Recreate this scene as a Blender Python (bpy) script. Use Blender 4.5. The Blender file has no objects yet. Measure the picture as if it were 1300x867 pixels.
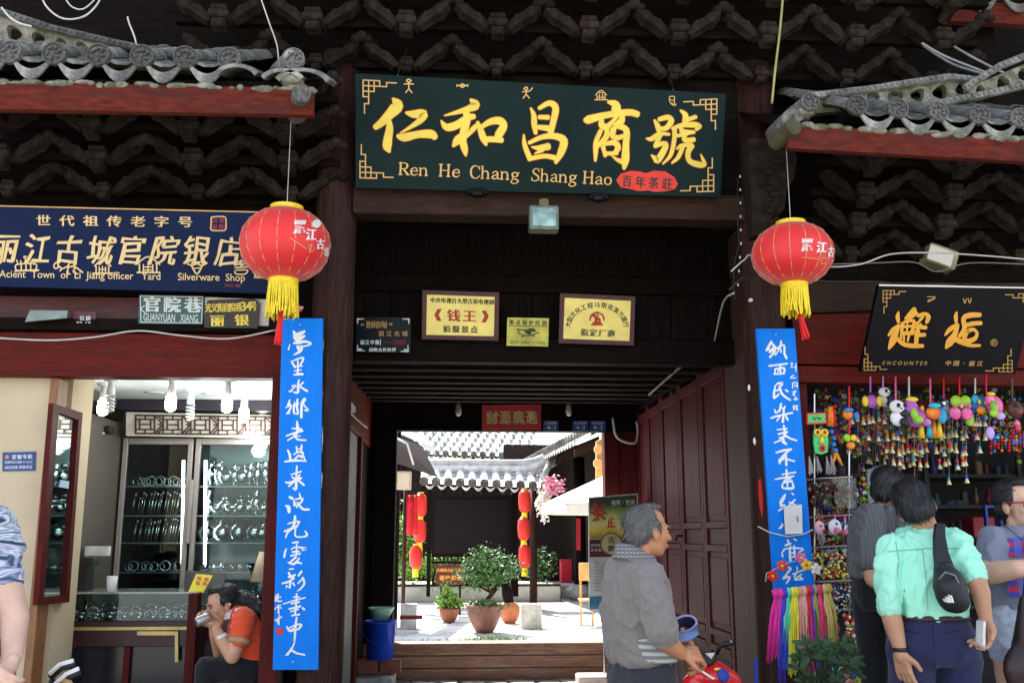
import bpy, bmesh, math, random
from math import sin, cos, pi, radians
from mathutils import Vector as V, Matrix, noise
random.seed(7)
SC = bpy.context.scene
COL = SC.collection

# ---------------------------------------------------------------- camera
YAW, PITCH, CAM = radians(3.45), radians(11.27), V((0, 0, 1.5))
FWD = V((sin(YAW)*cos(PITCH), cos(YAW)*cos(PITCH), sin(PITCH)))
RGT = V((cos(YAW), -sin(YAW), 0))
UPV = RGT.cross(FWD)
cd = bpy.data.cameras.new('camera'); cam = bpy.data.objects.new('camera', cd); COL.objects.link(cam)
cd.sensor_width = 36; cd.lens = 36*1237/1300; cd.clip_start = .05; cd.clip_end = 500
cam.matrix_world = Matrix(((RGT.x, UPV.x, -FWD.x, CAM.x), (RGT.y, UPV.y, -FWD.y, CAM.y), (RGT.z, UPV.z, -FWD.z, CAM.z), (0, 0, 0, 1)))
SC.camera = cam

# ---------------------------------------------------------------- light
SUN = V((-.22, .54, .81)).normalized()
EL = math.asin(SUN.z); AZ = math.atan2(SUN.x, SUN.y)
w = bpy.data.worlds.new('World'); SC.world = w; w.use_nodes = True
nt = w.node_tree; bg = nt.nodes['Background']
sk = nt.nodes.new('ShaderNodeTexSky'); sk.sky_type = 'NISHITA'; sk.sun_disc = False
sk.sun_elevation = EL; sk.sun_rotation = AZ; sk.dust_density = 1.5; sk.air_density = 1.0
hs0 = nt.nodes.new('ShaderNodeHueSaturation'); hs0.inputs['Saturation'].default_value = .55; nt.links.new(sk.outputs[0], hs0.inputs['Color']); nt.links.new(hs0.outputs[0], bg.inputs[0]); bg.inputs[1].default_value = .12
sl = bpy.data.lights.new('sun', 'SUN'); sl.energy = 5.0; sl.angle = radians(.5); sl.color = (1, .96, .9)
so = bpy.data.objects.new('sun', sl); COL.objects.link(so)
so.rotation_euler = (-SUN).to_track_quat('-Z', 'Y').to_euler(); so.location = (0, 0, 12)
vs = SC.view_settings; vs.view_transform = 'Standard'; vs.look = 'None'; vs.exposure = 2.0; vs.gamma = 1
SC.cycles.max_bounces = 6; SC.cycles.diffuse_bounces = 4; SC.cycles.glossy_bounces = 3; SC.cycles.transmission_bounces = 6
SC.cycles.transparent_max_bounces = 8; SC.cycles.sample_clamp_indirect = 6; SC.cycles.caustics_reflective = False; SC.cycles.caustics_refractive = False
SC.cycles.use_denoising = True

# ---------------------------------------------------------------- pixel (photo 1300 x 867) -> point on a plane of the place
def ray(px, py): return (FWD*1237 + RGT*(px-650) - UPV*(py-433.5)).normalized()
def P(px, py, Y): d = ray(px, py); return CAM + d*(Y/d.y)
def PX(px, py, X): d = ray(px, py); return CAM + d*(X/d.x)
def PZ(px, py, z=0): d = ray(px, py); return CAM + d*((z-1.5)/d.z)
def XX(px, Y): return P(px, 680, Y).x
def ZZ(py, Y, px=574): return P(px, py, Y).z
class Plane:
    def __init__(s, o, n): s.o = V(o); s.n = V(n).normalized()
    def at(s, px, py, off=0):
        d = ray(px, py); o = s.o + s.n*off
        return CAM + d*((o-CAM).dot(s.n)/d.dot(s.n))
def tilt(o, deg=0, yaw=0):
    t = radians(deg); y = radians(yaw)
    return Plane(o, (cos(t)*sin(y), -cos(t)*cos(y), -sin(t)))

# ---------------------------------------------------------------- materials
MATS = {}
def M(name, col, rough=.6, metal=0, vary=.2, scale=9, bump=.15, st=(1, 1, 1), spec=.4, emit=0, rnd=0, stain=None, stains=.35, trans=0, sheen=0, sss=0, alpha=1, coat=0):
    if name in MATS: return MATS[name]
    m = bpy.data.materials.new(name); m.use_nodes = True; n = m.node_tree.nodes; L = m.node_tree.links.new
    b = n['Principled BSDF']; col = tuple(col)
    tc = n.new('ShaderNodeTexCoord'); mp = n.new('ShaderNodeMapping'); mp.inputs['Scale'].default_value = st
    L(tc.outputs['Object'], mp.inputs[0])
    nz = n.new('ShaderNodeTexNoise'); nz.inputs['Scale'].default_value = scale; nz.inputs['Detail'].default_value = 5; nz.inputs['Roughness'].default_value = .62
    L(mp.outputs[0], nz.inputs['Vector'])
    rp = n.new('ShaderNodeValToRGB'); rp.color_ramp.elements[0].position = .32; rp.color_ramp.elements[1].position = .7
    rp.color_ramp.elements[0].color = (*[c*(1-vary) for c in col], 1); rp.color_ramp.elements[1].color = (*[min(1, c*(1+vary)) for c in col], 1)
    L(nz.outputs[0], rp.inputs[0]); out = rp.outputs[0]
    if stain:
        n2 = n.new('ShaderNodeTexNoise'); n2.inputs['Scale'].default_value = scale*.33; n2.inputs['Detail'].default_value = 8; n2.inputs['Roughness'].default_value = .7
        L(mp.outputs[0], n2.inputs['Vector'])
        r2 = n.new('ShaderNodeValToRGB'); r2.color_ramp.elements[0].position = 1-stains-.12; r2.color_ramp.elements[1].position = 1-stains+.08
        L(n2.outputs[0], r2.inputs[0])
        mx = n.new('ShaderNodeMixRGB'); L(r2.outputs[0], mx.inputs[0]); L(out, mx.inputs[1]); mx.inputs[2].default_value = (*stain, 1); out = mx.outputs[0]
    if rnd:
        oi = n.new('ShaderNodeObjectInfo'); hs = n.new('ShaderNodeHueSaturation'); mr = n.new('ShaderNodeMapRange')
        mr.inputs[3].default_value = 1-rnd; mr.inputs[4].default_value = 1+rnd
        L(oi.outputs['Random'], mr.inputs[0]); L(mr.outputs[0], hs.inputs['Value']); L(out, hs.inputs['Color']); out = hs.outputs[0]
    L(out, b.inputs['Base Color'])
    b.inputs['Roughness'].default_value = rough; b.inputs['Metallic'].default_value = metal
    b.inputs['Specular IOR Level'].default_value = spec
    if bump:
        bp = n.new('ShaderNodeBump'); bp.inputs['Strength'].default_value = min(1, bump*2); bp.inputs['Distance'].default_value = .004
        L(nz.outputs[0], bp.inputs['Height']); L(bp.outputs[0], b.inputs['Normal'])
    if emit: b.inputs['Emission Color'].default_value = (*col, 1); b.inputs['Emission Strength'].default_value = emit
    if trans: b.inputs['Transmission Weight'].default_value = trans
    if sheen: b.inputs['Sheen Weight'].default_value = sheen
    if coat: b.inputs['Coat Weight'].default_value = coat; b.inputs['Coat Roughness'].default_value = .15
    if sss: b.inputs['Subsurface Weight'].default_value = sss; b.inputs['Subsurface Radius'].default_value = (.01, .004, .002); b.inputs['Subsurface Scale'].default_value = .5
    MATS[name] = m; return m
def glassmat(name, a=.12, col=(.8, .9, .9)):
    if name in MATS: return MATS[name]
    m = bpy.data.materials.new(name); m.use_nodes = True; n = m.node_tree.nodes; L = m.node_tree.links.new
    out = n['Material Output']; n.remove(n['Principled BSDF'])
    t = n.new('ShaderNodeBsdfTransparent'); g = n.new('ShaderNodeBsdfGlossy'); g.inputs['Roughness'].default_value = .03
    fr = n.new('ShaderNodeFresnel'); fr.inputs[0].default_value = 1.5; mx = n.new('ShaderNodeMixShader')
    t.inputs[0].default_value = (*col, 1); L(fr.outputs[0], mx.inputs[0]); L(t.outputs[0], mx.inputs[1]); L(g.outputs[0], mx.inputs[2]); L(mx.outputs[0], out.inputs[0])
    MATS[name] = m; return m
WX, WY, WZ = (1.2, 14, 14), (14, 1.2, 14), (14, 14, 1.2)
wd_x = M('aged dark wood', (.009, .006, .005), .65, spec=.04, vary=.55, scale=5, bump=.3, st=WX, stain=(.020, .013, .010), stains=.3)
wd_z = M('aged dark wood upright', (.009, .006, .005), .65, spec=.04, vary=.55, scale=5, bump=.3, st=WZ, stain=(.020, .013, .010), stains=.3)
wb_x = M('brown beam wood', (.040, .020, .012), .6, spec=.12, vary=.5, scale=6, bump=.35, st=WX, stain=(.03, .018, .012), stains=.4)
wb_z = M('brown column wood', (.036, .015, .011), .55, spec=.12, vary=.5, scale=6, bump=.35, st=WZ, stain=(.085, .048, .034), stains=.34)
wr_x = M('red lacquered wood', (.125, .012, .008), .55, spec=.1, vary=.35, scale=4, bump=.12, st=WX, stain=(.07, .012, .008), stains=.42)
wr_z = M('red lacquered wood upright', (.095, .011, .010), .55, spec=.1, vary=.35, scale=4, bump=.12, st=WZ, stain=(.06, .012, .009), stains=.4)
door_m = M('dark red door wood', (.105, .018, .018), .5, spec=.12, vary=.35, scale=5, bump=.15, st=WZ, stain=(.155, .060, .052), stains=.28)
fasc = M('red painted fascia', (.12, .022, .014), .85, spec=.08, vary=.4, scale=4, bump=.3, st=(2.5, 14, 9), stain=(.07, .022, .018), stains=.42)
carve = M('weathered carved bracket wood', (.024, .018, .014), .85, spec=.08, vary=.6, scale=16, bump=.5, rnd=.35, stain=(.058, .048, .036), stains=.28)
tile_m = M('grey clay tile', (.15, .148, .14), .85, vary=.5, scale=18, bump=.6, rnd=.35, stain=(.40, .39, .34), stains=.36, spec=.15)
tile_end = M('carved tile end', (.13, .128, .12), .9, vary=.6, scale=60, bump=.9, rnd=.3, spec=.1)
lime = M('lime mortar', (.34, .32, .27), .95, vary=.45, scale=22, bump=.9, stain=(.10, .11, .06), stains=.5, spec=.1)
gold = M('gold leaf paint', (.83, .62, .06), .4, vary=.08, bump=.05, spec=.5)
gold_o = M('dull gold paint', (.72, .42, .13), .45, vary=.2, bump=.05)
red_o = M('red outline paint', (.55, .08, .01), .5, vary=.1, bump=0)
white = M('white paint', (.8, .8, .78), .5, vary=.06, bump=0)
black = M('black paint', (.012, .012, .013), .45, vary=.2, bump=.05)
steel = M('steel', (.6, .6, .6), .3, 1, vary=.1, bump=.05)
silver = M('polished silver', (.78, .79, .78), .16, 1, vary=.1, bump=.05, rnd=.12)
brass = M('brass', (.75, .55, .25), .3, 1, vary=.2, bump=.1)
cable_w = M('pale cable sheath', (.55, .53, .5), .6, vary=.15, bump=0)
cable_b = M('black cable sheath', (.02, .02, .02), .5, vary=.1, bump=0)
cream = M('cream wall paint', (.62, .50, .33), .7, vary=.07, scale=3, bump=.06, stain=(.5, .42, .3), stains=.3)
paper = M('paper', (.7, .68, .62), .8, vary=.1, scale=6, bump=.1)
glass = glassmat('window glass')

# ---------------------------------------------------------------- mesh builder
class MB:
    def __init__(s): s.v = []; s.f = []
    def add(s, vs_, fs): o = len(s.v); s.v += [V(x) for x in vs_]; s.f += [tuple(i+o for i in f) for f in fs]; return s
    def box(s, c, d, m=None):
        c = V(c); d = V(d)/2; pts = [V((x*d.x, y*d.y, z*d.z)) for x in (-1, 1) for y in (-1, 1) for z in (-1, 1)]
        if m: pts = [m @ p for p in pts]
        return s.add([c+p for p in pts], [(0, 1, 3, 2), (4, 6, 7, 5), (0, 4, 5, 1), (2, 3, 7, 6), (0, 2, 6, 4), (1, 5, 7, 3)])
    def bb(s, x0, x1, y0, y1, z0, z1): return s.box(((x0+x1)/2, (y0+y1)/2, (z0+z1)/2), (abs(x1-x0), abs(y1-y0), abs(z1-z0)))
    def prism(s, pts, d):
        n = len(pts); pts = [V(p) for p in pts]; d = V(d)
        return s.add(pts+[p+d for p in pts], [tuple(range(n)), tuple(range(2*n-1, n-1, -1))]+[(i, i+n, (i+1) % n+n, (i+1) % n) for i in range(n)])
    def rings(s, R, cap=True, close=True):
        o = len(s.v); n = len(R[0])
        for r in R: s.v += [V(p) for p in r]
        for k in range(len(R)-1):
            for i in range(n if close else n-1):
                j = (i+1) % n; s.f.append((o+k*n+i, o+k*n+j, o+(k+1)*n+j, o+(k+1)*n+i))
        if cap: s.f.append(tuple(o+i for i in reversed(range(n)))); s.f.append(tuple(o+(len(R)-1)*n+i for i in range(n)))
        return s
    def tube(s, pts, r, n=8, cap=True):
        pts = [V(p) for p in pts]; R = []; rr = r if hasattr(r, '__len__') else [r]*len(pts); up = None
        for i, p in enumerate(pts):
            t = (pts[min(i+1, len(pts)-1)]-pts[max(i-1, 0)]).normalized()
            if up is None: up = t.orthogonal().normalized()
            up = (up - t*up.dot(t)).normalized() if (up - t*up.dot(t)).length > 1e-6 else t.orthogonal().normalized()
            q = t.cross(up); R.append([p+(up*cos(2*pi*k/n)+q*sin(2*pi*k/n))*rr[i] for k in range(n)])
        return s.rings(R, cap)
    def lathe(s, prof, c=(0, 0, 0), n=16, ax=(0, 0, 1), cap=True, sq=1):
        c = V(c); ax = V(ax).normalized(); u = ax.orthogonal().normalized() if abs(ax.z) < .99 else V((1, 0, 0)); q = ax.cross(u)
        return s.rings([[c+ax*z+(u*cos(2*pi*k/n)+q*sin(2*pi*k/n)*sq)*max(r, 1e-4) for k in range(n)] for r, z in prof], cap)
    def ell(s, c, r, m=None, n=12, k=8):
        c = V(c); r = V(r) if hasattr(r, '__len__') else V((r, r, r)); R = []
        for a in range(k+1):
            t = pi*a/k; t = min(max(t, .06), pi-.06); ring = []
            for b in range(n):
                p = V((r.x*sin(t)*cos(2*pi*b/n), r.y*sin(t)*sin(2*pi*b/n), -r.z*cos(t))); ring.append(c+(m @ p if m else p))
            R.append(ring)
        return s.rings(R)
    def cap(s, p0, r0, p1, r1, n=10):
        p0 = V(p0); p1 = V(p1); t = (p1-p0); t = t.normalized() if t.length > 1e-6 else V((0, 0, 1)); u = t.orthogonal().normalized(); q = t.cross(u); R = []
        for p, r, A in ((p0, r0, (-86, -60, -30, 0)), (p1, r1, (0, 30, 60, 86))):
            for a in A:
                a = radians(a); R.append([p+t*r*sin(a)+(u*cos(2*pi*k/n)+q*sin(2*pi*k/n))*r*cos(a) for k in range(n)])
        return s.rings(R)
    def poly(s, pts): return s.add(pts, [tuple(range(len(pts)))])
    def mesh(s, name='mesh', fix=True):
        me = bpy.data.meshes.new(name); me.from_pydata([tuple(x) for x in s.v], [], s.f); me.update()
        if fix:
            bm = bmesh.new(); bm.from_mesh(me); bmesh.ops.recalc_face_normals(bm, faces=bm.faces); bm.to_mesh(me); bm.free()
        return me
    def build(s, name, mat, parent=None, smooth=False, bevel=0, label=None, kind=None, fix=True):
        return link(name, s.mesh(name, fix), mat, parent, smooth, bevel, label, kind)
def link(name, me, mat, parent=None, smooth=False, bevel=0, label=None, kind=None):
    if mat and not me.materials: me.materials.append(mat)
    if smooth:
        for p in me.polygons: p.use_smooth = True
    o = bpy.data.objects.new(name, me); COL.objects.link(o)
    if bevel:
        b = o.modifiers.new('bevel', 'BEVEL'); b.width = bevel; b.segments = 2; b.limit_method = 'ANGLE'
    if smooth == 'a':
        for p in me.polygons: p.use_smooth = True
        try: me.set_sharp_from_angle(angle=radians(40))
        except Exception: pass
    if parent: adopt(o, parent)
    if label: o['label'] = label
    if kind: o['kind'] = kind
    elif parent and name in ('lettering', 'ornament', 'seal_lettering', 'ink_mark'): o['kind'] = 'stuff'
    return o
WORLD = {}
def wm(o):
    if o.parent is None: return Matrix.LocRotScale(o.location, o.rotation_euler.to_quaternion() if o.rotation_mode != 'QUATERNION' else o.rotation_quaternion, o.scale)
    return wm(o.parent) @ o.matrix_parent_inverse @ Matrix.LocRotScale(o.location, o.rotation_euler, o.scale)
def adopt(o, p): o.parent = p; o.matrix_parent_inverse = wm(p).inverted()
def tag(o, label, cat, group=None, kind=None):
    o['label'] = label; o['category'] = cat
    if group: o['group'] = group
    if kind: o['kind'] = kind
    return o
def thing(name, label, cat, loc=(0, 0, 0), group=None):
    o = bpy.data.objects.new(name, None); o.empty_display_size = .1; COL.objects.link(o); o.location = loc
    return tag(o, label, cat, group)
def dup(o, delta=(0, 0, 0), label=None, rot=None, scale=None, mats=None, depth=0, parent=None):
    c = o.copy(); COL.objects.link(c)
    if parent: c.parent = parent
    if depth == 0:
        c.location = o.location + V(delta)
        if rot: c.rotation_euler = rot
        if scale: c.scale = (scale,)*3 if not hasattr(scale, '__len__') else scale
        if label: c['label'] = label
    for ch in o.children: 
        d = dup(ch, depth=depth+1, parent=c)
        if mats and ch.name.split('.')[0] in mats:
            if d.data.materials:
                d.material_slots[0].link = 'OBJECT'; d.material_slots[0].material = mats[ch.name.split('.')[0]]
    return c
def struct(name, mb, mat, smooth=False, bevel=0, label=None):
    o = mb.build(name, mat, None, smooth, bevel); o['kind'] = 'structure'
    if label: o['label'] = label
    return o

ORDW = 'first second third fourth fifth sixth seventh eighth ninth tenth eleventh twelfth thirteenth fourteenth fifteenth sixteenth seventeenth eighteenth nineteenth twentieth'.split()+['twenty '+x for x in 'first second third fourth fifth sixth seventh eighth ninth'.split()]+['thirtieth']
# ---------------------------------------------------------------- writing
_tc = bpy.data.curves.new('writing', 'FONT'); _to = bpy.data.objects.new('writing', _tc); COL.objects.link(_to)
_tc.resolution_u = 3
GL = {}
def glyph(ch, bold=0, ital=0):
    k = (ch, bold, ital)
    if k not in GL:
        _tc.body = ch; _tc.offset = bold; _tc.shear = ital; bpy.context.view_layer.update()
        me = bpy.data.meshes.new_from_object(_to.evaluated_get(bpy.context.evaluated_depsgraph_get()))
        vs_ = [(v.co.x, v.co.y) for v in me.vertices]; fs = [tuple(p.vertices) for p in me.polygons]; bpy.data.meshes.remove(me)
        GL[k] = (vs_, fs)
    return GL[k]
def text_cells(mb, at, s, p0, p1, h, w=None, bold=.01, ital=0, warp=0, seed=0):
    """each character centred in its own cell from p0 to p1 (centres, photo pixels), h tall, w wide"""
    thick = bold*3 if bold > .011 else 0; bold = min(bold, .006)
    n = len(s); p0 = V((*p0, 0)); p1 = V((*p1, 0)); d = (p1-p0).normalized() if (p1-p0).length > 0 else V((1, 0, 0))
    vert = abs(d.y) > abs(d.x); ex = V((1, 0, 0)) if vert else d; ey = V((d.y*0, -1, 0)) if vert else V((d.y, -d.x, 0))
    if vert: ex = V((1, d.x*0, 0))
    for i, ch in enumerate(s):
        if ch == ' ': continue
        c = p0.lerp(p1, i/max(1, n-1)) if n > 1 else p0
        vs_, fs = glyph(ch, bold, ital)
        if not vs_: continue
        xs = [a for a, b in vs_]; ys = [b for a, b in vs_]; cx = (min(xs)+max(xs))/2; cy = (min(ys)+max(ys))/2
        cj = ord(ch) > 0x2e80
        S = h/.92 if cj else h/.73; W = (w or h)/.92 if cj else S
        if cj: cy = .37 if max(ys)-min(ys) > .45 else cy
        rep = [(0, 0)] if thick <= 0 else [(-thick*h*.5, 0), (thick*h*.5, .00012)]
        pts = []
        for a, b in vs_:
            x = (a-cx)*W; y = (b-cy)*S
            if warp:
                q = V((a*2.2+seed+i*3.1, b*2.2, i*1.7)); x += warp*h*noise.noise(q); y += warp*h*noise.noise(q+V((9, 5, 2)))
            pts.append(c+ex*x+ey*y)
        for dx, dz in rep:
            W3 = [at(p.x+dx, p.y) for p in pts]; mb.add([q+(CAM-q)*dz for q in W3], fs)
def text_line(mb, at, s, p0, p1, h, bold=.008, ital=0):
    """a whole line, baseline p0 -> p1, cap height h"""
    bold = min(bold, .006); vs_, fs = glyph(s, bold, ital); xs = [a for a, b in vs_]; x0, x1 = min(xs), max(xs)
    p0 = V((*p0, 0)); p1 = V((*p1, 0)); d = (p1-p0); ex = d.normalized(); ey = V((ex.y, -ex.x, 0)); pts = []
    for a, b in vs_:
        p = p0+d*((a-x0)/(x1-x0))+ey*(b/.73*h); pts.append(at(p.x, p.y))
    mb.add(pts, fs)
def stroke_pts(st):
    pts = [tuple(float(q) for q in s.split(',')) for s in st.split()]
    if len(pts) < 3: pts = [pts[0], tuple((a+b)/2 for a, b in zip(pts[0], pts[-1])), pts[-1]]
    out = []
    for i in range(len(pts)-1):
        a, b, c, d = pts[max(i-1, 0)], pts[i], pts[i+1], pts[min(i+2, len(pts)-1)]
        for k in range(4):
            t = k/4; out.append(tuple(.5*((2*q1)+(-q0+q2)*t+(2*q0-5*q1+4*q2-q3)*t*t+(-q0+3*q1-3*q2+q3)*t**3) for q0, q1, q2, q3 in zip(a, b, c, d)))
    out.append(pts[-1]); return out
def brush(mb, plane, off, strokes, org, s, grow=0, fx=None, dz=.00025):
    for si, st in enumerate(strokes.split('|')):
        pts = stroke_pts(st); o = off+si*dz; L, R = [], []
        for i, (x, y, wd) in enumerate(pts):
            a = pts[max(i-1, 0)]; b = pts[min(i+1, len(pts)-1)]; dx, dy = b[0]-a[0], b[1]-a[1]; l = math.hypot(dx, dy) or 1
            nx, ny = -dy/l, dx/l; hw = max(wd, 1)/2+grow; L.append((x+nx*hw, y+ny*hw)); R.append((x-nx*hw, y-ny*hw))
        def tip(p, q, e):
            dx, dy = p[0]-q[0], p[1]-q[1]; l = math.hypot(dx, dy) or 1; dx /= l; dy /= l; hw = max(p[2], 1)/2+grow
            return [(p[0]+hw*(dx*cos(t)*.75-dy*sin(t)*e), p[1]+hw*(dy*cos(t)*.75+dx*sin(t)*e)) for t in (-.9, -.35, .35, .9)]
        mp = (lambda p: fx(p[0], p[1], o)) if fx else (lambda p: plane.at(org[0]+p[0]/s, org[1]+p[1]/s, o))
        n = len(pts); W = [mp(p) for p in L]+[mp(p) for p in R]
        mb.add(W, [(i, i+1, n+i+1, n+i) for i in range(n-1)])
        for p, q, l_, r_, e in ((pts[0], pts[1], L[0], R[0], -1), (pts[-1], pts[-2], L[-1], R[-1], 1)):
            t = tip(p, q, e); c = [mp(x) for x in ([l_]+sorted(t, key=lambda z: math.hypot(z[0]-l_[0], z[1]-l_[1]))+[r_])]; mb.add(c, [tuple(range(6))])
FONT_SERIF = {
 'R': (88, '20,0,12 20,100,12|20,97,5 55,97,6 72,85,11 72,65,11 55,51,6 20,50,5|44,50,8 62,25,12 80,4,12|5,2,4 38,2,4|5,98,4 30,98,4|70,2,4 96,2,4'),
 'H': (100, '20,0,12 20,100,12|80,0,12 80,100,12|20,50,5 80,50,5|5,2,4 35,2,4|5,98,4 35,98,4|65,2,4 95,2,4|65,98,4 95,98,4'),
 'C': (92, '86,72,5 75,93,5 50,100,6 26,88,11 15,50,13 26,12,11 50,0,6 75,6,6 88,24,4|86,99,3 86,70,4'),
 'S': (80, '72,78,4 62,96,5 42,100,6 22,82,10 30,62,12 50,50,13 68,36,12 70,14,10 45,0,6 22,5,5 12,26,4|72,99,3 72,74,4|12,0,3 12,28,4'),
 'e': (72, '18,34,5 66,34,5|66,36,7 58,56,8 42,62,5 22,50,10 16,30,11 24,8,10 44,0,6 68,14,4'),
 'n': (84, '18,0,10 18,62,10|18,46,4 36,60,6 56,58,9 64,40,10 64,0,10|6,2,4 30,2,4|52,2,4 78,2,4|6,61,4 18,61,4'),
 'h': (84, '18,0,10 18,100,10|18,46,4 36,60,6 56,58,9 64,40,10 64,0,10|6,2,4 30,2,4|52,2,4 78,2,4|6,99,4 18,99,4'),
 'a': (74, '16,48,7 36,62,5 54,55,9 58,38,10 58,8,9 74,3,5|58,38,5 32,30,6 14,15,10 30,0,7 56,10,4'),
 'g': (76, '40,62,5 20,52,9 20,36,9 40,26,5 60,36,9 60,52,9 40,62,5|30,28,5 20,14,6 54,4,9 70,-10,8 42,-30,5 12,-20,8 22,2,5|58,58,4 76,62,4'),
 'o': (78, '42,62,5 20,50,10 15,31,11 20,12,10 42,0,5 62,12,10 68,31,11 62,50,10 42,62,5')}
def serif(mb, plane, off, s, p0, p1, h, grow=0):
    """letters h pixels tall; p0/p1 = start and end of the baseline"""
    tot = sum(FONT_SERIF[c][0] if c in FONT_SERIF else 60 for c in s); d = V((p1[0]-p0[0], p1[1]-p0[1])); L = d.length; d /= L; x = 0
    for c in s:
        if c in FONT_SERIF:
            def fx(a, b, o, x=x):
                t = (x+a)/tot*L; return plane.at(p0[0]+d.x*t+d.y*b/100*h, p0[1]+d.y*t-d.x*b/100*h, o)
            brush(mb, plane, off, FONT_SERIF[c][1], None, 1, grow, fx)
            x += FONT_SERIF[c][0]
        else: x += 60
def slab(plane, corners, thick, off=0):
    """board whose front face has these photo corners (TL, TR, BR, BL)"""
    return MB().prism([plane.at(x, y, off) for x, y in corners], plane.n*-thick)
FRET = ['24,1 17,1 17,4 12,4 12,0 0,0 0,12 4,12 4,17 1,17 1,24', '4,0 4,8 0,8', '8,0 8,4 0,4', '8,4 12,4', '4,8 4,12', '4,8 8,8 8,0']
def fret(mb, plane, off, org, sx, sy, r=.5, k=0):
    for si, l in enumerate(FRET):
        pts = [tuple(float(q) for q in s.split(',')) for s in l.split()]
        for j in range(len(pts)-1):
            (a, b), (c, d) = pts[j], pts[j+1]; x0, x1 = sorted((a, c)); y0, y1 = sorted((b, d)); x0 -= r; x1 += r; y0 -= r; y1 += r
            mb.add([plane.at(org[0]+x*sx, org[1]+y*sy+k*x*sx, off+(si*12+j)*.00006) for x, y in ((x0, y0), (x1, y0), (x1, y1), (x0, y1))], [(0, 1, 2, 3)])

# ---------------------------------------------------------------- soft bodies: overlapping closed forms grown into one surface
def blob(name, mb, mat, parent=None, voxel=.012, smooth=4, fold=0, freq=(9, 9, 9), fix=None, label=None, dec=0):
    me = mb.mesh(name); o = bpy.data.objects.new('t', me); COL.objects.link(o)
    r = o.modifiers.new('r', 'REMESH'); r.mode = 'VOXEL'; r.voxel_size = voxel
    s = o.modifiers.new('s', 'SMOOTH'); s.iterations = smooth; s.factor = .5
    bpy.context.view_layer.update()
    m2 = bpy.data.meshes.new_from_object(o.evaluated_get(bpy.context.evaluated_depsgraph_get()))
    bpy.data.objects.remove(o); bpy.data.meshes.remove(me); m2.name = name
    if fold:
        fr = V(freq); fold = fold*.8; nn = [v.normal.copy() for v in m2.vertices]
        for v, n in zip(m2.vertices, nn):
            q = V((v.co.x*fr.x, v.co.y*fr.y, v.co.z*fr.z)); a = noise.noise(q); b = noise.noise(q*2.1+V((5, 1, 3)))
            c3 = noise.noise(V((q.z*1.3+q.x*.6, q.x*1.1-q.z*.4, q.y))*1.1+V((2, 7, 1))); v.co += n*fold*(max(0, 1-abs(a)*4)*1.3+max(0, 1-abs(c3)*5)*1.1+b*.5-.6)
    if fix: fix(m2)
    m2.update(); m2.materials.clear()
    return link(name, m2, mat, parent, True, 0, label)

from mathutils.bvhtree import BVHTree
def surf(o): me = o.data; return BVHTree.FromPolygons([v.co.copy() for v in me.vertices], [tuple(p.vertices) for p in me.polygons])
def seam(o, pts, mat, r=.0022, name='seam', n=14):
    b = surf(o); out = []
    for i in range(len(pts)-1):
        for k in range(n):
            q = V(pts[i]).lerp(V(pts[i+1]), k/n); d = (q-CAM).normalized(); hit = b.ray_cast(q-d*.6, d); 
            if hit[0]: out.append(hit[0]-d*.0012)
    if len(out) > 3: return MB().tube(out, r, 4).build(name, mat, o, True)
def strands(o, crown, n, L, mat, down=.35, w=.0024, seed=1, lift=.0035, zmin=None):
    rnd = random.Random(seed); me = o.data; P_ = [p for p in me.polygons]; m = MB(); crown = V(crown); cen = sum((v.co for v in me.vertices), V())/len(me.vertices)
    for _ in range(n):
        p = rnd.choice(P_); c = p.center.copy(); nn = (p.normal+V((rnd.uniform(-.2, .2), rnd.uniform(-.2, .2), rnd.uniform(-.2, .2)))).normalized()
        t = c-crown+V((rnd.uniform(-.02, .02), rnd.uniform(-.02, .02), -down*.08)); t = t-nn*t.dot(nn)
        if t.length < 1e-4: continue
        t.normalize(); s_ = t.cross(nn).normalized(); l = L*rnd.uniform(.6, 1.3); a = c-nn*.001; out = [a]
        d = t.copy()
        for k in range(3): a = a+d*l/3+nn*lift*(1.2 if k == 0 else .1)*rnd.uniform(.2, 1); d = (d+V((0, 0, -down*.5))).normalized(); rel = a-cen; out.append(a)
        ws = (w, w*.9, w*.7, w*.15); v = [];
        for q, ww in zip(out, ws): v += [q-s_*ww/2, q+s_*ww/2]
        m.add(v, [(0, 1, 3, 2), (2, 3, 5, 4), (4, 5, 7, 6)])
    return m.build('hair_strands', mat, o, fix=False, kind='stuff')

# ================================================================ the ground
asph = M('street stone', (.30, .29, .27), .75, vary=.3, scale=3, bump=.4, stain=(.2, .19, .17), stains=.4)
mb = MB(); mb.bb(-60, 60, -60, 60, -.3, -.03)
struct('ground', mb, asph, label='grey stone ground of the lane')
flag = M('pale flagstone', (.42, .42, .40), .7, vary=.35, scale=9, bump=.4, rnd=.25, stain=(.2, .2, .19), stains=.35)
joint = M('dark joint earth', (.06, .055, .045), .95, vary=.3, scale=20, bump=.5)
pas = struct('passage_floor', MB().bb(-1.2, 2.6, 5.6, 11.3, -.029, -.012), joint)
def inst(name, me, mat4, parent=None, mat=None, label=None):
    o = bpy.data.objects.new(name, me); COL.objects.link(o)
    if mat and not me.materials: me.materials.append(mat)
    if parent: o.parent = parent; o.matrix_parent_inverse = wm(parent).inverted()
    o.matrix_basis = mat4
    if label: o['label'] = label
    return o
def T(p, rz=0, s=1, rx=0, ry=0): return Matrix.Translation(V(p)) @ Matrix.Rotation(rz, 4, 'Z') @ Matrix.Rotation(rx, 4, 'X') @ Matrix.Rotation(ry, 4, 'Y') @ Matrix.Diagonal((*(s if hasattr(s, '__len__') else (s, s, s)), 1))
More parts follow.
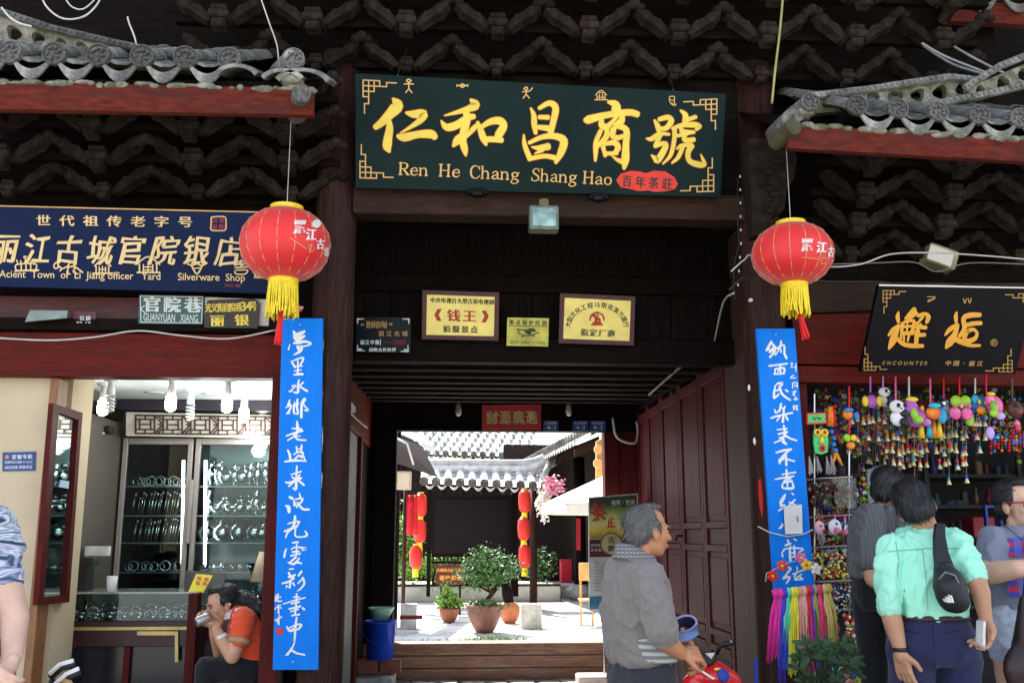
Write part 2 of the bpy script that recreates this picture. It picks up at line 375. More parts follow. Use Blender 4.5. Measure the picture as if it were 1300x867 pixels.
def stones(parent, x0, x1, y0, y1, nx, ny, z, mat, h=.025, gap=.012, name='paving_stone'):
    rnd = random.Random(3); pt = [[(x0+(x1-x0)*(i+(.5 if j % 2 else 0)+rnd.uniform(-.22, .22))/nx, y0+(y1-y0)*(j+rnd.uniform(-.2, .2))/ny) for i in range(nx+1)] for j in range(ny+1)]
    for j in range(ny):
        for i in range(nx):
            q = [pt[j][i], pt[j][i+1], pt[j+1][i+1], pt[j+1][i]]
            if j % 2: q = [pt[j][i], pt[j][i+1], pt[j+1][min(i+1, nx)], pt[j+1][i]]
            cx = sum(a for a, b in q)/4; cy = sum(b for a, b in q)/4; k = 1-gap/((x1-x0)/nx)*2; zz = h+rnd.uniform(-.004, .004)
            out = [];
            for a in range(4):
                p, r = q[a], q[(a+1) % 4]; m = ((p[0]+r[0])/2+rnd.uniform(-.01, .01), (p[1]+r[1])/2+rnd.uniform(-.01, .01)); l = q[a-1]
                out += [((p[0]*.8+l[0]*.2), (p[1]*.8+l[1]*.2)), ((p[0]*.8+r[0]*.2), (p[1]*.8+r[1]*.2)), m]
            b_ = MB(); B = [V((cx+(a-cx)*k, cy+(b-cy)*k, z)) for a, b in out]; t_ = [V((cx+(a-cx)*k*.93, cy+(b-cy)*k*.93, z+zz)) for a, b in out]
            b_.rings([B, t_]); b_.build(name, mat, parent)
stones(pas, -1.0, 2.3, 9.35, 10.88, 13, 6, -.012, flag)
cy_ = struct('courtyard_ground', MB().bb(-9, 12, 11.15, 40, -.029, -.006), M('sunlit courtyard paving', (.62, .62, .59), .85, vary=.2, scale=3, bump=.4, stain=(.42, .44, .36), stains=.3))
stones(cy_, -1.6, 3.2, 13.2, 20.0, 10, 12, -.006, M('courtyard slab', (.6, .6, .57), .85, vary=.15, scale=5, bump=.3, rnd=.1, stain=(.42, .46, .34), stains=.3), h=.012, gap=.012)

# ================================================================ the gate house
gx0, gx1 = XX(412, 6), XX(985, 6)
gate = thing('gatehouse', 'old dark timber gatehouse with carved brackets over an open passage', 'gatehouse', ((gx0+gx1)/2, 6, 0))
def column(pxl, pxr, Y, ztop, mat=wb_z, name='column', parent=gate, z0=-.03):
    a, b = XX(pxl, Y), XX(pxr, Y); r = (b-a)/2; c = (a+b)/2
    prof = [(r*1.01, z0), (r*1.0, .4), (r, 1.5), (r*.97, 2.6), (r*.94, 3.6), (r*.92, ztop)]; prof = [q for q in prof[:-1] if q[1] < ztop-.05]+[prof[-1]]
    m = MB(); R = []
    for rr, z in prof:
        R.append([V((c+rr*cos(t*2*pi/20)*(1+.015*noise.noise(V((t, z*2, c)))), Y+rr*sin(t*2*pi/20)*(1+.015*noise.noise(V((t, z*2, c+4)))), z)) for t in range(20)])
    m.rings(R); return m.build(name, mat, parent, True)
cL = column(383, 441, 6.0, 4.6); cR = column(955, 1012, 6.0, 4.6)
for c_, r_ in ((gx0, .19), (gx1, .19)):
    MB().lathe([(r_, -.03), (r_+.05, 0), (r_+.06, .1), (r_, .16)], (c_, 6, 0), 20).build('column_base', flag, gate, True)
zb0, zb1 = ZZ(279, 6.0), ZZ(247, 6.0)
xa, xb = XX(440, 6)-.02, XX(957, 6)+.02
MB().bb(xa, xb, 5.9, 6.08, zb0, zb1).build('lintel_beam', wb_x, gate, bevel=.012)
MB().bb(xa, xb, 5.95, 6.05, zb1+.003, 4.55).build('upper_panel', wd_x, gate)
# plank wall that carries the plaques
PW = 6.95; zp0, zp1 = ZZ(457, PW), 3.75
for i in range(9):
    x0_ = XX(425, PW)+i*.345
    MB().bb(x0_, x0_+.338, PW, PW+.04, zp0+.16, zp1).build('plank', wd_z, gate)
MB().bb(XX(425, PW), XX(900, PW)+.3, PW-.05, PW+.06, zp0-.02, zp0+.16).build('tie_beam', wd_x, gate, bevel=.01)
MB().bb(XX(425, PW), XX(900, PW)+.3, PW-.035, PW+.05, ZZ(372, PW), ZZ(350, PW)).build('upper_rail', wd_x, gate, bevel=.01)
MB().bb(xa, xb, 6.08, PW, 3.76, 3.8).build('soffit_board', wd_x, gate)
# joists and ceiling of the passage
XL, XR = -.93, 2.11
for i in range(8):
    y = 7.35+i*.46; zc = 2.86+.02*i
    MB().bb(XL, XR, y, y+.13, zc-.06, zc+.07).build('joist', M('passage joist wood', (.022, .014, .011), .8, spec=.05, vary=.5, scale=5, bump=.3, st=WX), gate, bevel=.008)
MB().add([(XL, 7.0, 2.93), (XR, 7.0, 2.93), (XR, 10.9, 3.1), (XL, 10.9, 3.1), (XL, 7.0, 2.97), (XR, 7.0, 2.97), (XR, 10.9, 3.14), (XL, 10.9, 3.14)], [(0, 1, 2, 3), (7, 6, 5, 4), (0, 4, 5, 1), (1, 5, 6, 2), (2, 6, 7, 3), (3, 7, 4, 0)]).build('ceiling_board', wd_z, gate)
# rear frame with the doorway to the courtyard
RY = 10.9; ox0, ox1 = XX(501, RY), XX(769, RY); zl = ZZ(547, RY, 635); zt = ZZ(505, RY)
MB().bb(XL-.3, XR+.1, RY, RY+.16, zl, 3.3).build('rear_lintel', wd_x, gate, bevel=.01)
MB().bb(XX(472, RY), ox0, RY-.02, RY+.18, 0, zl-.003).build('door_post', wd_z, gate, bevel=.01)
MB().bb(ox1, ox1+.16, RY-.02, RY+.18, 0, zl-.003).build('door_post', wr_z, gate, bevel=.01)
MB().bb(XL-.3, XX(472, RY)-.004, RY+.02, RY+.12, 0, zl-.003).build('rear_wall_panel', wd_z, gate)
MB().bb(ox1+.164, XR+.08, RY+.02, RY+.12, 0, zl-.003).build('rear_wall_panel', wr_z, gate)
zs = ZZ(815, RY, 635)
thr = M('worn threshold timber', (.20, .10, .065), .7, vary=.4, scale=5, bump=.35, st=WX, stain=(.33, .25, .2), stains=.35)
for k in range(3):
    z0_ = zs*k/3; MB().bb(ox0-.35+.01*k, ox1+.3, RY-.1+.012*k, RY+.22, z0_+(.004 if k else -.012), zs*(k+1)/3).build('threshold_board', thr, gate, bevel=.008)
# left side of the passage: post, window frame and red door frame
MB().bb(XL-.08, XL, 6.25, 7.3, 0, 3.7).build('side_wall_panel', wd_z, gate)
MB().bb(XL-.06, XL+.03, 7.3, 7.45, 0, 3.7).build('door_post', wb_z, gate, bevel=.01)
MB().bb(XL-.08, XL+.02, 7.45, 10.88, 2.45, 3.2).build('transom_panel', wr_x, gate, bevel=.01)
MB().bb(XL-.05, XL+.04, 9.6, 9.72, 0, 2.45).build('door_post', wr_z, gate, bevel=.01)
MB().bb(XL-.03, XL-.0, 7.46, 9.59, .0, 2.44).build('door_leaf', M('grey side door', (.12, .12, .11), .5, vary=.3, scale=5), gate)
MB().bb(XL-.08, XL+.0, 9.73, 10.88, 0, 2.44).build('side_wall_panel', wd_z, gate)
# right side: folding door leaves with panels
def leaf(y0, y1, X=XR, lab=None):
    t = .05; d = MB(); d.bb(X-t, X, y0, y0+.07, .02, 2.86); d.bb(X-t, X, y1-.07, y1, .02, 2.86)
    lf = d.build('door_leaf', door_m, gate, bevel=.006, label=lab)
    rails = [.05, .62, .74, 1.38, 1.56, 2.72]
    for z in rails: MB().bb(X-t-.003, X, y0+.071, y1-.071, z, z+(.05 if z in (.62, .74, 1.38, 1.56) else .09)).build('rail', door_m, lf, bevel=.005)
    for za, zb in ((.14, .62), (.67, .74), (.79, 1.38), (1.43, 1.56), (1.61, 2.72)):
        p = MB().bb(X-t+.02, X-.01, y0+.071, y1-.071, za+.001, zb-.001); 
        if zb-za > .2: p.bb(X-t+.008, X-t+.022, y0+.12, y1-.12, za+.05, zb-.05)
        p.build('panel', door_m, lf, bevel=.006)
    return lf
ys = [7.28, 8.02, 8.80, 9.58, 10.25, 10.85]
for i in range(5):
    l = leaf(ys[i]+(.0 if i else 0), ys[i+1]-.008)
    if i in (1,):
        MB().tube([(XR-.06, ys[i+1]-.05, 1.50), (XR-.11, ys[i+1]-.05, 1.50), (XR-.12, ys[i+1]-.05, 1.46)], .012).build('handle', M('blackened iron', (.03, .03, .03), .5, .6), l, True)
MB().bb(XR-.053, XR, 7.2, 10.86, 2.87, 3.3).build('door_head', wd_x, gate, bevel=.008)
MB().bb(XR-.06, XR+.05, 6.28, 7.2, 0, 3.7).build('side_wall_panel', M('brown side post wood', (.07, .032, .024), .6, vary=.35, scale=5, st=WZ), gate, bevel=.01)
MB().bb(XR+.05, XR+.14, 6.3, 11, 0, 3.7).build('outer_wall', wd_z, gate)
MB().bb(XL-.2, XL-.1, 6.3, 11, 0, 3.7).build('outer_wall', wd_z, gate)
# roof of the gate house
rt = M('gate roof tile field', (.14, .14, .14), .85, vary=.4, scale=20, bump=.5)
rx0, rx1 = -1.95, 3.75
for (ya, za, yb, zb) in ((4.55, 5.5, 7.9, 7.0), (7.9, 7.0, 11.7, 5.0)):
    MB().add([(rx0, ya, za), (rx1, ya, za), (rx1, yb, zb), (rx0, yb, zb), (rx0, ya, za+.14), (rx1, ya, za+.14), (rx1, yb, zb+.14), (rx0, yb, zb+.14)], [(0, 1, 2, 3), (7, 6, 5, 4), (0, 4, 5, 1), (1, 5, 6, 2), (2, 6, 7, 3), (3, 7, 4, 0)]).build('roof', rt, gate)
MB().bb(rx0, rx1, 6.06, 6.14, 4.5, 6.2).build('bracket_board', wd_x, gate)
MB().bb(rx0, rx1, 10.95, 11.05, 3.3, 5.4).build('rear_gable_board', wd_x, gate)

# carved bracket sets
def block_mesh():
    m = MB(); m.box((0, 0, -.02), (.085, .10, .06)); m.box((0, 0, .03), (.125, .14, .05)); m.box((0, 0, .075), (.10, .12, .04))
    me = m.mesh('bracket_block'); bm = bmesh.new(); bm.from_mesh(me); bmesh.ops.bevel(bm, geom=bm.edges[:], offset=.010, segments=1, affect='EDGES'); bm.to_mesh(me); bm.free(); return me
def arm_mesh(L=.30, rise=.17):
    top, bot = [], []
    for i in range(13):
        t = .12+.80*i/12; x = t*L; z = rise*t; h_ = .034*(1 if 1 < i < 11 else .55); top.append((x, z+h_+(.012 if i in (4, 8) else 0))); bot.append((x, z-h_*.9-(.010 if i in (9, 10) else 0)))
    pts = top+bot[::-1]; m = MB(); m.prism([V((x, -.04, z)) for x, z in pts], (0, .08, 0)); me = m.mesh('bracket_arm'); return me
def cloud_mesh():
    m = MB(); m.ell((0, 0, 0), (.042, .045, .036), None, 8, 5); m.ell((.04, 0, -.02), (.032, .04, .026), None, 8, 5); m.ell((-.04, 0, -.02), (.032, .04, .026), None, 8, 5); return m.mesh('bracket_cap')
BM_, AM_, CM_ = block_mesh(), arm_mesh(), cloud_mesh()
def brackets(parent, nodes, p0, tiers, S, dy=-.16, dz=.17):
    rnd = random.Random(5)
    for k in range(tiers):
        for i in nodes:
            c = V(p0)+V((i*S, k*dy, k*dz)); j = lambda a: rnd.uniform(-a, a)
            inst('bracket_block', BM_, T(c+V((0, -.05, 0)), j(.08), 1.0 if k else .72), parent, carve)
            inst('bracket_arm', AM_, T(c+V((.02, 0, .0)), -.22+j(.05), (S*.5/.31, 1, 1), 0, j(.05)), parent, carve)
            inst('bracket_arm', AM_, T(c+V((-.02, 0, .0)), .22+j(.05), (-S*.5/.31, 1, 1), 0, j(.05)), parent, carve)
            inst('bracket_cap', CM_, T(c+V((S/2, -.09, dz)), j(.2), 1, j(.2)), parent, carve)
    a, b = nodes[0], nodes[-1]
    for k in range(tiers):
        c = V(p0)+V((0, k*dy+.05, k*dz)); MB().bb(c.x+a*S-.3, c.x+b*S+.3, c.y, c.y+.06, c.z+.05, c.z+.10).build('bracket_rail', wd_x, parent)
brackets(gate, range(-3, 6), P(630, 95, 5.85), 5, .575, -.17, .19)

# ================================================================ tiled eaves
def arc_mesh(r, L, th=.012, a0=0, a1=pi, n=8, name='t', taper=.9):
    R = []
    for y, k in ((0, 1), (L, taper)):
        R.append([V((r*k*cos(a0+(a1-a0)*i/n), y, r*k*sin(a0+(a1-a0)*i/n))) for i in range(n+1)]+[V(((r*k-th)*cos(a0+(a1-a0)*i/n), y, (r*k-th)*sin(a0+(a1-a0)*i/n))) for i in range(n, -1, -1)])
    return MB().rings(R).mesh(name)
def end_mesh(r, name='tile_end'):
    m = MB(); m.lathe([(r, .03), (r, 0), (r*.86, -.004), (r*.82, .006), (r*.2, .006), (r*.12, -.002), (.001, -.003)], (0, 0, 0), 18, (0, 1, 0))
    for k in range(6): a = k*pi/3; m.box((r*.48*cos(a), -.001, r*.48*sin(a)), (r*.34, .016, r*.16), Matrix.Rotation(-a-.6, 3, 'Y'))
    return m.mesh(name)
def drip_mesh(p, d=.05):
    n = 10; m = MB(); top = [V((-p/2+p*i/n, 0, -.35*p*sin(pi*i/n))) for i in range(n+1)]; bot = [V((-p/2+p*i/n, 0, -.35*p*sin(pi*i/n)-.012-d*sin(pi*i/n))) for i in range(n+1)]
    m.prism(top+bot[::-1], (0, .015, 0)); return m.mesh('drip_tile')
def tiled(parent, A, B, up, n, rows, r=None, L=.24, endsize=1.0, mt=None, drip=True, ends=True, lift=.0):
    """cover tiles from eave line A-B rising along up (vector per tile length)"""
    A, B, up = V(A), V(B), V(up).normalized(); ex = (B-A); p = ex.length/n; ex.normalize(); r = r or p*.24; nz = ex.cross(up).normalized()
    if nz.z < 0: nz = -nz
    B3 = Matrix((ex, up, nz)).transposed().to_4x4(); cm = arc_mesh(r, L*1.12, name='cover_tile'); pm = arc_mesh(p*.62, L*1.1, .012, pi*1.2, pi*1.8, 5, 'pan_tile', 1.0)
    em = end_mesh(r*1.12*endsize); dm = drip_mesh(p*1.0); rnd = random.Random(n); mt = mt or tile_m
    flip = Matrix((ex, (-ex.cross(V((0, 0, 1)))).normalized(), V((0, 0, 1)))).transposed().to_4x4()
    for i in range(n+1):
        for k in range(rows):
            q = A+ex*p*i+up*L*k+nz*(.012*(k % 1)+rnd.uniform(-.004, .004)+.0); inst('cover_tile', cm, Matrix.Translation(q+nz*.02) @ B3 @ Matrix.Rotation(rnd.uniform(-.03, .03), 4, 'Z'), parent, mt)
            if i < n: inst('pan_tile', pm, Matrix.Translation(q+ex*p/2+nz*(p*.55)) @ B3, parent, mt)
        q = A+ex*p*i-up*.02+nz*(.02+r*.4)
        if ends: inst('tile_end', em, Matrix.Translation(q) @ flip @ Matrix.Rotation(rnd.uniform(-.25, .25), 4, 'Z') @ Matrix.Rotation(rnd.uniform(0, 1), 4, 'Y'), parent, tile_end)
        if drip and i < n: inst('drip_tile', dm, Matrix.Translation(A+ex*p*(i+.5)-up*.015+nz*.03) @ flip, parent, mt)
def holed(parent, TL, TR, BR, BL, n, th=.05, hr=.30, name='ridge_openwork', mat=None, seed=1):
    TL, TR, BR, BL = map(V, (TL, TR, BR, BL)); m = MB(); d = (TR-TL).cross(BL-TL).normalized(); d = d if d.y > 0 else -d; d = d*th; rnd = random.Random(seed)
    def W(u, v): return TL.lerp(TR, u).lerp(BL.lerp(BR, u), v)
    for c in range(n):
        u0, u1 = c/n, (c+1)/n; cu, cv = (u0+u1)/2, .5+rnd.uniform(-.08, .08); wu = (u1-u0)
        asp = (TR-TL).length*wu/max(1e-6, ((BL-TL).lerp(BR-TR, cu)).length); K = 16; out, cir = [], []; s = rnd.uniform(.8, 1.1)
        for k in range(K):
            a = 2*pi*k/K; ca, sa = cos(a), sin(a); q = 1/max(abs(ca), abs(sa)); out.append(W(cu+ca*q*wu/2, .5+sa*q*.5))
            rr = hr*s*(1+.12*sin(3*a+c)); cir.append(W(cu+ca*rr*wu*min(1, 1/asp), cv+sa*rr*min(1, asp)))
        m.rings([[p+d for p in out], out, cir, [p+d for p in cir], [p+d for p in out]], cap=False)
    return m.build(name, mat or lime, parent)
def moulding(parent, pts, r=.022, dots=True, mat=None):
    pts = [V(p) for p in pts]; m = MB()
    m.tube(pts, r, 6)
    if dots:
        for a, b in zip(pts, pts[1:]):
            L = (b-a).length; k = int(L/.035)
            for i in range(k): m.box(a.lerp(b, (i+.5)/k)+V((0, -r, 0)), (.014, .014, .018))
    return m.build('ridge_moulding', mat or tile_m, parent)
EY = 5.0
def wood_end(parent, p, r, L=.5): return MB().lathe([(r*.95, 0), (r, .01), (r, L)], p, 14, (-.55, .8, .1)).build('purlin_end', wb_z, parent, 'a')
# left shop building
lsh = thing('shop_building', 'silver shop building at the left with red lacquered beams and a tiled eave', 'shop building', (-3, 6.2, 0))
UPS = V((0, 1, .55))
tiled(lsh, P(-155, 71, EY), P(292, 84, EY), UPS, 8, 6, r=.058)
MB().prism([P(-160, 100, EY-.02), P(398, 112, EY-.02), P(398, 146, EY-.02), P(-160, 136, EY-.02)], (0, .05, 0)).build('fascia_board', fasc, lsh, bevel=.005)
e = MB(); a = P(-160, 98, EY-.04); b = P(398, 110, EY-.04)
for i in range(40): e.ell(a.lerp(b, (i+random.random())/40)+V((0, .03, random.uniform(-.012, .006))), (random.uniform(.02, .07), .03, .008+.014*random.random()), None, 7, 4)
e.build('mortar', lime, lsh, True, kind='stuff')
holed(lsh, P(-60, -8, 5.25), P(64, 36, 5.25), P(64, 70, 5.25), P(-60, 46, 5.25), 4, seed=2)
holed(lsh, P(64, 40, 5.25), P(247, 76, 5.25), P(247, 92, 5.25), P(64, 74, 5.25), 7, hr=.36, seed=3)
moulding(lsh, [P(-60, -2, 5.22), P(0, 15, 5.22), P(64, 36, 5.22), P(150, 56, 5.22), P(250, 76, 5.22)])
moulding(lsh, [P(-60, 46, 5.2), P(0, 52, 5.2), P(44, 62, 5.2), P(115, 80, 5.2)])
# the corner stack of tiles over the left post
ce = V(P(372, 74, 4.95))
inst('tile_end', end_mesh(.062), Matrix.Translation(ce), lsh, tile_end); MB().lathe([(.058, 0), (.055, .5)], ce+V((0, .02, 0)), 12, (-.3, .8, .25)).build('cover_tile', tile_m, lsh, True)
for k, (px, py, s) in enumerate(((358, 92, 1.0), (384, 96, 1.3), (300, 86, 1.0))):
    m = MB(); R = []
    for t in range(9):
        a = pi*(.1+.8*t/8); R.append((cos(a)*.12*s, sin(a)*.07*s))
    c = P(px, py+10, 4.93); m.prism([V((c.x+x, c.y, c.z+z)) for x, z in R]+[V((c.x+x*.84, c.y, c.z+z-.022)) for x, z in R[::-1]], (0, .3, .12)); m.build('ridge_tile', tile_m, lsh, bevel=.003)
m = MB().lathe([(.05, 0), (.052, .01), (.052, .4)], P(383, 118, 4.9), 14, (-.2, .9, .1)); m.build('purlin_end', tile_end, lsh, 'a')
MB().box(P(372, 106, 5.02), (.12, .16, .05)).build('mortar', lime, lsh, bevel=.015)
# right shop building
rsh = thing('shop_building', 'souvenir shop building at the right with red beams and a tiled eave', 'shop building', (4, 6.2, 0))
A_, B_ = P(1085, 142, EY), P(1291, 158, EY); d_ = (B_-A_)/4
tiled(rsh, A_, A_+d_*8, UPS, 8, 6, r=.052)
MB().prism([P(1003, 158, EY-.02), P(1400, 184, EY-.02), P(1400, 211, EY-.02), P(1000, 188, EY-.02)], (0, .05, 0)).build('fascia_board', fasc, rsh, bevel=.005)
e = MB(); a = P(1012, 156, EY-.04); b = P(1400, 181, EY-.04)
for i in range(30): e.ell(a.lerp(b, (i+random.random())/30)+V((0, .03, random.uniform(-.012, .006))), (random.uniform(.02, .07), .03, .008+.014*random.random()), None, 7, 4)
e.build('mortar', lime, rsh, True, kind='stuff')
holed(rsh, P(1036, 124, 5.3), P(1236, 97, 5.3), P(1236, 128, 5.3), P(1036, 144, 5.3), 7, hr=.36, seed=4)
holed(rsh, P(1228, 112, 5.24), P(1400, 40, 5.24), P(1400, 84, 5.24), P(1232, 128, 5.24), 6, hr=.36, seed=5)
moulding(rsh, [P(1030, 122, 5.27), P(1100, 114, 5.27), P(1205, 98, 5.27), P(1240, 102, 5.27)]); moulding(rsh, [P(1150, 140, 5.25), P(1230, 124, 5.25), P(1400, 88, 5.25)])
moulding(rsh, [P(1225, 112, 5.2), P(1270, 84, 5.2), P(1400, 32, 5.2)], dots=True)
c = P(1029, 129, 4.92); inst('tile_end', end_mesh(.052), Matrix.Translation(c), rsh, tile_end); MB().lathe([(.05, 0), (.05, .35)], c+V((0, .02, 0)), 12, (-.12, .9, .02)).build('cover_tile', tile_m, rsh, True)
MB().lathe([(.05, 0), (.05, .3)], P(1012, 143, 4.98), 12, (-.12, .9, -.02)).build('ridge_tile', tile_m, rsh, True)
m = MB().lathe([(.045, 0), (.048, .01), (.05, .22)], P(1008, 161, 4.93), 14, (-.12, .9, .0)); m.build('purlin_end', M('old purlin wood', (.09, .085, .05), .9, vary=.4, spec=.1), rsh, 'a')
MB().box(P(1020, 146, 5.0), (.09, .12, .04)).build('mortar', lime, rsh, bevel=.015)
# carved eave bracket above the right post
m = MB(); L = [(0, 0), (.26, .0), (.30, -.12), (.27, -.25), (.22, -.33), (.20, -.45), (.12, -.50), (.08, -.60), (.0, -.62)]
c = P(950, 175, 5.45); m.prism([V((c.x+x, c.y, c.z+z)) for x, z in L], (0, .12, 0))
for k in range(10): a = k*.9; m.ell((c.x+.12+.07*cos(a)*(1-k/14), c.y-.01, c.z-.15-.035*k), (.045, .02, .022), None, 8, 4)
m.build('eave_bracket', carve, rsh, bevel=.01)
for (bld, xs0, xs1, zt_) in ((lsh, -6.5, XX(397, 6), 4.9), (rsh, XX(1003, 6), 7.5, 4.75)):
    MB().bb(xs0, xs1, 6.12, 6.2, 2.62, zt_).build('front_wall_board', wd_x, bld)
brackets(lsh, range(-3, 3), P(136, 250, 5.95), 4, .575, -.14, .15)
brackets(rsh, range(0, 5), P(1075, 330, 5.95), 5, .56, -.14, .15)
MB().bb(-9, -1.5, 8.4, 8.6, 4.2, 9.5).build('upper_wall', wd_x, lsh)
# deck boards under the tiles
for bld, a, b in ((lsh, P(-160, 100, EY+.03), P(398, 104, EY+.03)), (rsh, P(1003, 158, EY+.03), P(1480, 184, EY+.03))):
    u = V((0, 1.3, .7)); m = MB(); m.prism([a, b, b+u, a+u], (0, 0, -.03)); m.build('roof_deck', wd_x, bld)
# upper storey and upper eave at the right
MB().bb(3.8, 9, 7.2, 7.4, 4.3, 7.5).build('upper_wall', wd_x, rsh)
MB().prism([P(1222, 2, 5.9), P(1400, 6, 5.9), P(1400, 36, 5.9), P(1205, 27, 5.9)], (0, .06, 0)).build('upper_fascia', fasc, rsh, bevel=.005)
a, b = P(1222, -4, 5.9), P(1400, -2, 5.9); tiled(rsh, a, b, UPS, 4, 4, r=.055)
u = V((0, 1.3, .7)); MB().prism([a, b, b+u, a+u], (0, 0, -.03)).build('roof_deck', wd_x, rsh)
MB().tube([P(1218, 6, 5.95), P(1160, 60, 6.3), P(1110, 105, 6.8)], .045, 10).build('drain_pipe', M('dull pipe', (.05, .03, .03), .5), rsh, True)

# ---------------------------------------------------------------- left shop front and room
LX = XX(70, 6.2); CZ = 2.56
MB().bb(-5.5, XX(352, 6), 5.98, 6.12, ZZ(479, 6.0, 200), ZZ(424, 6.0, 200)).build('lintel_board', wr_x, lsh, bevel=.006)
MB().bb(-5.5, XX(352, 6), 5.93, 6.1, ZZ(423, 6.0, 200), ZZ(408, 6.0, 200)).build('picture_rail', wd_x, lsh, bevel=.006)
MB().bb(-5.5, XX(352, 6), 6.02, 6.12, ZZ(407, 6.0, 200), 2.95).build('sign_board_wall', M('maroon board', (.10, .02, .018), .5, vary=.4, scale=5, st=WX, stain=(.03, .012, .012), stains=.4), lsh)
MB().bb(XX(337, 5.95), XX(360, 5.95), 5.93, 6.1, -.03, ZZ(479, 6.0, 340)-.002).build('door_jamb', wr_z, lsh, bevel=.006)
MB().bb(-5.5, LX-.05, 6.08, 6.3, -.03, CZ-.1).build('front_pier', cream, lsh)
MB().bb(LX-.05, LX, 6.04, 6.2, -.03, ZZ(479, 6.0, 200)-.002).build('pier_trim', M('tan trim wood', (.28, .12, .05), .5, vary=.3, st=WZ, scale=5), lsh, bevel=.006)
MB().bb(LX-.1, LX-.01, 6.3, 6.60, -.03, CZ).build('side_wall', cream, lsh)
MB().bb(LX-.1, LX-.011, 6.601, 6.66, -.03, CZ).build('wall_return', cream, lsh)
MB().bb(LX-.32, LX-.24, 6.60, 8.6, -.03, CZ).build('side_wall', M('grey beige wall', (.13, .112, .095), .7, vary=.08, scale=3, bump=.05), lsh)
MB().bb(LX-.35, XX(380, 6)+.05, 6.12, 8.6, CZ, CZ+.05).build('shop_ceiling', M('white ceiling paint', (.72, .76, .78), .7, vary=.05, bump=.02), lsh)
MB().bb(LX-.3, -.98, 8.5, 8.6, -.03, CZ).build('back_wall', M('grey beige wall', (0, 0, 0)), lsh)
MB().bb(-1.08, -1.03, 6.2, 8.6, -.03, CZ+.1).build('side_wall', cream, lsh)
MB().bb(LX-.3, -1.05, 6.1, 8.6, -.03, .0).build('shop_floor', M('shop floor tile', (.25, .22, .2), .3, vary=.2, bump=0), lsh)
MB().bb(LX-.238, LX-.18, 6.67, 7.79, CZ-.18, CZ-.10).build('cornice', wd_x, lsh)
MB().bb(LX-.235, -1.08, 7.80, 7.88, ZZ(522, 7.85, 200), CZ-.003).build('cornice', M('dark cornice paint', (.03, .025, .04), .4, bump=0), lsh, bevel=.005)
LZ = thing('lattice_panel', 'cream transom panel with dark fretwork lattice above the silver cabinets', 'lattice panel', (XX(250, 7.8), 7.8, 2.2))
pl = tilt(P(250, 540, 7.78)); m = slab(pl, ((160, 523), (345, 527), (345, 556), (160, 553)), .05); m.build('backing', M('cream lattice backing', (.62, .58, .5), .5, bump=.02), LZ)
fr = MB()
def bar(x0, y0, x1, y1, wd_=2.0, off=.012):
    dx, dy = x1-x0, y1-y0; l = math.hypot(dx, dy); nx, ny = -dy/l*wd_/2, dx/l*wd_/2; ex_, ey_ = dx/l*wd_*.3, dy/l*wd_*.3
    q = [pl.at(x0+nx-ex_, y0+ny-ey_, off), pl.at(x1+nx+ex_, y1+ny+ey_, off), pl.at(x1-nx+ex_, y1-ny+ey_, off), pl.at(x0-nx-ex_, y0-ny-ey_, off)]; fr.prism(q, pl.n*-.012)
for y in (527, 550): bar(172, y, 345, y+2, 2, .012)
for c in range(5):
    x = 172+c*35; y = 527+c*.4; o_ = .0125+c*.0001
    for a, b, p, q in ((0, 0, 0, 23), (5, 5, 5, 18), (0, 5, 24, 5), (0, 18, 24, 18), (12, 0, 12, 5), (12, 18, 12, 23), (7, 11.5, 18, 11.5), (19, 5, 19, 18), (24, 0, 24, 23), (24, 0, 34, 11), (24, 23, 34, 12), (29, 11.5, 35, 11.5), (28, 0, 35, 7), (28, 23, 35, 16)): bar(x+a, y+b, x+p, y+q, 1.7, o_+a*.00004+b*.00003)
fr.build('fretwork', M('dark fretwork', (.04, .015, .015), .4, bump=0), LZ)

# ---------------------------------------------------------------- right shop front and room
RX = XX(1018, 6.0)
MB().prism([P(1005, 400, 6.0), P(1420, 385, 6.0), P(1420, 470, 6.0), P(1012, 462, 6.0)], (0, .1, 0)).build('lintel_board', wr_x, rsh, bevel=.006)
MB().prism([P(1012, 464, 5.94), P(1420, 472, 5.94), P(1420, 492, 5.94), P(1014, 485, 5.94)], (0, .12, 0)).build('lintel_rail', wr_x, rsh, bevel=.006)
MB().prism([P(1000, 356, 5.97), P(1420, 360, 5.97), P(1420, 384, 5.97), P(1003, 398, 5.97)], (0, .1, 0)).build('tie_beam', wb_x, rsh, bevel=.01)
MB().bb(XX(1012, 6), XX(1036, 6), 6.0, 6.12, -.03, ZZ(486, 6.0, 1030)).build('door_jamb', wr_z, rsh, bevel=.006)
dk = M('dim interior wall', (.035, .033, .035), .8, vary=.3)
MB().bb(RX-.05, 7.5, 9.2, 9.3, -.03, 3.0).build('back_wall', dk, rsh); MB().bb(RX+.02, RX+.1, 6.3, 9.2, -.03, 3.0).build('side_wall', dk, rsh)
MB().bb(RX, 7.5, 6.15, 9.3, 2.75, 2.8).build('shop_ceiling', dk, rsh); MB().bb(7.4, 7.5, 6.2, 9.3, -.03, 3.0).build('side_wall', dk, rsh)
MB().bb(RX, 7.5, 6.1, 9.3, -.03, .0).build('shop_floor', M('shop floor tile', (0, 0, 0)), rsh)

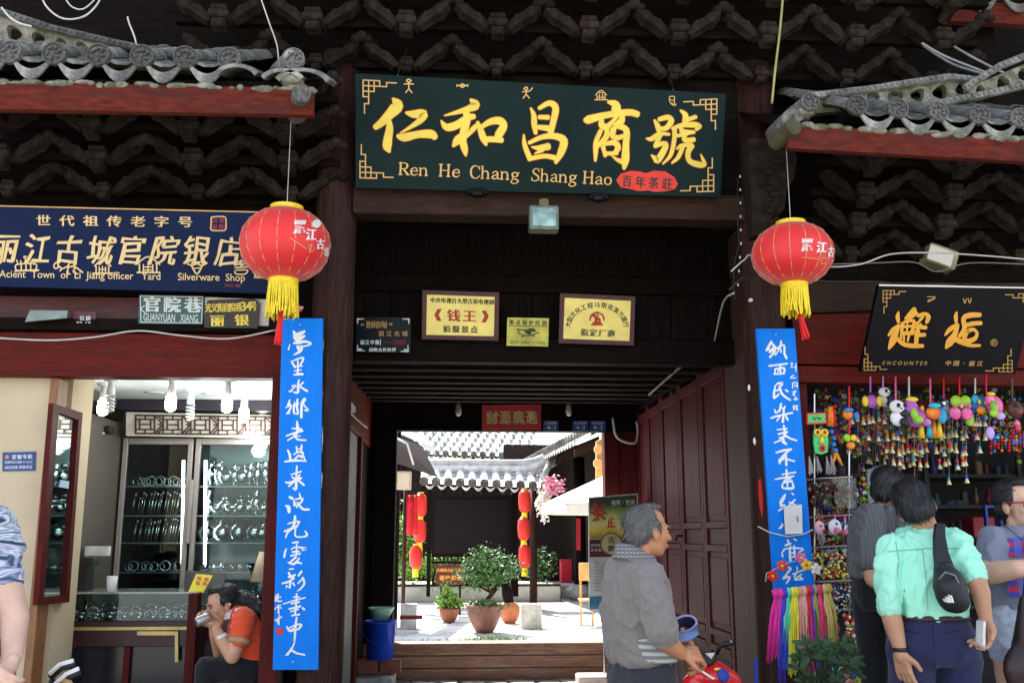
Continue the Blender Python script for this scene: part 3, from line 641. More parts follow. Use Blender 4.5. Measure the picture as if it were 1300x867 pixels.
# ================================================================ the courtyard
def fr_box(px0, px1, py0, py1, Y, th, **k): a = P(px0, py1, Y); b = P(px1, py0, Y); return MB().bb(a.x, b.x, Y, Y+th, a.z, b.z)
SY = 22.0
scr = thing('screen_wall', 'dark timber screen wall with a small upturned tile roof in the courtyard', 'screen wall', (XX(605, SY), SY, 0))
fr_box(548, 650, 628, 702, SY, .12).build('panel', M('dark screen board', (.012, .009, .011), .6, spec=.1, vary=.3, scale=4, st=WX), scr)
for a in ((541, 548), (650, 658)): fr_box(a[0], a[1], 622, 757, SY-.05, .2).build('post', wd_z, scr)
column(672, 682, SY-1.2, ZZ(622, SY-1.2), wb_z, 'post', scr); column(511, 516, SY-1.2, ZZ(612, SY-1.2), wb_z, 'post', scr)
for a, b in ((702, 707), (712, 715), (738, 744)): fr_box(548, 650, a, b, SY+.01, .1).build('rail', wd_x, scr)
for i in range(22):
    fr_box(549+i*4.6, 550.6+i*4.6, 707.3, 711.7, SY+.02, .05).build('baluster', wd_z, scr)
for i in range(9):
    a = P(549+i*11.2, 738, SY); b = P(554.6+i*11.2, 716, SY); c = P(560.2+i*11.2, 738, SY)
    MB().tube([a, b, c], .03, 5).build('lattice_bar', wd_z, scr)
fr_box(552, 646, 633, 698, SY-.03, .025).build('inner_board', M('dark screen board', (0, 0, 0)), scr, bevel=.01)
ea, eb = P(538, 613, SY-.75), P(700, 619, SY-.75); up = V((0, 1, .42))
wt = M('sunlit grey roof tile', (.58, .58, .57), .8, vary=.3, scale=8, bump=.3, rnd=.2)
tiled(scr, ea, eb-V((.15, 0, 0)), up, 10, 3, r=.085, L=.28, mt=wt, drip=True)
MB().prism([ea+V((0, .05, -.03)), eb+V((0, .05, -.03)), eb+V((0, 1.0, .36)), ea+V((0, 1.0, .36))], (0, 0, -.04)).build('roof_deck', wd_x, scr)
rd = []
for t in range(13):
    u = t/12; px = 540+165*u; py = 594+1*u-(0 if u < .72 else ((u-.72)/.28)**2*16); rd.append(P(px, py, SY-.05))
for dz, r in ((0, .09), (.13, .07), (-.14, .07)): MB().tube([p+V((0, 0, dz)) for p in rd], r, 8).build('ridge', wt, scr, True)
MB().tube([P(704, 576, SY-.05), P(697, 590, SY-.4), P(690, 606, SY-.75)], .07, 8).build('hip_ridge', wt, scr, True)
# low stone wall behind / platform
lsw = thing('stone_platform', 'pale stone platform with a timber edge running behind the potted plants', 'platform', (0, 23.4, 0))
a = P(520, 757, 23.4); b = P(690, 741, 23.4)
MB().bb(a.x-1.5, b.x+.4, 23.4, 26, -.006, ZZ(744, 23.4)).build('stone_block', M('pale platform stone', (.5, .5, .46), .85, vary=.2, scale=3, bump=.4), lsw, bevel=.02)
MB().bb(a.x-1.5, b.x+.4, 23.32, 23.5, ZZ(744, 23.4)+.003, ZZ(741, 23.4)).build('timber_edge', wb_x, lsw, bevel=.01)
# far building
fb = thing('courtyard_house', 'far courtyard house with a mossy pale tile roof seen above the screen', 'house', (XX(600, 31), 31, 0))
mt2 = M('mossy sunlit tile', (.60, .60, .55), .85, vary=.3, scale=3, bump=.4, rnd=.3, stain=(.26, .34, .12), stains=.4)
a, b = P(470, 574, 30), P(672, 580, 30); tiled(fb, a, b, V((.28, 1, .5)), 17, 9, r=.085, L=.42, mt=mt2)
MB().prism([a+V((0, .05, -.04)), b+V((0, .05, -.04)), b+V((1, 4.1, 1.95)), a+V((1, 4.1, 1.95))], (0, 0, -.05)).build('roof_deck', wd_x, fb)
fr_box(470, 690, 582, 745, 31.2, .2).build('wall', M('dark far wall', (.018, .013, .012), .8, spec=.08, vary=.4), fb)
for i in range(7): fr_box(505+i*26, 508+i*26, 588, 745, 31.0, .15).build('post', wb_z, fb)
fr_box(470, 690, 583, 590, 30.9, .15).build('beam', wb_x, fb)
# right gallery
rg = thing('gallery_house', 'dark gallery building on the right of the courtyard with an eave running back', 'house', (3.2, 20, 0))
a, b = P(655, 594, 27), P(752, 545, 16.5); ex = b-a
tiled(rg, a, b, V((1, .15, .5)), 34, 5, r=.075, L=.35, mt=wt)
MB().prism([a+V((0, 0, -.05)), b+V((0, 0, -.05)), b+V((3, .5, 1.4)), a+V((3, .5, 1.4))], (0, 0, -.05)).build('roof_deck', wd_x, rg)
MB().add([a+V((1.6, 0, -6)), b+V((1.8, 0, -6)), b+V((1.8, 0, .6)), a+V((1.6, 0, .6))], [(0, 1, 2, 3)]).build('wall', M('dark far wall', (0, 0, 0)), rg)
MB().bb(1.4, 5.5, 27.2, 27.4, 0, 4).build('end_wall', M('dark far wall', (0, 0, 0)), rg)
for k in range(3):
    q = a.lerp(b, .35+.22*k); MB().prism([q+V((.1, 0, -.15)), q+V((3, .4, 1.0)), q+V((3, .4, .8)), q+V((.1, 0, -.3))], (0, .12, 0)).build('rafter', wb_x, rg)
c = P(737, 745, 24); MB().lathe([(.15, .25), (.14, 3.4)], (c.x, 24, 0), 14).build('column', wd_z, rg, True)
MB().lathe([(.25, 0), (.36, .1), (.36, .25), (.2, .36)], (c.x, 24, 0), 16).build('column_base', flag, rg, True)
MB().bb(XX(690, 20), 6, 24.5, 26.9, -.006, .3).build('plinth', flag, rg, bevel=.02)
m = MB(); m.prism([P(757, 560, 15.5), P(765, 556, 15.5), P(765, 665, 15.5), P(757, 665, 15.5)], (0, .1, 0)); m.lathe([(.07, 0), (.07, .08)], P(760, 570, 15.4), 12, (0, 1, 0)); m.lathe([(.08, 0), (.08, .08)], P(760, 588, 15.4), 12, (0, 1, 0))
post = tag(m.build('carved_post', M('sunlit yellow wood', (.55, .30, .10), .6, vary=.3, scale=5), None, bevel=.01), 'sunlit yellow carved timber post beside the white parasol', 'post')
MB().bb(XX(765, 15.8), XX(800, 15.8), 15.8, 15.95, 0, 4.2).build('white_wall', M('whitewash', (.8, .78, .72), .8, vary=.05), rg)
# left gallery
lg = thing('side_house', 'dark timber house on the left of the courtyard carrying a loudspeaker', 'house', (-2, 18, 0))
MB().bb(-3, XX(506, 17), 17, 17.2, 0, 4.2).build('wall', wd_z, lg)
MB().prism([P(495, 552, 16), P(536, 566, 19.5), P(556, 606, 21), P(495, 585, 16)], (-.3, .1, .2)).build('eave_board', wb_x, lg)
MB().prism([P(495, 545, 16.2), P(530, 560, 19), P(554, 578, 21.2), P(550, 566, 21.2), P(520, 550, 19)], (-.2, 0, .25)).build('roof', wt, lg)
MB().tube([P(503, 556, 15.9), P(517, 563, 15.9), P(525, 590, 15.9)], .018, 6).build('drain_pipe', cable_w, lg, True)
sp = thing('loudspeaker', 'beige box loudspeaker on the timber wall left of the courtyard screen', 'loudspeaker', P(512, 610, 16.2))
fr_box(503, 522, 598, 621, 16.3, .2).build('cabinet', M('beige speaker case', (.5, .38, .26), .6), sp, bevel=.01); fr_box(505, 520, 600, 619, 16.285, .01).build('grille', M('beige grille', (.6, .5, .38), .8, scale=60, bump=.5), sp)

# ================================================================ the big gate sign
g_sign = M('dark green lacquer', (.004, .016, .015), .5, vary=.25, scale=2, bump=.03, spec=.12)
pl = tilt(P(685, 250, 5.82), 14)
sg = thing('gate_sign', 'large dark green signboard with five gold calligraphy characters over the gateway', 'signboard', pl.at(685, 250))
slab(pl, ((451, 93), (922, 119), (915, 251), (451, 239)), .045).build('board', g_sign, sg, bevel=.004)
BIG = [
 ((460, 100), 5.417, '210,138,14 240,185,82 190,245,66 130,305,50 90,335,38|180,285,30 188,340,46 175,420,58 172,470,58 188,505,16|300,235,15 350,245,50 420,245,60 395,290,42 330,335,24 262,375,8|245,395,28 290,405,55 380,385,48 470,382,58 500,405,40'),
 ((460, 100), 5.417, '745,145,16 775,180,66 740,205,46 660,230,28 565,255,8|542,290,10 580,335,48 650,320,52 725,270,45 768,262,34|700,215,30 720,260,50 705,340,55 690,420,50 705,490,42 712,532,12|722,370,28 660,420,58 625,465,18|700,420,10 760,350,34 795,312,20|792,300,20 810,345,38 832,410,44 852,455,20|800,350,20 870,302,40 940,290,52 972,325,50 942,380,55 925,420,40|832,420,40 890,418,38 960,425,34'),
 ((650, 120), 8.67, '205,152,16 240,230,52 245,330,60 262,430,40|300,155,40 410,98,58 480,150,72 455,300,66 420,440,58|300,252,45 400,255,52|290,362,48 400,375,64|130,445,16 140,560,48 200,715,56|190,535,38 330,472,52 470,462,66 570,510,84 540,640,76 480,752,36|215,580,12 300,592,58 400,575,76|330,615,50 250,655,10|200,708,48 360,680,48 470,700,56'),
 ((735, 120), 8.667, '322,84,30 400,112,84 410,180,104|70,285,56 105,280,88 250,240,70 420,212,66 560,200,70 645,222,66|250,280,48 250,340,66 310,370,76|430,222,46 380,290,38 300,370,66|480,240,48 462,300,76 400,350,66|240,400,46 190,520,52 185,620,52 180,732,25|310,400,48 300,470,62 220,560,44 190,580,20|380,380,64 370,460,60 430,478,54 485,460,46|420,350,54 520,392,66 516,560,70 510,720,84 496,820,30|475,740,60 420,720,36 360,675,10|265,580,46 290,680,36|280,550,36 390,532,60 430,590,62 390,650,46|290,652,44 420,650,38'),
 ((810, 130), 8.67, '180,198,20 215,260,54 230,320,46|232,190,46 330,168,56 365,212,62 310,285,54 230,290,36|90,400,14 150,405,50 240,348,46 345,355,28|240,362,54 190,488,46|190,482,46 290,452,46 300,500,62 220,635,70 190,620,54 147,582,14|467,92,20 520,140,58 520,230,68|530,200,46 636,162,42|380,292,36 480,255,46 620,250,62 685,267,36 640,300,36|400,290,50 400,400,46 360,580,42 272,680,14|470,280,36 500,330,62 618,330,36|430,370,36 540,350,40|510,370,46 520,420,54 615,412,52|427,515,20 480,480,44 590,470,44|490,500,46 440,610,42 372,670,18|590,480,62 550,560,56 570,650,54 680,690,64 736,688,36 718,640,34 690,575,10')]
for org, s, st in BIG:
    m1, m2 = MB(), MB(); brush(m2, pl, .0015, st, org, s, 1.1*s*.75, dz=.0001); brush(m1, pl, .0045, st, org, s)
    b = m1.build('character', gold, sg); m2.build('outline', red_o, b)
m1 = MB(); serif(m1, pl, .003, 'Ren', (505, 222), (544, 223.5), 15.5, 1.2)
for s, a, b in (('He', (556, 224), (584, 225.2)), ('Chang', (595, 226), (659, 229)), ('Shang', (673, 229.5), (732, 232.5)), ('Hao', (739, 233), (777, 235))): serif(m1, pl, .003, s, a, b, 15.5, 1.2)
m1.build('lettering', gold_o, sg)
m1 = MB()
fret(m1, pl, .003, (461, 102), 1.75, 1.75, .45, .05); fret(m1, pl, .003, (910, 126), -1.75, 1.6, .45, -.05)
fret(m1, pl, .003, (457, 226), 1.75, -1.75, .45, .03); fret(m1, pl, .003, (906, 243), -1.75, -1.75, .45, -.03)
fx_ = '{0},0,2 {0},3,2'
for cx, cy, st in ((519, 112, '0,-7,1.5 -3,-9,1.5 0,-11,1.5 3,-9,1.5 0,-7,1.5|0,-7,1.5 0,1,1.5|-6,-5,1.5 6,-5,1.5|0,1,1.5 -4,6,1.5|0,1,1.5 4,6,1.5'), (587, 109, '-7,0,1.6 7,0,1.6|-7,-1.5,1 -7,1.5,1|0,-2.5,1.2 -3,0,1.2 0,2.5,1.2 3,0,1.2 0,-2.5,1.2|7,-1.5,1 7,1.5,1'),
                   (668, 119, '0,-4,1.5 -3,-6,1.5 0,-8,1.5 2,-6,1.5 0,-4,1.5|0,-4,1.5 0,1,1.5|-5,-2,1.5 4,-3,1.5 8,-7,1.5|0,1,1.5 -4,6,1.5|0,1,1.5 4,6,1.5'), (763, 121, '-7,0,1.2 0,-6,1.2 7,0,1.2|-5,0,1.2 -5,6,1.2|5,0,1.2 5,6,1.2|-8,6,1.5 8,6,1.5|-2,-1,1.2 -2,5,1.2|2,-1,1.2 2,5,1.2|-5,3,1 5,3,1|-4,-3,1 4,-3,1'), (853, 129, '-3,-6,1.2 3,-6,1.2 3,1,1.2 5,5,1.2 0,4,1.2 -3,-1,1.2 -3,-6,1.2|0,2,1 2,4,1|-2,-2,1 2,-1,1')):
    brush(m1, pl, .003, st, (cx, cy), 1, 0)
m1.build('ornament', gold_o, sg)
pts = [(782, 229), (788, 221), (800, 217), (812, 218), (820, 220), (830, 217), (845, 218), (856, 225), (861, 234), (857, 240), (846, 243), (832, 244), (822, 242), (810, 243), (800, 240), (788, 238)]
MB().prism([pl.at(x, y, .004) for x, y in pts], pl.n*-.004).build('red_seal', M('bright red paint', (.72, .03, .012), .45, vary=.05, bump=0), sg)
m1 = MB(); text_cells(m1, lambda x, y: pl.at(x, y, .006), '百年茶莊', (796, 230), (847, 233.5), 14, 12, .012, warp=.03); m1.build('lettering', black, sg)
for px, py in ((606, 243), (760, 249)):
    c = P(px, py+3, 5.75); k = MB(); 
    for i in range(9): a = pi*i/8; k.ell(c+V((.052*cos(a), 0, .022*sin(a))), (.018, .03, .015), None, 7, 5)
    k.ell(c, (.05, .03, .03)); b = k.build('sign_rest', M('black iron', (.02, .02, .022), .4, 1, vary=.2), sg, True)
MB().tube([pl.at(505, 96), P(518, 60, 6.0)], .004).build('hanging_wire', steel, sg); MB().tube([pl.at(855, 115), P(846, 80, 6.0)], .004).build('hanging_wire', steel, sg)

# ================================================================ left shop sign
pl = tilt(P(160, 366, 5.8), 12); navy = M('deep blue lacquer', (.004, .013, .055), .5, vary=.2, scale=2, bump=.03, spec=.12)
sg = thing('shop_sign', 'long dark blue signboard of the silver shop with gold characters and pictographs', 'signboard', pl.at(160, 366))
slab(pl, ((-120, 258), (342, 269), (342, 373), (-120, 361)), .04).build('board', navy, sg, bevel=.004)
MB().prism([pl.at(-120, 258, .008), pl.at(342, 269, .008), pl.at(342, 270.5, .008), pl.at(-120, 259.5, .008)], pl.n*-.006).build('trim', gold_o, sg)
at = lambda x, y: pl.at(x, y, .003); g2 = M('pale gold paint', (.80, .58, .26), .45, vary=.1, bump=0)
m1 = MB(); text_cells(m1, at, '世代祖传老字号', (55, 280), (235, 282), 13.5, 18, .02, warp=.04)
text_cells(m1, at, '丽江古城官院银店', (8, 316), (290, 319), 37, 32, .012, .25, warp=.10); text_line(m1, at, 'Acient  Town  of  Li  Jiang officer   Yard      Silverware  Shop', (-1, 352), (311, 357), 9.5, .01)
text_cells(m1, at, '保证', (328, 329), (328, 348), 12, 14, .02); m1.build('lettering', g2, sg)
m1 = MB()
for x, y, st in ((33, 340, '-14,4,2 16,3,2|-12,4,1.6 -12,-4,1.6 12,-5,1.6 12,3,1.6|-6,4,1.4 -6,-4,1.4|0,4,1.4 0,-4,1.4|6,4,1.4 6,-4,1.4|-10,-4,1.4 -12,-10,1.4|-6,-4,1.4 -7,-9,1.4|0,-4,1.4 0,-10,1.4 -3,-14,1.4 1,-14,1.4|5,-4,1.4 7,-9,1.4|10,-4,1.4 12,-9,1.4'), (87, 340, '-19,-3,1.6 -15,-7,1.6 -13,-1,1.6 -17,1,1.6 -19,-3,1.6|-13,-3,1.6 -8,1,1.6 -2,-1,1.6 8,-1,1.8 18,6,1.8|-8,1,1.5 -11,4,1.5|-2,-1,1.5 3,-8,1.5|0,0,1.5 -2,6,1.5 2,8,1.5|8,-1,1.5 6,-8,1.5|9,0,1.5 6,5,1.5 12,8,1.5'), (130, 341, '-10,-3,1.5 0,-11,1.5 11,-3,1.5|-8,-3,1.5 -8,6,1.5|8,-3,1.5 8,6,1.5|-12,6,1.8 13,6,1.8|-4,-2,1.3 -4,5,1.3|4,-2,1.3 4,5,1.3|-4,1,1.2 4,1,1.2|0,-3,1.2 0,5,1.2'), (188, 340, '-14,-5,1.5 0,-14,1.5 15,-4,1.5|-11,-5,1.5 -11,6,1.5|11,-5,1.5 11,6,1.5|-14,6,1.8 15,6,1.8|-6,-4,1.3 -6,5,1.3|6,-4,1.3 6,5,1.3|-6,-1,1.2 6,-1,1.2|0,-8,1.2 0,5,1.2|-6,3,1.2 6,3,1.2'), (250, 340, '-12,-5,1.6 -6,-3,1.6 0,-5,1.6 6,-3,1.6 13,-6,1.6|-7,-3,1.6 0,8,1.8 7,-3,1.6|-5,1,1.2 5,0,1.2'), (306, 342, '-6,-10,1.5 6,-10,1.5|-8,-6,1.5 8,-7,1.5|0,-12,1.5 0,-3,1.5|-8,-2,1.5 8,-3,1.5|-6,1,1.5 8,1,1.5 5,6,1.5 -6,6,1.5 -8,2,1.5|-3,-8,1.2 3,-5,1.2')): brush(m1, pl, .004, st, (x, y), 1, .1)
brush(m1, pl, .004, '-9,-8,1.4 0,-9,1.4 9,-8,1.4 10,0,1.4 9,8,1.4 0,9,1.4 -9,8,1.4 -9,0,1.4 -9,-8,1.4', (277, 284), 1); m1.build('ornament', g2, sg)
m1 = MB(); text_cells(m1, at, '信誉', (272, 279.5), (282, 279.5), 7, 8, .02); text_cells(m1, at, '说明', (272, 288.5), (282, 288.5), 7, 8, .02); text_line(m1, at, 'SINCE 1988', (285, 364), (305, 365), 4, .02); m1.build('seal_lettering', M('muted red paint', (.35, .03, .05), .5, bump=0), sg)

# ---------------------------------------------------------------- street and house-number signs
def flatsign(name, label, cat, plane, corners, mat, thick=.012, texts=(), extra=None, edge=None):
    c = plane.at(sum(x for x, y in corners)/4, max(y for x, y in corners)); t = thing(name, label, cat, c)
    if edge:
        cx = sum(x for x, y in corners)/4; cy = sum(y for x, y in corners)/4; w_, em = edge
        slab(plane, [(x+(w_ if x > cx else -w_), y+(w_ if y > cy else -w_)) for x, y in corners], thick*1.4, -.002).build('frame', em, t, bevel=.003)
    slab(plane, corners, thick).build('board', mat, t, bevel=.001)
    for fn, mt in texts:
        m = MB(); fn(m, lambda x, y: plane.at(x, y, .0018), plane); m.build('lettering', mt, t)
    return t
pF = tilt(P(215, 395, 5.90), 6)
flatsign('street_sign', 'small dark green street sign with white characters under the blue shop sign', 'street sign', pF, ((177, 374), (259, 376), (257, 412), (175, 411)), M('grey green enamel', (.035, .085, .085), .35, vary=.15), .01, [
 (lambda m, a, p: (text_cells(m, a, '官院巷', (193, 386.5), (245, 387.5), 19, 20, .04), text_line(m, a, 'GUANYUAN   XIANG', (182, 407), (251, 409), 10, .012)), M('off white enamel', (.62, .68, .64), .4, vary=.1)),
 (lambda m, a, p: brush(m, p, .002, '1,2,.8 80,3,.8|80,3,.8 79,36,.8|79,36,.8 2,35,.8|2,35,.8 1,2,.8|7,14,1.2 2,18,1.2 7,23,1.2', (177, 374), 1), M('off white enamel', (0, 0, 0)))])
pF2 = tilt(P(300, 400, 5.92), 6)
flatsign('metal_plate', 'plain pale metal plate behind the house number sign of the silver shop', 'metal plate', pF2, ((259, 377), (343, 380), (341, 414), (262, 412)), M('dull zinc', (.5, .48, .42), .45, .6, vary=.25, stain=(.3, .25, .2)), .006)
pF3 = tilt(P(290, 400, 5.885), 6)
flatsign('house_number_sign', 'dark brown number sign with yellow characters reading 34 in front of the metal plate', 'house number sign', pF3, ((264, 381), (323, 379), (329, 385), (327, 417), (259, 416), (258, 392)), M('dark brown lacquer', (.022, .015, .012), .4, vary=.2), .012, [
 (lambda m, a, p: (text_cells(m, a, '光义街官院巷', (264.5, 391), (303, 390), 11, 8, .02), text_cells(m, a, '34号', (309, 389), (322, 388.5), 12, 7, .02), text_cells(m, a, '丽银', (276, 407), (307, 406.5), 14, 17, .03)), M('yellow paint', (.80, .60, .06), .4, bump=0))])
pF4 = tilt(P(105, 405, 5.93), 4)
flatsign('notice_plate', 'tiny maroon notice plate with white characters left of the street sign', 'sign', pF4, ((93, 395), (122, 396), (121, 413), (92, 412)), M('maroon enamel', (.10, .02, .03), .4), .006, [
 (lambda m, a, p: (text_cells(m, a, '公房', (104, 404), (112, 404), 6, 6, .03), text_line(m, a, '95 19', (97, 411), (115, 411.5), 3, .02)), M('off white enamel', (0, 0, 0)))])
lampb = tag(MB().prism([P(38, 393, 5.86), P(86, 394, 5.86), P(85, 404, 5.86), P(31, 409, 5.86)], (0, .05, .01)).build('wall_light', M('grey green metal', (.20, .24, .22), .3, .5, vary=.3), None, bevel=.004), 'short grey metal wall light on the maroon board at far left', 'wall light')

# ================================================================ couplet boards
BLUE = M('bright blue enamel', (.002, .20, .78), .5, vary=.10, scale=3, bump=.06, stain=(.01, .15, .58), stains=.25, st=(6, 6, 1), spec=.15)
def couplet(label, pl, corners, L):
    t = thing('couplet_board', label, 'couplet board', pl.at(*corners[3]))
    slab(pl, corners, .03).build('board', BLUE, t, bevel=.003)
    for i, (org, st) in enumerate(L): m = MB(); brush(m, pl, .0015, st, org, 7.233, 1.2, dz=.0001); m.build('character', white, t)
    return t
pl = tilt(P(378, 640, 5.78), 0)
LC = [((350, 410), '165,75,16 185,110,40 235,95,35 265,75,18|165,125,14 200,150,40 265,120,18|130,195,6 118,245,12|165,185,16 215,180,28 270,170,22 325,190,14 270,212,12 215,215,14|245,215,16 225,260,24 165,292,8|200,215,24 215,245,26'),
 ((350, 410), '140,350,8 165,385,18 180,410,12|155,350,10 215,325,12 255,325,16 225,385,14|200,330,10 205,390,14 200,470,14|165,400,8 245,395,10|165,478,10 205,470,20 250,470,18|170,440,8 235,430,8'),
 ((350, 410), '215,520,10 205,570,20 205,635,20 170,635,14|150,580,12 185,575,12 130,630,8|120,628,8 150,625,14|255,545,14 225,580,14 290,625,20'),
 ((350, 410), '130,705,10 115,760,18 145,760,14 110,830,16|95,775,10 135,740,12|100,830,12 130,825,12|175,725,10 165,790,16 170,830,16|200,700,14 195,770,20 205,830,14 175,830,10|265,690,14 240,740,20 235,866,24|275,700,14 255,745,10 300,800,14 265,800,12|160,760,12 210,740,14'),
 ((350, 525), '195,70,12 200,120,24 190,190,14 110,245,10|150,135,10 235,140,16|95,205,10 165,180,16 245,155,20|165,180,16 200,235,16 280,243,12|180,205,10 225,205,8'),
 ((350, 525), '110,335,14 130,380,22 135,435,14|80,440,10 150,430,22 220,430,16 280,435,10|190,300,12 195,345,14|240,285,12 235,340,14 260,400,14 270,430,8|165,375,10 215,350,14 255,360,12|180,410,12 215,385,18 240,400,18|195,330,10 245,310,8'),
 ((350, 525), '195,480,14 190,560,16 185,690,24 160,680,10|140,560,10 235,530,14|150,580,14 175,600,12|220,560,14 205,590,12|90,630,12 140,630,20 235,590,18|175,620,14 120,665,14|195,600,16 260,655,18'),
 ((340, 625), '200,40,20 225,55,26|160,120,8 190,135,34 195,180,24|290,5,10 300,50,14|240,65,10 320,55,16 285,110,14 235,120,8|240,80,18 250,115,24|270,90,14 320,150,20 380,155,14|285,110,14 262,140,8'),
 ((340, 625), '250,215,20 240,300,22 180,370,16 165,415,10|185,285,12 270,265,14 285,280,20|290,265,14 260,320,12|150,355,12 190,345,24 275,305,16|255,330,12 255,400,14 330,405,14 360,385,20 340,350,6'),
 ((340, 625), '225,460,12 280,455,16|170,515,10 155,560,18 150,595,14|215,520,10 260,500,12 350,515,22 310,530,8|265,470,10 262,560,14|225,545,14 285,540,16|210,580,14 300,560,14|260,590,20 200,645,12|185,640,10 240,655,20 290,600,12|270,640,24 310,650,12'),
 ((340, 725), '190,10,14 215,45,20 250,30,16|190,50,16 240,60,14|130,110,12 190,95,18 245,60,12|210,80,16 200,150,18|175,130,14 170,150,10|230,105,16 245,130,14|310,0,20 280,40,16|325,60,8 290,95,12|320,60,22 335,110,18 300,160,14 270,180,6|300,90,14 275,110,10|200,-20,12 235,-25,12'),
 ((340, 725), '265,205,14 260,300,18 250,390,14|235,235,10 290,235,12|140,298,8 250,265,12 345,240,10|215,295,14 290,280,14|195,345,14 300,320,18|210,370,10 280,345,14|220,405,12 290,395,16|320,335,18 335,350,20'),
 ((340, 725), '265,420,14 255,500,20 245,640,16|175,505,12 200,545,20 240,520,10|195,520,10 260,490,14 310,490,18 280,530,18|210,550,12 275,530,14'),
 ((340, 725), '250,640,10 225,700,14 180,765,18|165,770,8 200,730,10 215,700,10|170,765,10 215,725,18 265,750,16 340,765,12'),
 ((340, 725), '75,215,10 70,275,12|95,205,12 90,270,14 130,270,8|65,240,8 120,235,10|85,320,8 120,310,8|65,350,8 80,330,6 125,335,8|95,310,8 100,385,14|65,450,10 130,415,10|105,400,8 100,485,14|90,440,8 85,470,8')]
bd = couplet('tall blue board with white calligraphy hanging on the left gate post', pl, ((358, 404), (410, 404), (404, 850), (346, 850)), LC)
MB().prism([pl.at(x, y, .003) for x, y in ((351, 797), (359, 797), (359, 805), (351, 805))], pl.n*-.002).build('red_stamp', M('bright red paint', (0, 0, 0)), bd)
for q in ((381, 412), (372, 840)): MB().ell(pl.at(*q, .002), (.005, .003, .005)).build('nail', steel, bd)
RC = [((962, 425), '125,60,16 90,130,24 75,145,10|130,80,16 150,110,22 110,160,20|150,120,16 135,180,16 110,205,18|100,140,10 180,125,12|165,110,10 155,185,10|215,60,18 205,110,14 165,185,8|180,120,12 240,95,16 245,170,18 265,215,20|205,120,10 215,160,14'),
 ((962, 425), '105,285,16 150,280,14 270,265,14|215,275,10 185,340,12|165,310,10 155,355,14|155,315,12 240,305,18 240,355,16|150,362,12 240,355,14|205,285,12 210,345,14'),
 ((962, 425), '175,450,16 225,445,22 200,480,14|165,460,12 150,520,16 150,575,22|150,515,12 215,500,14|150,580,18 195,545,14 185,540,8|195,480,14 230,550,18 300,600,14|255,505,14 275,520,16'),
 ((962, 425), '215,630,16 200,700,18|155,685,10 165,715,14 190,700,12|250,655,12 235,700,14|205,660,10 240,680,14|120,765,14 180,745,16 320,715,14|240,690,14 230,800,22|200,755,14 175,790,10|255,740,14 275,780,18'),
 ((970, 535), '180,35,14 190,110,20 165,160,16 95,195,10|120,75,10 210,65,12|130,115,14 215,95,16|190,120,20 230,150,16 300,175,12|140,150,12 200,135,14|175,160,18 190,200,22|165,185,14 205,205,18'),
 ((970, 535), '110,285,14 180,265,20 250,255,18|235,260,16 190,300,16 135,360,16|185,310,14 140,385,16|165,350,16 200,330,14|200,300,16 205,400,20|210,345,14 280,365,14'),
 ((970, 535), '205,440,14 210,520,22|165,485,10 290,465,14|100,530,10 180,515,14 275,500,12|185,540,14 245,520,14|175,560,16 255,545,20|170,575,14 175,610,16 265,610,22 260,560,12|215,560,14 215,610,10'),
 ((970, 535), '195,670,16 150,740,20 170,770,20|190,690,16 165,740,18|150,775,14 190,765,12|135,820,10 180,790,14|255,655,10 270,670,14|285,715,14 230,770,14|230,740,12 285,760,10'),
 ((975, 640), '135,180,12 120,210,20 100,220,8|100,55,10 140,30,10|165,150,10 250,140,10'),
 ((975, 640), '180,325,14 190,355,16|160,375,18 210,360,14|235,315,10 260,330,14|150,420,14 130,440,10 135,480,14|145,410,10 230,400,14 325,410,14 280,440,10|205,385,12 200,440,18 205,515,22|240,380,12 245,470,16|195,450,12 250,440,14|200,485,12 245,480,12'),
 ((975, 640), '165,570,14 210,590,18 180,620,14|205,600,14 140,680,18|140,680,16 200,665,18 170,725,14|265,570,10 270,605,10|225,640,10 330,600,12|265,620,14 240,665,12|245,685,14 310,640,10|245,690,14 320,685,18|290,650,12 310,690,14'),
 ((962, 425), '300,265,8 320,260,8 305,300,6|350,265,8 350,335,8|320,300,6 355,290,8|330,370,6 300,395,8 350,395,6|320,440,6 320,490,8|325,440,6 360,440,8 360,485,8|335,460,8 350,470,8|315,525,6 355,520,6|340,510,6 335,560,8|330,535,6 320,555,6|350,570,8 345,600,14|330,590,6 370,590,6|330,645,8 330,690,8|320,665,6 370,650,6|350,650,10 365,690,12|345,675,10 345,685,6')]
pl = tilt(P(1000, 640, 5.76), 0)
bd2 = couplet('tall blue board with white calligraphy hanging on the right gate post behind ribbons', pl, ((960, 417), (1009, 417), (1042, 850), (990, 850)), RC)
MB().ell(pl.at(985, 425, .002), (.005, .003, .005)).build('nail', steel, bd2)
note = tag(MB().prism([P(x, y, 5.735) for x, y in ((995, 642), (1018, 640), (1019, 677), (997, 678))], (0, .003, 0)).build('paper_note', paper), 'creased grey paper note tied over the characters of the right blue board', 'paper note')
MB().tube([P(1012, 655, 5.73), P(1013, 662, 5.73)], .003, 4).build('ink_mark', black, note)
tag(MB().tube([P(962, 668, 5.74), P(978, 676, 5.73), P(1000, 681, 5.72), P(1020, 678, 5.73), P(1032, 672, 5.75)], .004, 5).build('tie_wire', cable_w), 'pale wire tied round the right blue board under the paper note', 'wire')
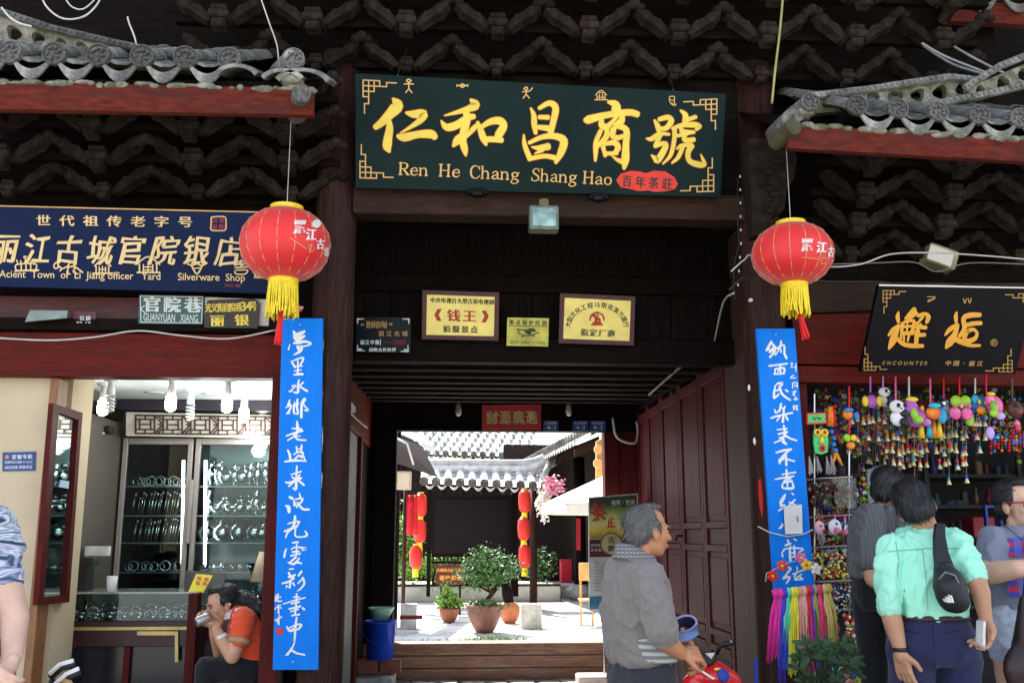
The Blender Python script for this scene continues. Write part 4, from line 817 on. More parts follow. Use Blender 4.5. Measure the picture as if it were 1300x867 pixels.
# torn paper scraps on the left post
rp = M('red torn paper', (.5, .02, .03), .7, vary=.2, stain=(.7, .7, .68), stains=.45, scale=30)
for k, (px, py, w_, h_) in enumerate(((409.5, 440, 2.5, 26), (409, 500, 2, 18), (408.5, 560, 2.5, 36), (408, 610, 2, 22), (377, 392, 18, 9))):
    c = P(px, py, 5.815); m = MB(); Z = h_/206*.5*.97; W_ = w_/206*.5; pts = [(cos(t*.6)*W_*(1+.25*sin(t*5.1+k)), sin(t*.6)*Z*(1+.2*sin(t*3.3+k))) for t in range(10)]
    m.prism([V((c.x+a, c.y, c.z+b)) for a, b in pts], (0, .003, 0)); m.build('torn_paper', rp, gate)
for k, (px, py, w_, h_) in enumerate(((966, 630, 5, 48), (958, 560, 3, 10), (951, 492, 3, 9), (953, 381, 6, 5))):
    c = P(px, py, 5.82); m = MB(); Z = h_/206*.5*.97; W_ = w_/206*.5; pts = [(cos(t*.6)*W_*(1+.2*sin(t*5.1+k)), sin(t*.6)*Z*(1+.15*sin(t*3.3+k))) for t in range(10)]
    m.prism([V((c.x+a, c.y, c.z+b)) for a, b in pts], (0, .003, 0)); m.build('torn_paper', M('red poster paper', (.65, .01, .015), .6, vary=.1) if k == 0 else paper, gate)

# ================================================================ plaques inside the gateway
goldp = M('brushed gold plate', (.86, .70, .20), .42, .35, vary=.14, scale=6, bump=.08, stain=(.62, .46, .08), stains=.25)
mar = M('maroon frame wood', (.075, .012, .016), .4, vary=.3)
ink = M('dark green ink', (.02, .035, .02), .5, bump=0); redink = M('red ink', (.5, .03, .02), .5, bump=0)
pA = tilt(P(585, 402, 6.80), 12)
flatsign('plaque', 'gold plaque in a maroon frame with a red title in brackets', 'plaque', pA, ((542, 374), (628, 377), (627, 427), (541, 425)), goldp, .01, [
 (lambda m, a, p: text_cells(m, a, '《钱王》', (556, 400), (616, 402), 15, 16, .03), redink),
 (lambda m, a, p: (text_cells(m, a, '中央电视台大型古装电视剧', (549.5, 381), (624, 383.5), 6.5, 6, .03), text_cells(m, a, '拍摄景点', (567, 417.5), (602, 418.5), 8.5, 8.5, .05)), ink)], edge=(6, mar))
pA = tilt(P(758, 405, 6.80), 12)
def arc_text(m, a, s, cx, cy, rx, ry, a0, a1, h):
    for i, ch in enumerate(s):
        t = radians(a0+(a1-a0)*i/(len(s)-1)); vs_, fs = glyph(ch, .004, 0); xs = [q[0] for q in vs_]; c = (min(xs)+max(xs))/2
        px, py = cx+rx*cos(t), cy-ry*sin(t); tx, ty = rx*sin(t), ry*cos(t); l = math.hypot(tx, ty); tx /= l; ty /= l   # along the arc, left to right
        for e in (-.2, .2): W3 = [a(px+(x-c)*h*tx+(y-.37)*h*ty+e, py+(x-c)*h*ty-(y-.37)*h*tx) for x, y in vs_]; m.add([q+(CAM-q)*(.0001 if e > 0 else 0) for q in W3], fs)
flatsign('plaque', 'gold plaque with an arc of characters over a red emblem, rightmost under the gate beam', 'plaque', pA, ((717, 378), (801, 382), (799, 433), (715, 430)), goldp, .01, [
 (lambda m, a, p: (arc_text(m, a, '大型文化工程马帮贡茶万里行', 758, 416, 37, 29, 172, 8, 7.6), text_cells(m, a, '指定厂商', (742, 422), (776, 423.5), 9, 9, .05)), ink),
 (lambda m, a, p: brush(m, p, .002, '0,-11,2 -9,-6,2 -11,2,2|0,-11,2 9,-6,2 11,2,2|-6,6,3 6,6,3|-3,-5,3 -1,1,5 -3,6,2|-1,-2,4 4,1,3 4,6,2|-4,-6,4 -7,-4,2|-9,9,2 9,9,2|0,-8,2 2,-5,2', (758, 405), 1.25, .3), redink)], edge=(6, mar))
pA = tilt(P(670, 420, 6.82), 8)
flatsign('plaque', 'small worn yellow metal plaque engraved with a bird, between the two framed gold plaques', 'plaque', pA, ((644, 403), (697, 404), (696, 440), (643, 439)), M('worn brass plate', (.50, .46, .08), .45, .3, vary=.3, scale=9, stain=(.25, .22, .05)), .008, [
 (lambda m, a, p: (text_cells(m, a, '重点保护民居', (649.5, 409), (691, 410), 6, 6, .03), text_line(m, a, '丽江县人民政府一九八六年立', (648, 436), (692, 437), 3.2, .0), brush(m, p, .002, '-14,-4,1.2 -4,-3,1.2 8,-5,1.2|-12,-4,1.2 -10,2,1.2 2,4,1.2 14,0,1.2|-4,-3,2 4,0,3|2,-4,3 9,-2,3|-8,6,1.2 -4,4,1.2|8,5,1.2 6,3,1.2|-3,0,2 3,2,2', (670, 422), 1, .1), brush(m, p, .0019, '646,413.5,.6 670,414,.6 694,414.5,.6', (0, 0), 1)), ink)])
pA = tilt(P(487, 425, 6.82), 8)
flatsign('plaque', 'black plaque with gold handwriting and white corner ornaments, leftmost under the gate beam', 'plaque', pA, ((452, 402), (522, 403), (521, 448), (451, 447)), M('black acrylic', (.003, .008, .011), .3, vary=.1, bump=0, spec=.15), .008, [
 (lambda m, a, p: (text_cells(m, a, '“别结啪”', (460, 412), (496, 412), 9, 9, .01, warp=.1), text_cells(m, a, '丽江古城', (484, 423.5), (514, 423.5), 6.5, 7, .01, warp=.1)), gold_o),
 (lambda m, a, p: (text_cells(m, a, '丽江中旅', (460, 434.5), (479, 434.5), 6, 5, .03), text_cells(m, a, '战略合作伙伴', (471, 444), (500, 444), 5, 5, .03), brush(m, p, .002, '483,431,.8 483,438,.8|454,405,2 462,405,1|454,405,2 454,411,1|519,405,2 511,405,1|519,405,2 519,411,1|454,445,2 463,445,1|454,445,2 454,438,1|518,446,2 509,446,1|518,446,2 518,438,1|456,443,2 459,443,1.5|516,444,2 513,444,1.5', (0, 0), 1)), white),
 (lambda m, a, p: text_line(m, a, '一一一旅游服务', (487, 437), (515, 437), 5, .02), M('dull red ink', (.25, .01, .02), .5, bump=0))])
pR = tilt(P(649, 545, 10.84), 5)
flatsign('door_banner', 'red board with four gold characters hung over the courtyard doorway', 'signboard', pR, ((612, 514), (687, 513), (687, 545), (612, 546)), M('vivid red board', (.55, .012, .01), .45, vary=.1, bump=.02), .03, [
 (lambda m, a, p: text_cells(m, a, '財源廣進', (625, 530), (675, 529.5), 16.5, 13.5, .04, warp=.06), M('sign gold', (.75, .6, .25), .4, bump=0))])
pB = tilt(P(700, 541, 10.84), 3); nb = M('blue number enamel', (.01, .06, .30), .35, vary=.1, bump=0)
for k, (x0, x1, s, wh) in enumerate(((690, 709, '4-1', 'nearest the red banner'), (727, 747, '4-2', 'in the middle of the three'), (749, 769, '4-3', 'rightmost over the courtyard doorway'))):
    flatsign('number_plate', 'small blue number plate reading %s, %s' % (s, wh), 'number plate', pB, ((x0, 534), (x1, 534), (x1, 547), (x0, 547)), nb, .006, [
     (lambda m, a, p, x0=x0, x1=x1, s=s: (text_line(m, a, s, (x0+4, 545), (x1-4, 545), 5, .03), text_line(m, a, '光义街官院巷', (x0+2.5, 538.5), (x1-2.5, 538.5), 3, .01)), white)])
# small bulbs on the rear lintel
for px, w_ in ((582, 'left'), (722, 'right')):
    b = thing('bulb_holder', 'small white bulb fitting on the rear lintel %s of the red banner' % w_, 'light fitting', P(px, 515, 10.8)); c = P(px, 517, 10.8)
    MB().lathe([(.03, .03), (.03, -.02), (.035, -.03), (.03, -.08), (.01, -.1)], c, 10).build('bulb', paper, b, True); MB().tube([c+V((0, 0, .03)), c+V((0, .02, .11))], .01).build('stem', cable_w, b)

# ================================================================ the Encounter sign
pl = tilt(P(1200, 475, 5.62), 22)
sg = thing('shop_sign', 'tilted black signboard with two orange gold characters over the souvenir shop', 'signboard', pl.at(1200, 475))
slab(pl, ((1116, 362), (1316, 366), (1290, 475), (1092, 473)), .04).build('board', M('near black lacquer', (.004, .003, .005), .45, vary=.2, bump=.02, spec=.12), sg, bevel=.004)
MB().prism([pl.at(1116, 361, .01), pl.at(1316, 365, .01), pl.at(1316, 366.5, .01), pl.at(1116, 363, .01)], pl.n*-.05).build('trim', steel, sg)
og = M('orange gold paint', (.78, .36, .03), .42, vary=.1, bump=0); m1 = MB()
for st in ('250,130,16 240,180,42 250,240,26|145,375,18 190,320,46 250,275,36|250,270,36 215,360,62 190,430,72 150,510,22|230,400,36 300,460,44 400,480,44 500,480,36|415,100,44 370,150,44 320,200,22|430,140,50 350,200,36|292,250,44 280,340,26 270,425,22|310,232,26 405,222,34 400,300,34 380,350,44|300,285,26 400,275,26|290,348,38 400,350,34|342,235,16 335,350,18|305,340,26 305,430,18|360,350,26 345,430,20|450,170,34 520,150,36 558,180,46 540,240,34|500,180,34 445,250,18|480,260,34 430,340,22|430,290,26 530,290,42|440,370,40 520,365,38|440,330,46 430,470,42|440,240,26 460,350,26',
 '850,130,16 840,180,42 845,240,26|730,370,18 780,310,46 860,260,36|860,270,36 830,360,54 780,440,80 740,500,26|820,400,54 900,440,54 1000,475,36 1090,475,26|1090,160,44 980,165,54 920,200,46 930,300,46 880,380,36|940,270,44 1020,250,44 1100,245,40|960,330,44 1020,310,36 1060,350,28 1030,410,46 950,430,46 930,390,46 960,330,44'):
    m1 = MB(); brush(m1, pl, .002, st, (1110, 380), 8.125, 1, dz=.0001); m1.build('character', og, sg)
m1 = MB(); at = lambda x, y: pl.at(x, y, .002); fret(m1, pl, .002, (1121, 369), 1.2, 1.2, .45); fret(m1, pl, .002, (1310, 373), -1.4, 1.3, .45); fret(m1, pl, .002, (1097, 470), 1.2, -1.2, .45); fret(m1, pl, .002, (1285, 472), -1.4, -1.2, .45)
brush(m1, pl, .002, '-5,-3,1 5,-3,1 3,0,1 -4,1,1|-4,3,2 4,-1,2', (1182, 380), 1); brush(m1, pl, .002, '-5,-3,1.2 -3,3,1.2 -1,-3,1.2|1,-3,1.2 3,3,1.2 5,-3,1.2', (1228, 382), 1); m1.build('ornament', M('dim gold paint', (.45, .26, .06), .5, bump=0), sg)
m1 = MB(); text_line(m1, at, 'E N C O U N T E R', (1120, 463), (1177, 463.5), 5, .02, .3); text_cells(m1, at, '中国·丽江', (1204, 461), (1244, 461.5), 6.5, 7, .03, .2); text_cells(m1, at, '®', (1262, 435), (1262, 435), 9, 9, .01); m1.build('lettering', M('dim gold paint', (0, 0, 0)), sg)

# ================================================================ red lanterns
silk = M('red lantern silk', (.74, .020, .024), .48, vary=.10, scale=5, bump=.12, sheen=.25, coat=.08); yel = M('yellow fringe', (.86, .66, .02), .5, vary=.15, scale=40, bump=.2); redt = M('red tassel', (.75, .01, .01), .5, vary=.15, bump=.1)
def lantern(label, px, py, rx, ry, Y, tx, txt):
    c = P(px, py, Y); k = (c-CAM).dot(FWD)/1237; RXm = rx*k; RZ = ry*k*1.03; t = thing('red_lantern', label, 'lantern', c)
    prof = []
    for i in range(17):
        a = -pi/2*.86+pi*.86*i/16; prof.append((RXm*cos(a)**.9, RZ*sin(a)/sin(pi/2*.86)))
    N = 64; R = []
    for r, z in prof: R.append([c+V((r*(1-.012*abs(sin(8*th)))*cos(th), r*(1-.012*abs(sin(8*th)))*sin(th), z)) for th in [2*pi*j/N for j in range(N)]])
    MB().rings(R).build('shade', silk, t, True)
    for j in range(16):
        th = 2*pi*(j+.5)/16-.2; MB().tube([c+V(((r+.001)*cos(th), (r+.001)*sin(th), z)) for r, z in prof[::2]], .0022, 4).build('rib', gold_o, t)
    MB().lathe([(RXm*.36, RZ*.95), (RXm*.37, RZ*1.09), (RXm*.30, RZ*1.1), (RXm*.30, RZ*.95)], c, 20).build('cap', yel, t)
    MB().lathe([(RXm*.33, -RZ*.9), (RXm*.33, -RZ*1.12), (RXm*.28, -RZ*1.12), (RXm*.28, -RZ*.9)], c, 20).build('collar', yel, t)
    m = MB(); rnd = random.Random(px)
    for j in range(70):
        a = 2*pi*j/70; q = c+V((cos(a)*RXm*.31, sin(a)*RXm*.31, -RZ*1.08)); L = RZ*(.95+rnd.uniform(-.12, .05)); m.tube([q, q+V((rnd.uniform(-.004, .004)+cos(a)*.004, rnd.uniform(-.004, .004), -L*.5)), q+V((rnd.uniform(-.012, .012)+cos(a)*.003, 0, -L))], .0042, 4)
    m.build('fringe', yel, t)
    m = MB(); e = P(px+tx, py+ry*2.75, Y); s0 = c+V((0, 0, -RZ*1.3)); kn = s0.lerp(e, .42)
    m.tube([s0, kn], .005, 5); m.ell(kn, (.017, .017, .02))
    for j in range(14):
        a = 2*pi*j/14; m.tube([kn+V((cos(a)*.008, sin(a)*.008, 0)), e+V((cos(a)*.019, sin(a)*.019, rnd.uniform(-.02, .01)))], .0045, 4)
    m.build('tassel', redt, t)
    MB().tube([c+V((0, 0, RZ*1.05)), c+V((0, 0, RZ*1.05+.7))], .0025, 4).build('cord', cable_w, t)
    def srf(x, y, o=.004):
        d = ray(x, y); A = V((d.x/RXm, d.y/RXm, d.z/(RZ*1.04))); s_ = 1+o/RXm; q = CAM-c; B = V((q.x/RXm, q.y/RXm, q.z/(RZ*1.04))); a_, b_, g_ = A.dot(A), A.dot(B), B.dot(B)-s_*s_; D = b_*b_-a_*g_
        return CAM+d*((-b_-math.sqrt(max(D, 0)))/a_)
    m = MB()
    for ch, x, y, h, w_ in txt[0]: text_cells(m, srf, ch, (x, y), (x, y), h, w_, .03, .1)
    m.build('lettering', white, t)
    m = MB()
    for l in txt[1]:
        pts = [srf(x, y) for x, y in l]; m.tube(pts, .0022, 4)
    m.build('gold_mark', gold_o, t)
    return t
lantern('large red silk lantern hanging at the left gate post', 362, 311, 57, 45, 5.38, -9,
 ([('麗', 380, 288, 17, 15), ('江', 395, 298, 15, 12), ('古', 407, 310, 13, 9), ('城', 414.5, 320, 12, 5), ('●', 402, 284, 10, 7)], [[(368, 302), (380, 310), (389, 316)], [(391, 313), (396, 310), (400, 316), (395, 320), (391, 314)]]))
lantern('large red silk lantern hanging at the right gate post', 1006, 323, 51, 38, 5.38, 17,
 ([('麗', 1024, 311, 16, 14), ('江', 1043, 314, 14, 12), ('古', 1055, 320, 13, 7)], [[(1018, 327), (1030, 328), (1041, 330)], [(1043, 328), (1049, 328), (1048, 335), (1042, 335), (1043, 328)]]))

# ================================================================ floodlight, cables, string of lights
fl = thing('floodlight', 'square floodlight with a glass front under the beam below the gate sign', 'floodlight', P(690, 276, 5.8))
c = P(690, 279, 5.76); m = MB(); m.box(c, (.185, .10, .16)); m.box(c+V((0, .06, 0)), (.15, .06, .12)); m.build('housing', M('grey green cast metal', (.16, .18, .14), .45, .6, vary=.3), fl, bevel=.012)
MB().box(c+V((0, -.054, 0)), (.145, .006, .12)).build('lens', M('floodlight glass', (.22, .33, .28), .08, .4, vary=.6, scale=12, bump=.5), fl, bevel=.003)
MB().box(c+V((0, -.02, .10)), (.06, .05, .05)).build('bracket', M('rusty iron', (.16, .14, .06), .8, vary=.4), fl, bevel=.01)
fl2 = thing('floodlight', 'dim yellowish lamp box tilted under the eave above the souvenir shop sign', 'floodlight', P(1190, 330, 5.9)); c = P(1192, 328, 5.9)
MB().box(c, (.20, .12, .13), Matrix.Rotation(.35, 3, 'Y')).build('housing', M('aged pale plastic', (.30, .27, .15), .6, vary=.3), fl2, bevel=.015); MB().box(c+V((-.02, -.06, 0)), (.16, .01, .10), Matrix.Rotation(.35, 3, 'Y')).build('lens', paper, fl2)
def cable(label, pts, r, mat, Y=None, name='cable'):
    pts = [P(*p) if len(p) == 3 else P(p[0], p[1], Y) for p in pts]; out = []
    for i in range(len(pts)-1):
        a, b, c_, d = pts[max(i-1, 0)], pts[i], pts[i+1], pts[min(i+2, len(pts)-1)]
        for k in range(5): t = k/5; out.append(.5*((2*b)+(c_-a)*t+(2*a-5*b+4*c_-d)*t*t+(3*b-a-3*c_+d)*t**3))
    return tag(MB().tube(out+[pts[-1]], r, 6).build(name, mat, None, True), label, 'cable')
cable('pale cable sagging along the red beam of the silver shop', [(-20, 428), (60, 432), (120, 428), (175, 420), (230, 426), (290, 430), (350, 419)], .0055, cable_w, 5.88)
cable('pale cable looping from the right gate post over the black shop sign', [(928, 345), (945, 330), (960, 324), (1040, 338), (1090, 336), (1130, 323), (1180, 321), (1240, 324), (1310, 330)], .005, cable_w, 5.55)
cable('thin dim cable hanging below the upper one above the black shop sign', [(1040, 336), (1110, 334), (1160, 333), (1190, 345), (1230, 334), (1310, 336)], .0035, M('dim cable', (.2, .19, .17), .6), 5.56)
cable('black cable bundle wrapped across the right gate post', [(926, 368), (945, 352), (975, 347), (1040, 357), (1110, 358), (1130, 360)], .009, cable_b, 5.72)
cable('pale cable running down beside the right passage wall', [(932, 372, 5.8), (918, 385, 6.3), (905, 440, 7.0), (893, 456, 7.2)], .007, cable_w)
cable('pale conduit along the passage ceiling corner', [(893, 456, 7.2), (874, 458, 7.3), (824, 501, 9.2)], .012, M('dim cable', (0, 0, 0)))
cable('looped cable on the rear frame right of the doorway', [(778, 530), (782, 552), (792, 560), (806, 562), (810, 548), (808, 535)], .014, cable_w, 10.7)
cable('thin wire hanging over the left of the gate eave', [(330, -5), (342, 30), (352, 60), (354, 95)], .004, cable_w, 5.3)
cable('yellowish pole cable hanging down at the right of the gate sign', [(994, -5), (990, 40), (984, 90), (980, 132)], .007, M('yellow cord', (.35, .32, .12), .6), 5.3)
cable('curled white wire looping at the top left over the tiles', [(50, -10), (60, 10), (80, 24), (105, 22), (122, 8), (130, -8)], .005, cable_w, 5.0)
cable('second curled white wire at the top left over the tiles', [(78, -10), (90, 8), (105, 12), (120, 0), (126, -12)], .004, cable_w, 5.0)
cable('short white wire dropping over the left tile ridge', [(162, 22), (164, 30), (170, 45), (173, 56)], .005, cable_w, 5.1)
cable('white wires hanging at the far top left corner', [(2, 10), (12, 22), (25, 30), (40, 34)], .006, cable_w, 5.0)
for k, (pts, lb) in enumerate((([(1170, 55, 5.6), (1200, 72, 5.6), (1250, 92, 5.6)], 'bundle of grey cables stretched above the right tile roof'), ([(1172, 58, 5.65), (1210, 82, 5.65), (1256, 96, 5.65)], 'lower grey cable of the bundle above the right tile roof'), ([(1196, 50, 5.7), (1240, 76, 5.7), (1310, 110, 5.7)], 'blue grey cable crossing over the right tile roof'))): cable(lb, pts, .008, M('grey cable sheath', (.3, .31, .33), .5))
cable('cable draped down the left red transom inside the passage', [(426, 480, 6.2), (436, 500, 7.5), (446, 525, 8.5), (466, 543, 9.8)], .008, cable_w)
sl_ = thing('string_lights', 'string of tiny clear bulbs pinned up the right gate post', 'string lights', P(935, 250, 5.8))
m = MB(); pts = [P(937, 225, 5.8), P(936, 260, 5.8), P(938, 310, 5.8), P(931, 340, 5.8), P(933, 380, 5.8)]; m.tube(pts, .003, 5); m.build('wire', cable_b, sl_)
for i in range(9):
    c = pts[0].lerp(pts[2], i/5) if i < 6 else pts[2].lerp(pts[4], (i-5)/4); MB().ell(c+V((.01, -.012, 0)), (.006, .006, .01), None, 6, 4).build('bulb', M('clear bulb', (.7, .75, .75), .1, vary=.02, bump=0), sl_)

# ================================================================ silver shop: mirror, notice, lamps, cabinets, counter
mr = thing('wall_mirror', 'tall mirror in a dark red frame on the side wall of the silver shop', 'mirror', PX(70, 768, LX-.01))
xm = LX+.012
def qx(pts, X, th): return MB().prism([PX(x, y, X) for x, y in pts], (-th, 0, 0))
fo = [(68, 512), (105, 524), (88, 764), (48, 768)]; fi = [(75, 524), (100, 533), (84, 755), (56, 758)]
for i in range(4):
    a, b, c_, d = fo[i], fo[(i+1) % 4], fi[(i+1) % 4], fi[i]; qx((a, b, c_, d), xm+.02, .03).build('frame', wr_z, mr)
qx(fi, xm, .01).build('glass', M('mirror glass', (.75, .8, .8), .03, 1, vary=.0, bump=0), mr)
MB().prism([PX(x, y, xm+.004) for x, y in ((77, 609), (88, 611), (87, 620), (75, 618))], (-.002, 0, 0)).build('sticker', M('pale blue sticker', (.45, .65, .75), .5), mr)
pN = tilt(P(22, 585, 6.07), 0)
flatsign('notice_sign', 'small blue notice with white characters on the cream pier at far left', 'sign', pN, ((3, 574), (45, 573), (44, 597), (3, 598)), M('notice blue', (.012, .07, .25), .35, bump=0), .008, [
 (lambda m, a, p: (text_cells(m, a, '足银专柜', (18, 580), (38, 579.5), 5.5, 5.5, .02), text_line(m, a, '监督电话 0888 5112315', (6, 588), (41, 587.5), 2.8), text_line(m, a, '诚信经营 质量保证', (6, 595), (41, 594), 3.2)), white),
 (lambda m, a, p: m.ell(p.at(9, 580, .001), (.012, .002, .012)), M('orange badge', (.8, .2, .03), .4, bump=0))])
lit = M('lit lamp glass', (1, .98, .9), .3, vary=0, bump=0, emit=6); spi = M('unlit lamp glass', (.62, .66, .64), .25, vary=.1, bump=0); plas = M('white lamp plastic', (.7, .72, .7), .4, bump=0)
def cfl(px, py, on, lab, drop=.0):
    c = PZ(px, py, CZ); t = thing('energy_saving_lamp', lab, 'ceiling lamp', c)
    MB().lathe([(.055, 0), (.05, -.015), (.022, -.02), (.022, -.05), (.028, -.07), (.028, -.11), (.012, -.115)], c, 14).build('socket', plas, t, True)
    if on: MB().lathe([(.01, -.11), (.034, -.125), (.038, -.17), (.034, -.215), (.01, -.23)], c, 12).build('bulb', lit, t, True)
    else:
        pts = [c+V((.027*cos(a), .027*sin(a), -.12-.012*a/pi)) for a in [i*pi/6 for i in range(54)]]; MB().tube(pts, .0075, 5).build('spiral_tube', spi, t, True)
for px, py, on, lab in ((142, 481, 0, 'unlit spiral lamp at the left of the silver shop ceiling'), (133, 487, 1, 'lit lamp behind the unlit one at the left of the shop ceiling'), (219, 480, 1, 'lit lamp hanging left of the second unlit spiral in the silver shop'), (243, 494, 0, 'unlit spiral lamp in front of the lattice panel'),
                        (290, 482, 1, 'lit lamp right of the second unlit spiral in the silver shop'), (311, 498, 1, 'lit lamp lower down near the right end of the lattice panel'), (334, 512, 1, 'lit lamp rightmost by the shop door jamb')): cfl(px, py, on, lab)
for x, y in ((-1.75, 7.0), (-1.35, 7.2), (-1.6, 7.7)):
    l = bpy.data.lights.new('lamp_glow', 'POINT'); l.energy = 2.2; l.color = (.95, 1, .95); l.shadow_soft_size = .06; o = bpy.data.objects.new('lamp_glow', l); o.location = (x, y, 2.25); COL.objects.link(o)
for k, (px, py) in enumerate(((197, 498), (268, 500), (178, 477))):
    tag(MB().lathe([(.07, 0), (.075, -.006), (.05, -.01), (.01, -.008)], PZ(px, py, CZ), 18).build('downlight', spi, None, True), ('round recessed downlight in the shop ceiling between the first lamps', 'round recessed downlight in the shop ceiling right of the unlit spiral lamp', 'round recessed downlight at the front edge of the shop ceiling')[k], 'downlight')
alu = M('pinkish aluminium', (.42, .38, .36), .4, .5, vary=.1, bump=0); YC = 7.95
def cabinet(lab, x0, x1, back, shelves):
    t = thing('display_cabinet', lab, 'display cabinet', P((x0+x1)/2, 680, YC)*1)
    t.location.z = 0
    a, b = XX(x0, YC), XX(x1, YC); zt, zb = ZZ(558, YC), ZZ(764, YC)
    MB().bb(a, b, YC+.36, YC+.38, 0, zt).build('back_panel', back, t)
    MB().bb(a, a+.025, YC+.03, YC+.36, 0, zt).build('side_panel', M('cabinet side', (.03, .03, .035), .4), t); MB().bb(b-.025, b, YC+.03, YC+.36, 0, zt).build('side_panel', M('cabinet side', (0, 0, 0)), t)
    for p, q in ((a, a+.04), (b-.04, b)): MB().bb(p, q, YC, YC+.03, 0, zt).build('stile', alu, t, bevel=.004)
    MB().bb(a+.042, b-.042, YC, YC+.03, zt-.05, zt).build('top_rail', alu, t, bevel=.004); MB().bb(a+.042, b-.042, YC+.002, YC+.36, 0, zb).build('base', M('cabinet side', (0, 0, 0)), t)
    zs_ = []
    for y in shelves:
        z = ZZ(y, YC); zs_.append(z); MB().bb(a+.026, b-.026, YC+.05, YC+.34, z-.012, z).build('shelf', M('shelf glass edge', (.30, .36, .34), .15, .3, vary=.1, bump=0), t)
    MB().bb(a+.042, b-.042, YC+.012, YC+.017, zb+.003, zt-.052).build('glass_door', glass, t)
    return t, a, b, zs_
sh = (617, 654, 688, 725)
c1, a1, b1, z1 = cabinet('left glass cabinet of the silver shop with dark shelves of hair sticks', 147, 238, M('black velvet back', (.005, .006, .008), .8, spec=.05), sh)
c2, a2, b2, z2 = cabinet('right glass cabinet of the silver shop full of silver teapots and bowls', 241, 372, M('pale mirror back', (.16, .19, .18), .3, .3, vary=.2, scale=4), sh)
for c_, px in ((c1, 233), (c2, 261)):
    m = MB(); a = P(px, 584, YC+.03); b = P(px-2 if c_ == c1 else px-1, 716, YC+.03); m.tube([a, b], .013, 6)
    m.build('light_strip', M('lit light strip', (.9, .95, 1), .5, vary=.3, scale=80, emit=2.2), c_)
MB().bb(XX(240, YC)-.02, XX(240, YC)+.015, YC-.03, YC-.005, ZZ(690, YC), ZZ(610, YC)).build('door_handle', alu, c1, bevel=.006)
MB().bb(LX-.2, -1.08, YC+.0, YC+.05, ZZ(557, YC), ZZ(551, YC)).build('cabinet_cornice', M('maroon trim', (.10, .015, .02), .4), lsh)
def S_teapot():
    m = MB(); m.lathe([(.03, 0), (.035, .004), (.06, .03), (.066, .055), (.05, .085), (.03, .095), (.032, .1), (.02, .112), (.008, .116), (.012, .13), (.004, .138)], n=14); m.tube([(.055, 0, .05), (.085, 0, .07), (.10, 0, .10)], [.014, .010, .007], 6); m.tube([(-.055, 0, .08), (-.095, 0, .085), (-.10, 0, .05), (-.06, 0, .035)], .006, 5); return m
def S_bowl(): return MB().lathe([(.025, 0), (.028, .01), (.055, .03), (.07, .06), (.066, .06), (.05, .034), (.01, .02)], n=16)
def S_vase(): return MB().lathe([(.03, 0), (.025, .015), (.045, .05), (.05, .08), (.03, .115), (.018, .135), (.03, .155), (.026, .155), (.01, .13)], n=12)
def S_jar(): return MB().lathe([(.04, 0), (.06, .02), (.072, .055), (.06, .09), (.035, .105), (.035, .12), (.015, .13), (.01, .14)], n=14)
def S_cup(): return MB().lathe([(.012, 0), (.026, .005), (.03, .045), (.027, .045), (.02, .01)], n=10)
def S_stick():
    m = MB(); m.tube([(0, 0, 0), (.02, 0, .15)], [.003, .006], 5); m.ell((.022, 0, .155), (.009, .004, .014), None, 6, 4); return m
def S_ring():
    m = MB(); R = []; 
    for i in range(12):
        a = 2*pi*i/12; R.append([V(((.032+.005*cos(b))*cos(a), .008*sin(b), .037+(.032+.005*cos(b))*sin(a))) for b in [2*pi*j/5 for j in range(5)]])
    R.append(R[0]); return m.rings(R, cap=False)
SM = {k: f().mesh('silver_'+k) for k, f in dict(teapot=S_teapot, bowl=S_bowl, vase=S_vase, jar=S_jar, cup=S_cup, stick=S_stick, ring=S_ring).items()}
for m_ in SM.values():
    m_.materials.append(silver)
    for p in m_.polygons: p.use_smooth = True
NM = dict(teapot=('silver_teapot', 'teapot'), bowl=('silver_bowl', 'bowl'), vase=('silver_vase', 'vase'), jar=('silver_jar', 'jar'), cup=('silver_cup', 'cup'), stick=('silver_hairpin', 'hairpin'), ring=('silver_bracelet', 'bracelet'))
ORD = ('top', 'second', 'third', 'fourth')
def item(kind, x, y, z, rz, s, where, nth=None, row=''):
    o = bpy.data.objects.new(NM[kind][0], SM[kind]); COL.objects.link(o); o.location = (x, y, z+.0005); o.rotation_euler = (0, 0, rz); o.scale = (s, s, s)
    return tag(o, ('silver %s, %s from left %s%s' % (NM[kind][1], ORDW[nth], row, where)) if nth is not None else 'polished silver %s %s' % (NM[kind][1], where), NM[kind][1], 'silver %ss %s' % (NM[kind][1], where))
rs = random.Random(11)
for si, kinds in enumerate((('vase', 'vase', 'jar', 'vase', 'jar', 'vase'), ('vase', 'bowl', 'teapot', 'bowl', 'teapot', 'teapot'), ('jar', 'teapot', 'jar', 'teapot', 'jar', 'cup'), ('cup', 'cup', 'cup', 'cup', 'cup', 'cup', 'cup', 'cup'))):
    kinds = kinds if si == 3 else kinds+kinds[:3]; n = len(kinds)
    for rowi, yy in enumerate((YC+.12, YC+.26)):
        for i in range(n):
            k = kinds[(i+rowi*2) % n]; x = a2+.11+(b2-a2-.24)*(i+.5*rowi)/n
            item(k, x, yy+rs.uniform(-.015, .015), z2[si], rs.uniform(-.6, .6)+(pi if rs.random() < .4 else 0), rs.uniform(1.1, 1.4), 'on the %s shelf of the right cabinet' % ORD[si], i, ('in front ', 'at the back ')[rowi])
for si, k, n in ((0, 'ring', 10), (1, 'stick', 20), (2, 'stick', 18), (3, 'ring', 10)):
    for i in range(n): item(k, a1+.07+(b1-a1-.14)*i/n, YC+.13+rs.uniform(-.02, .08), z1[si], rs.uniform(-.3, .3), rs.uniform(.85, 1.2), 'on the %s shelf of the left cabinet' % ORD[si], i)
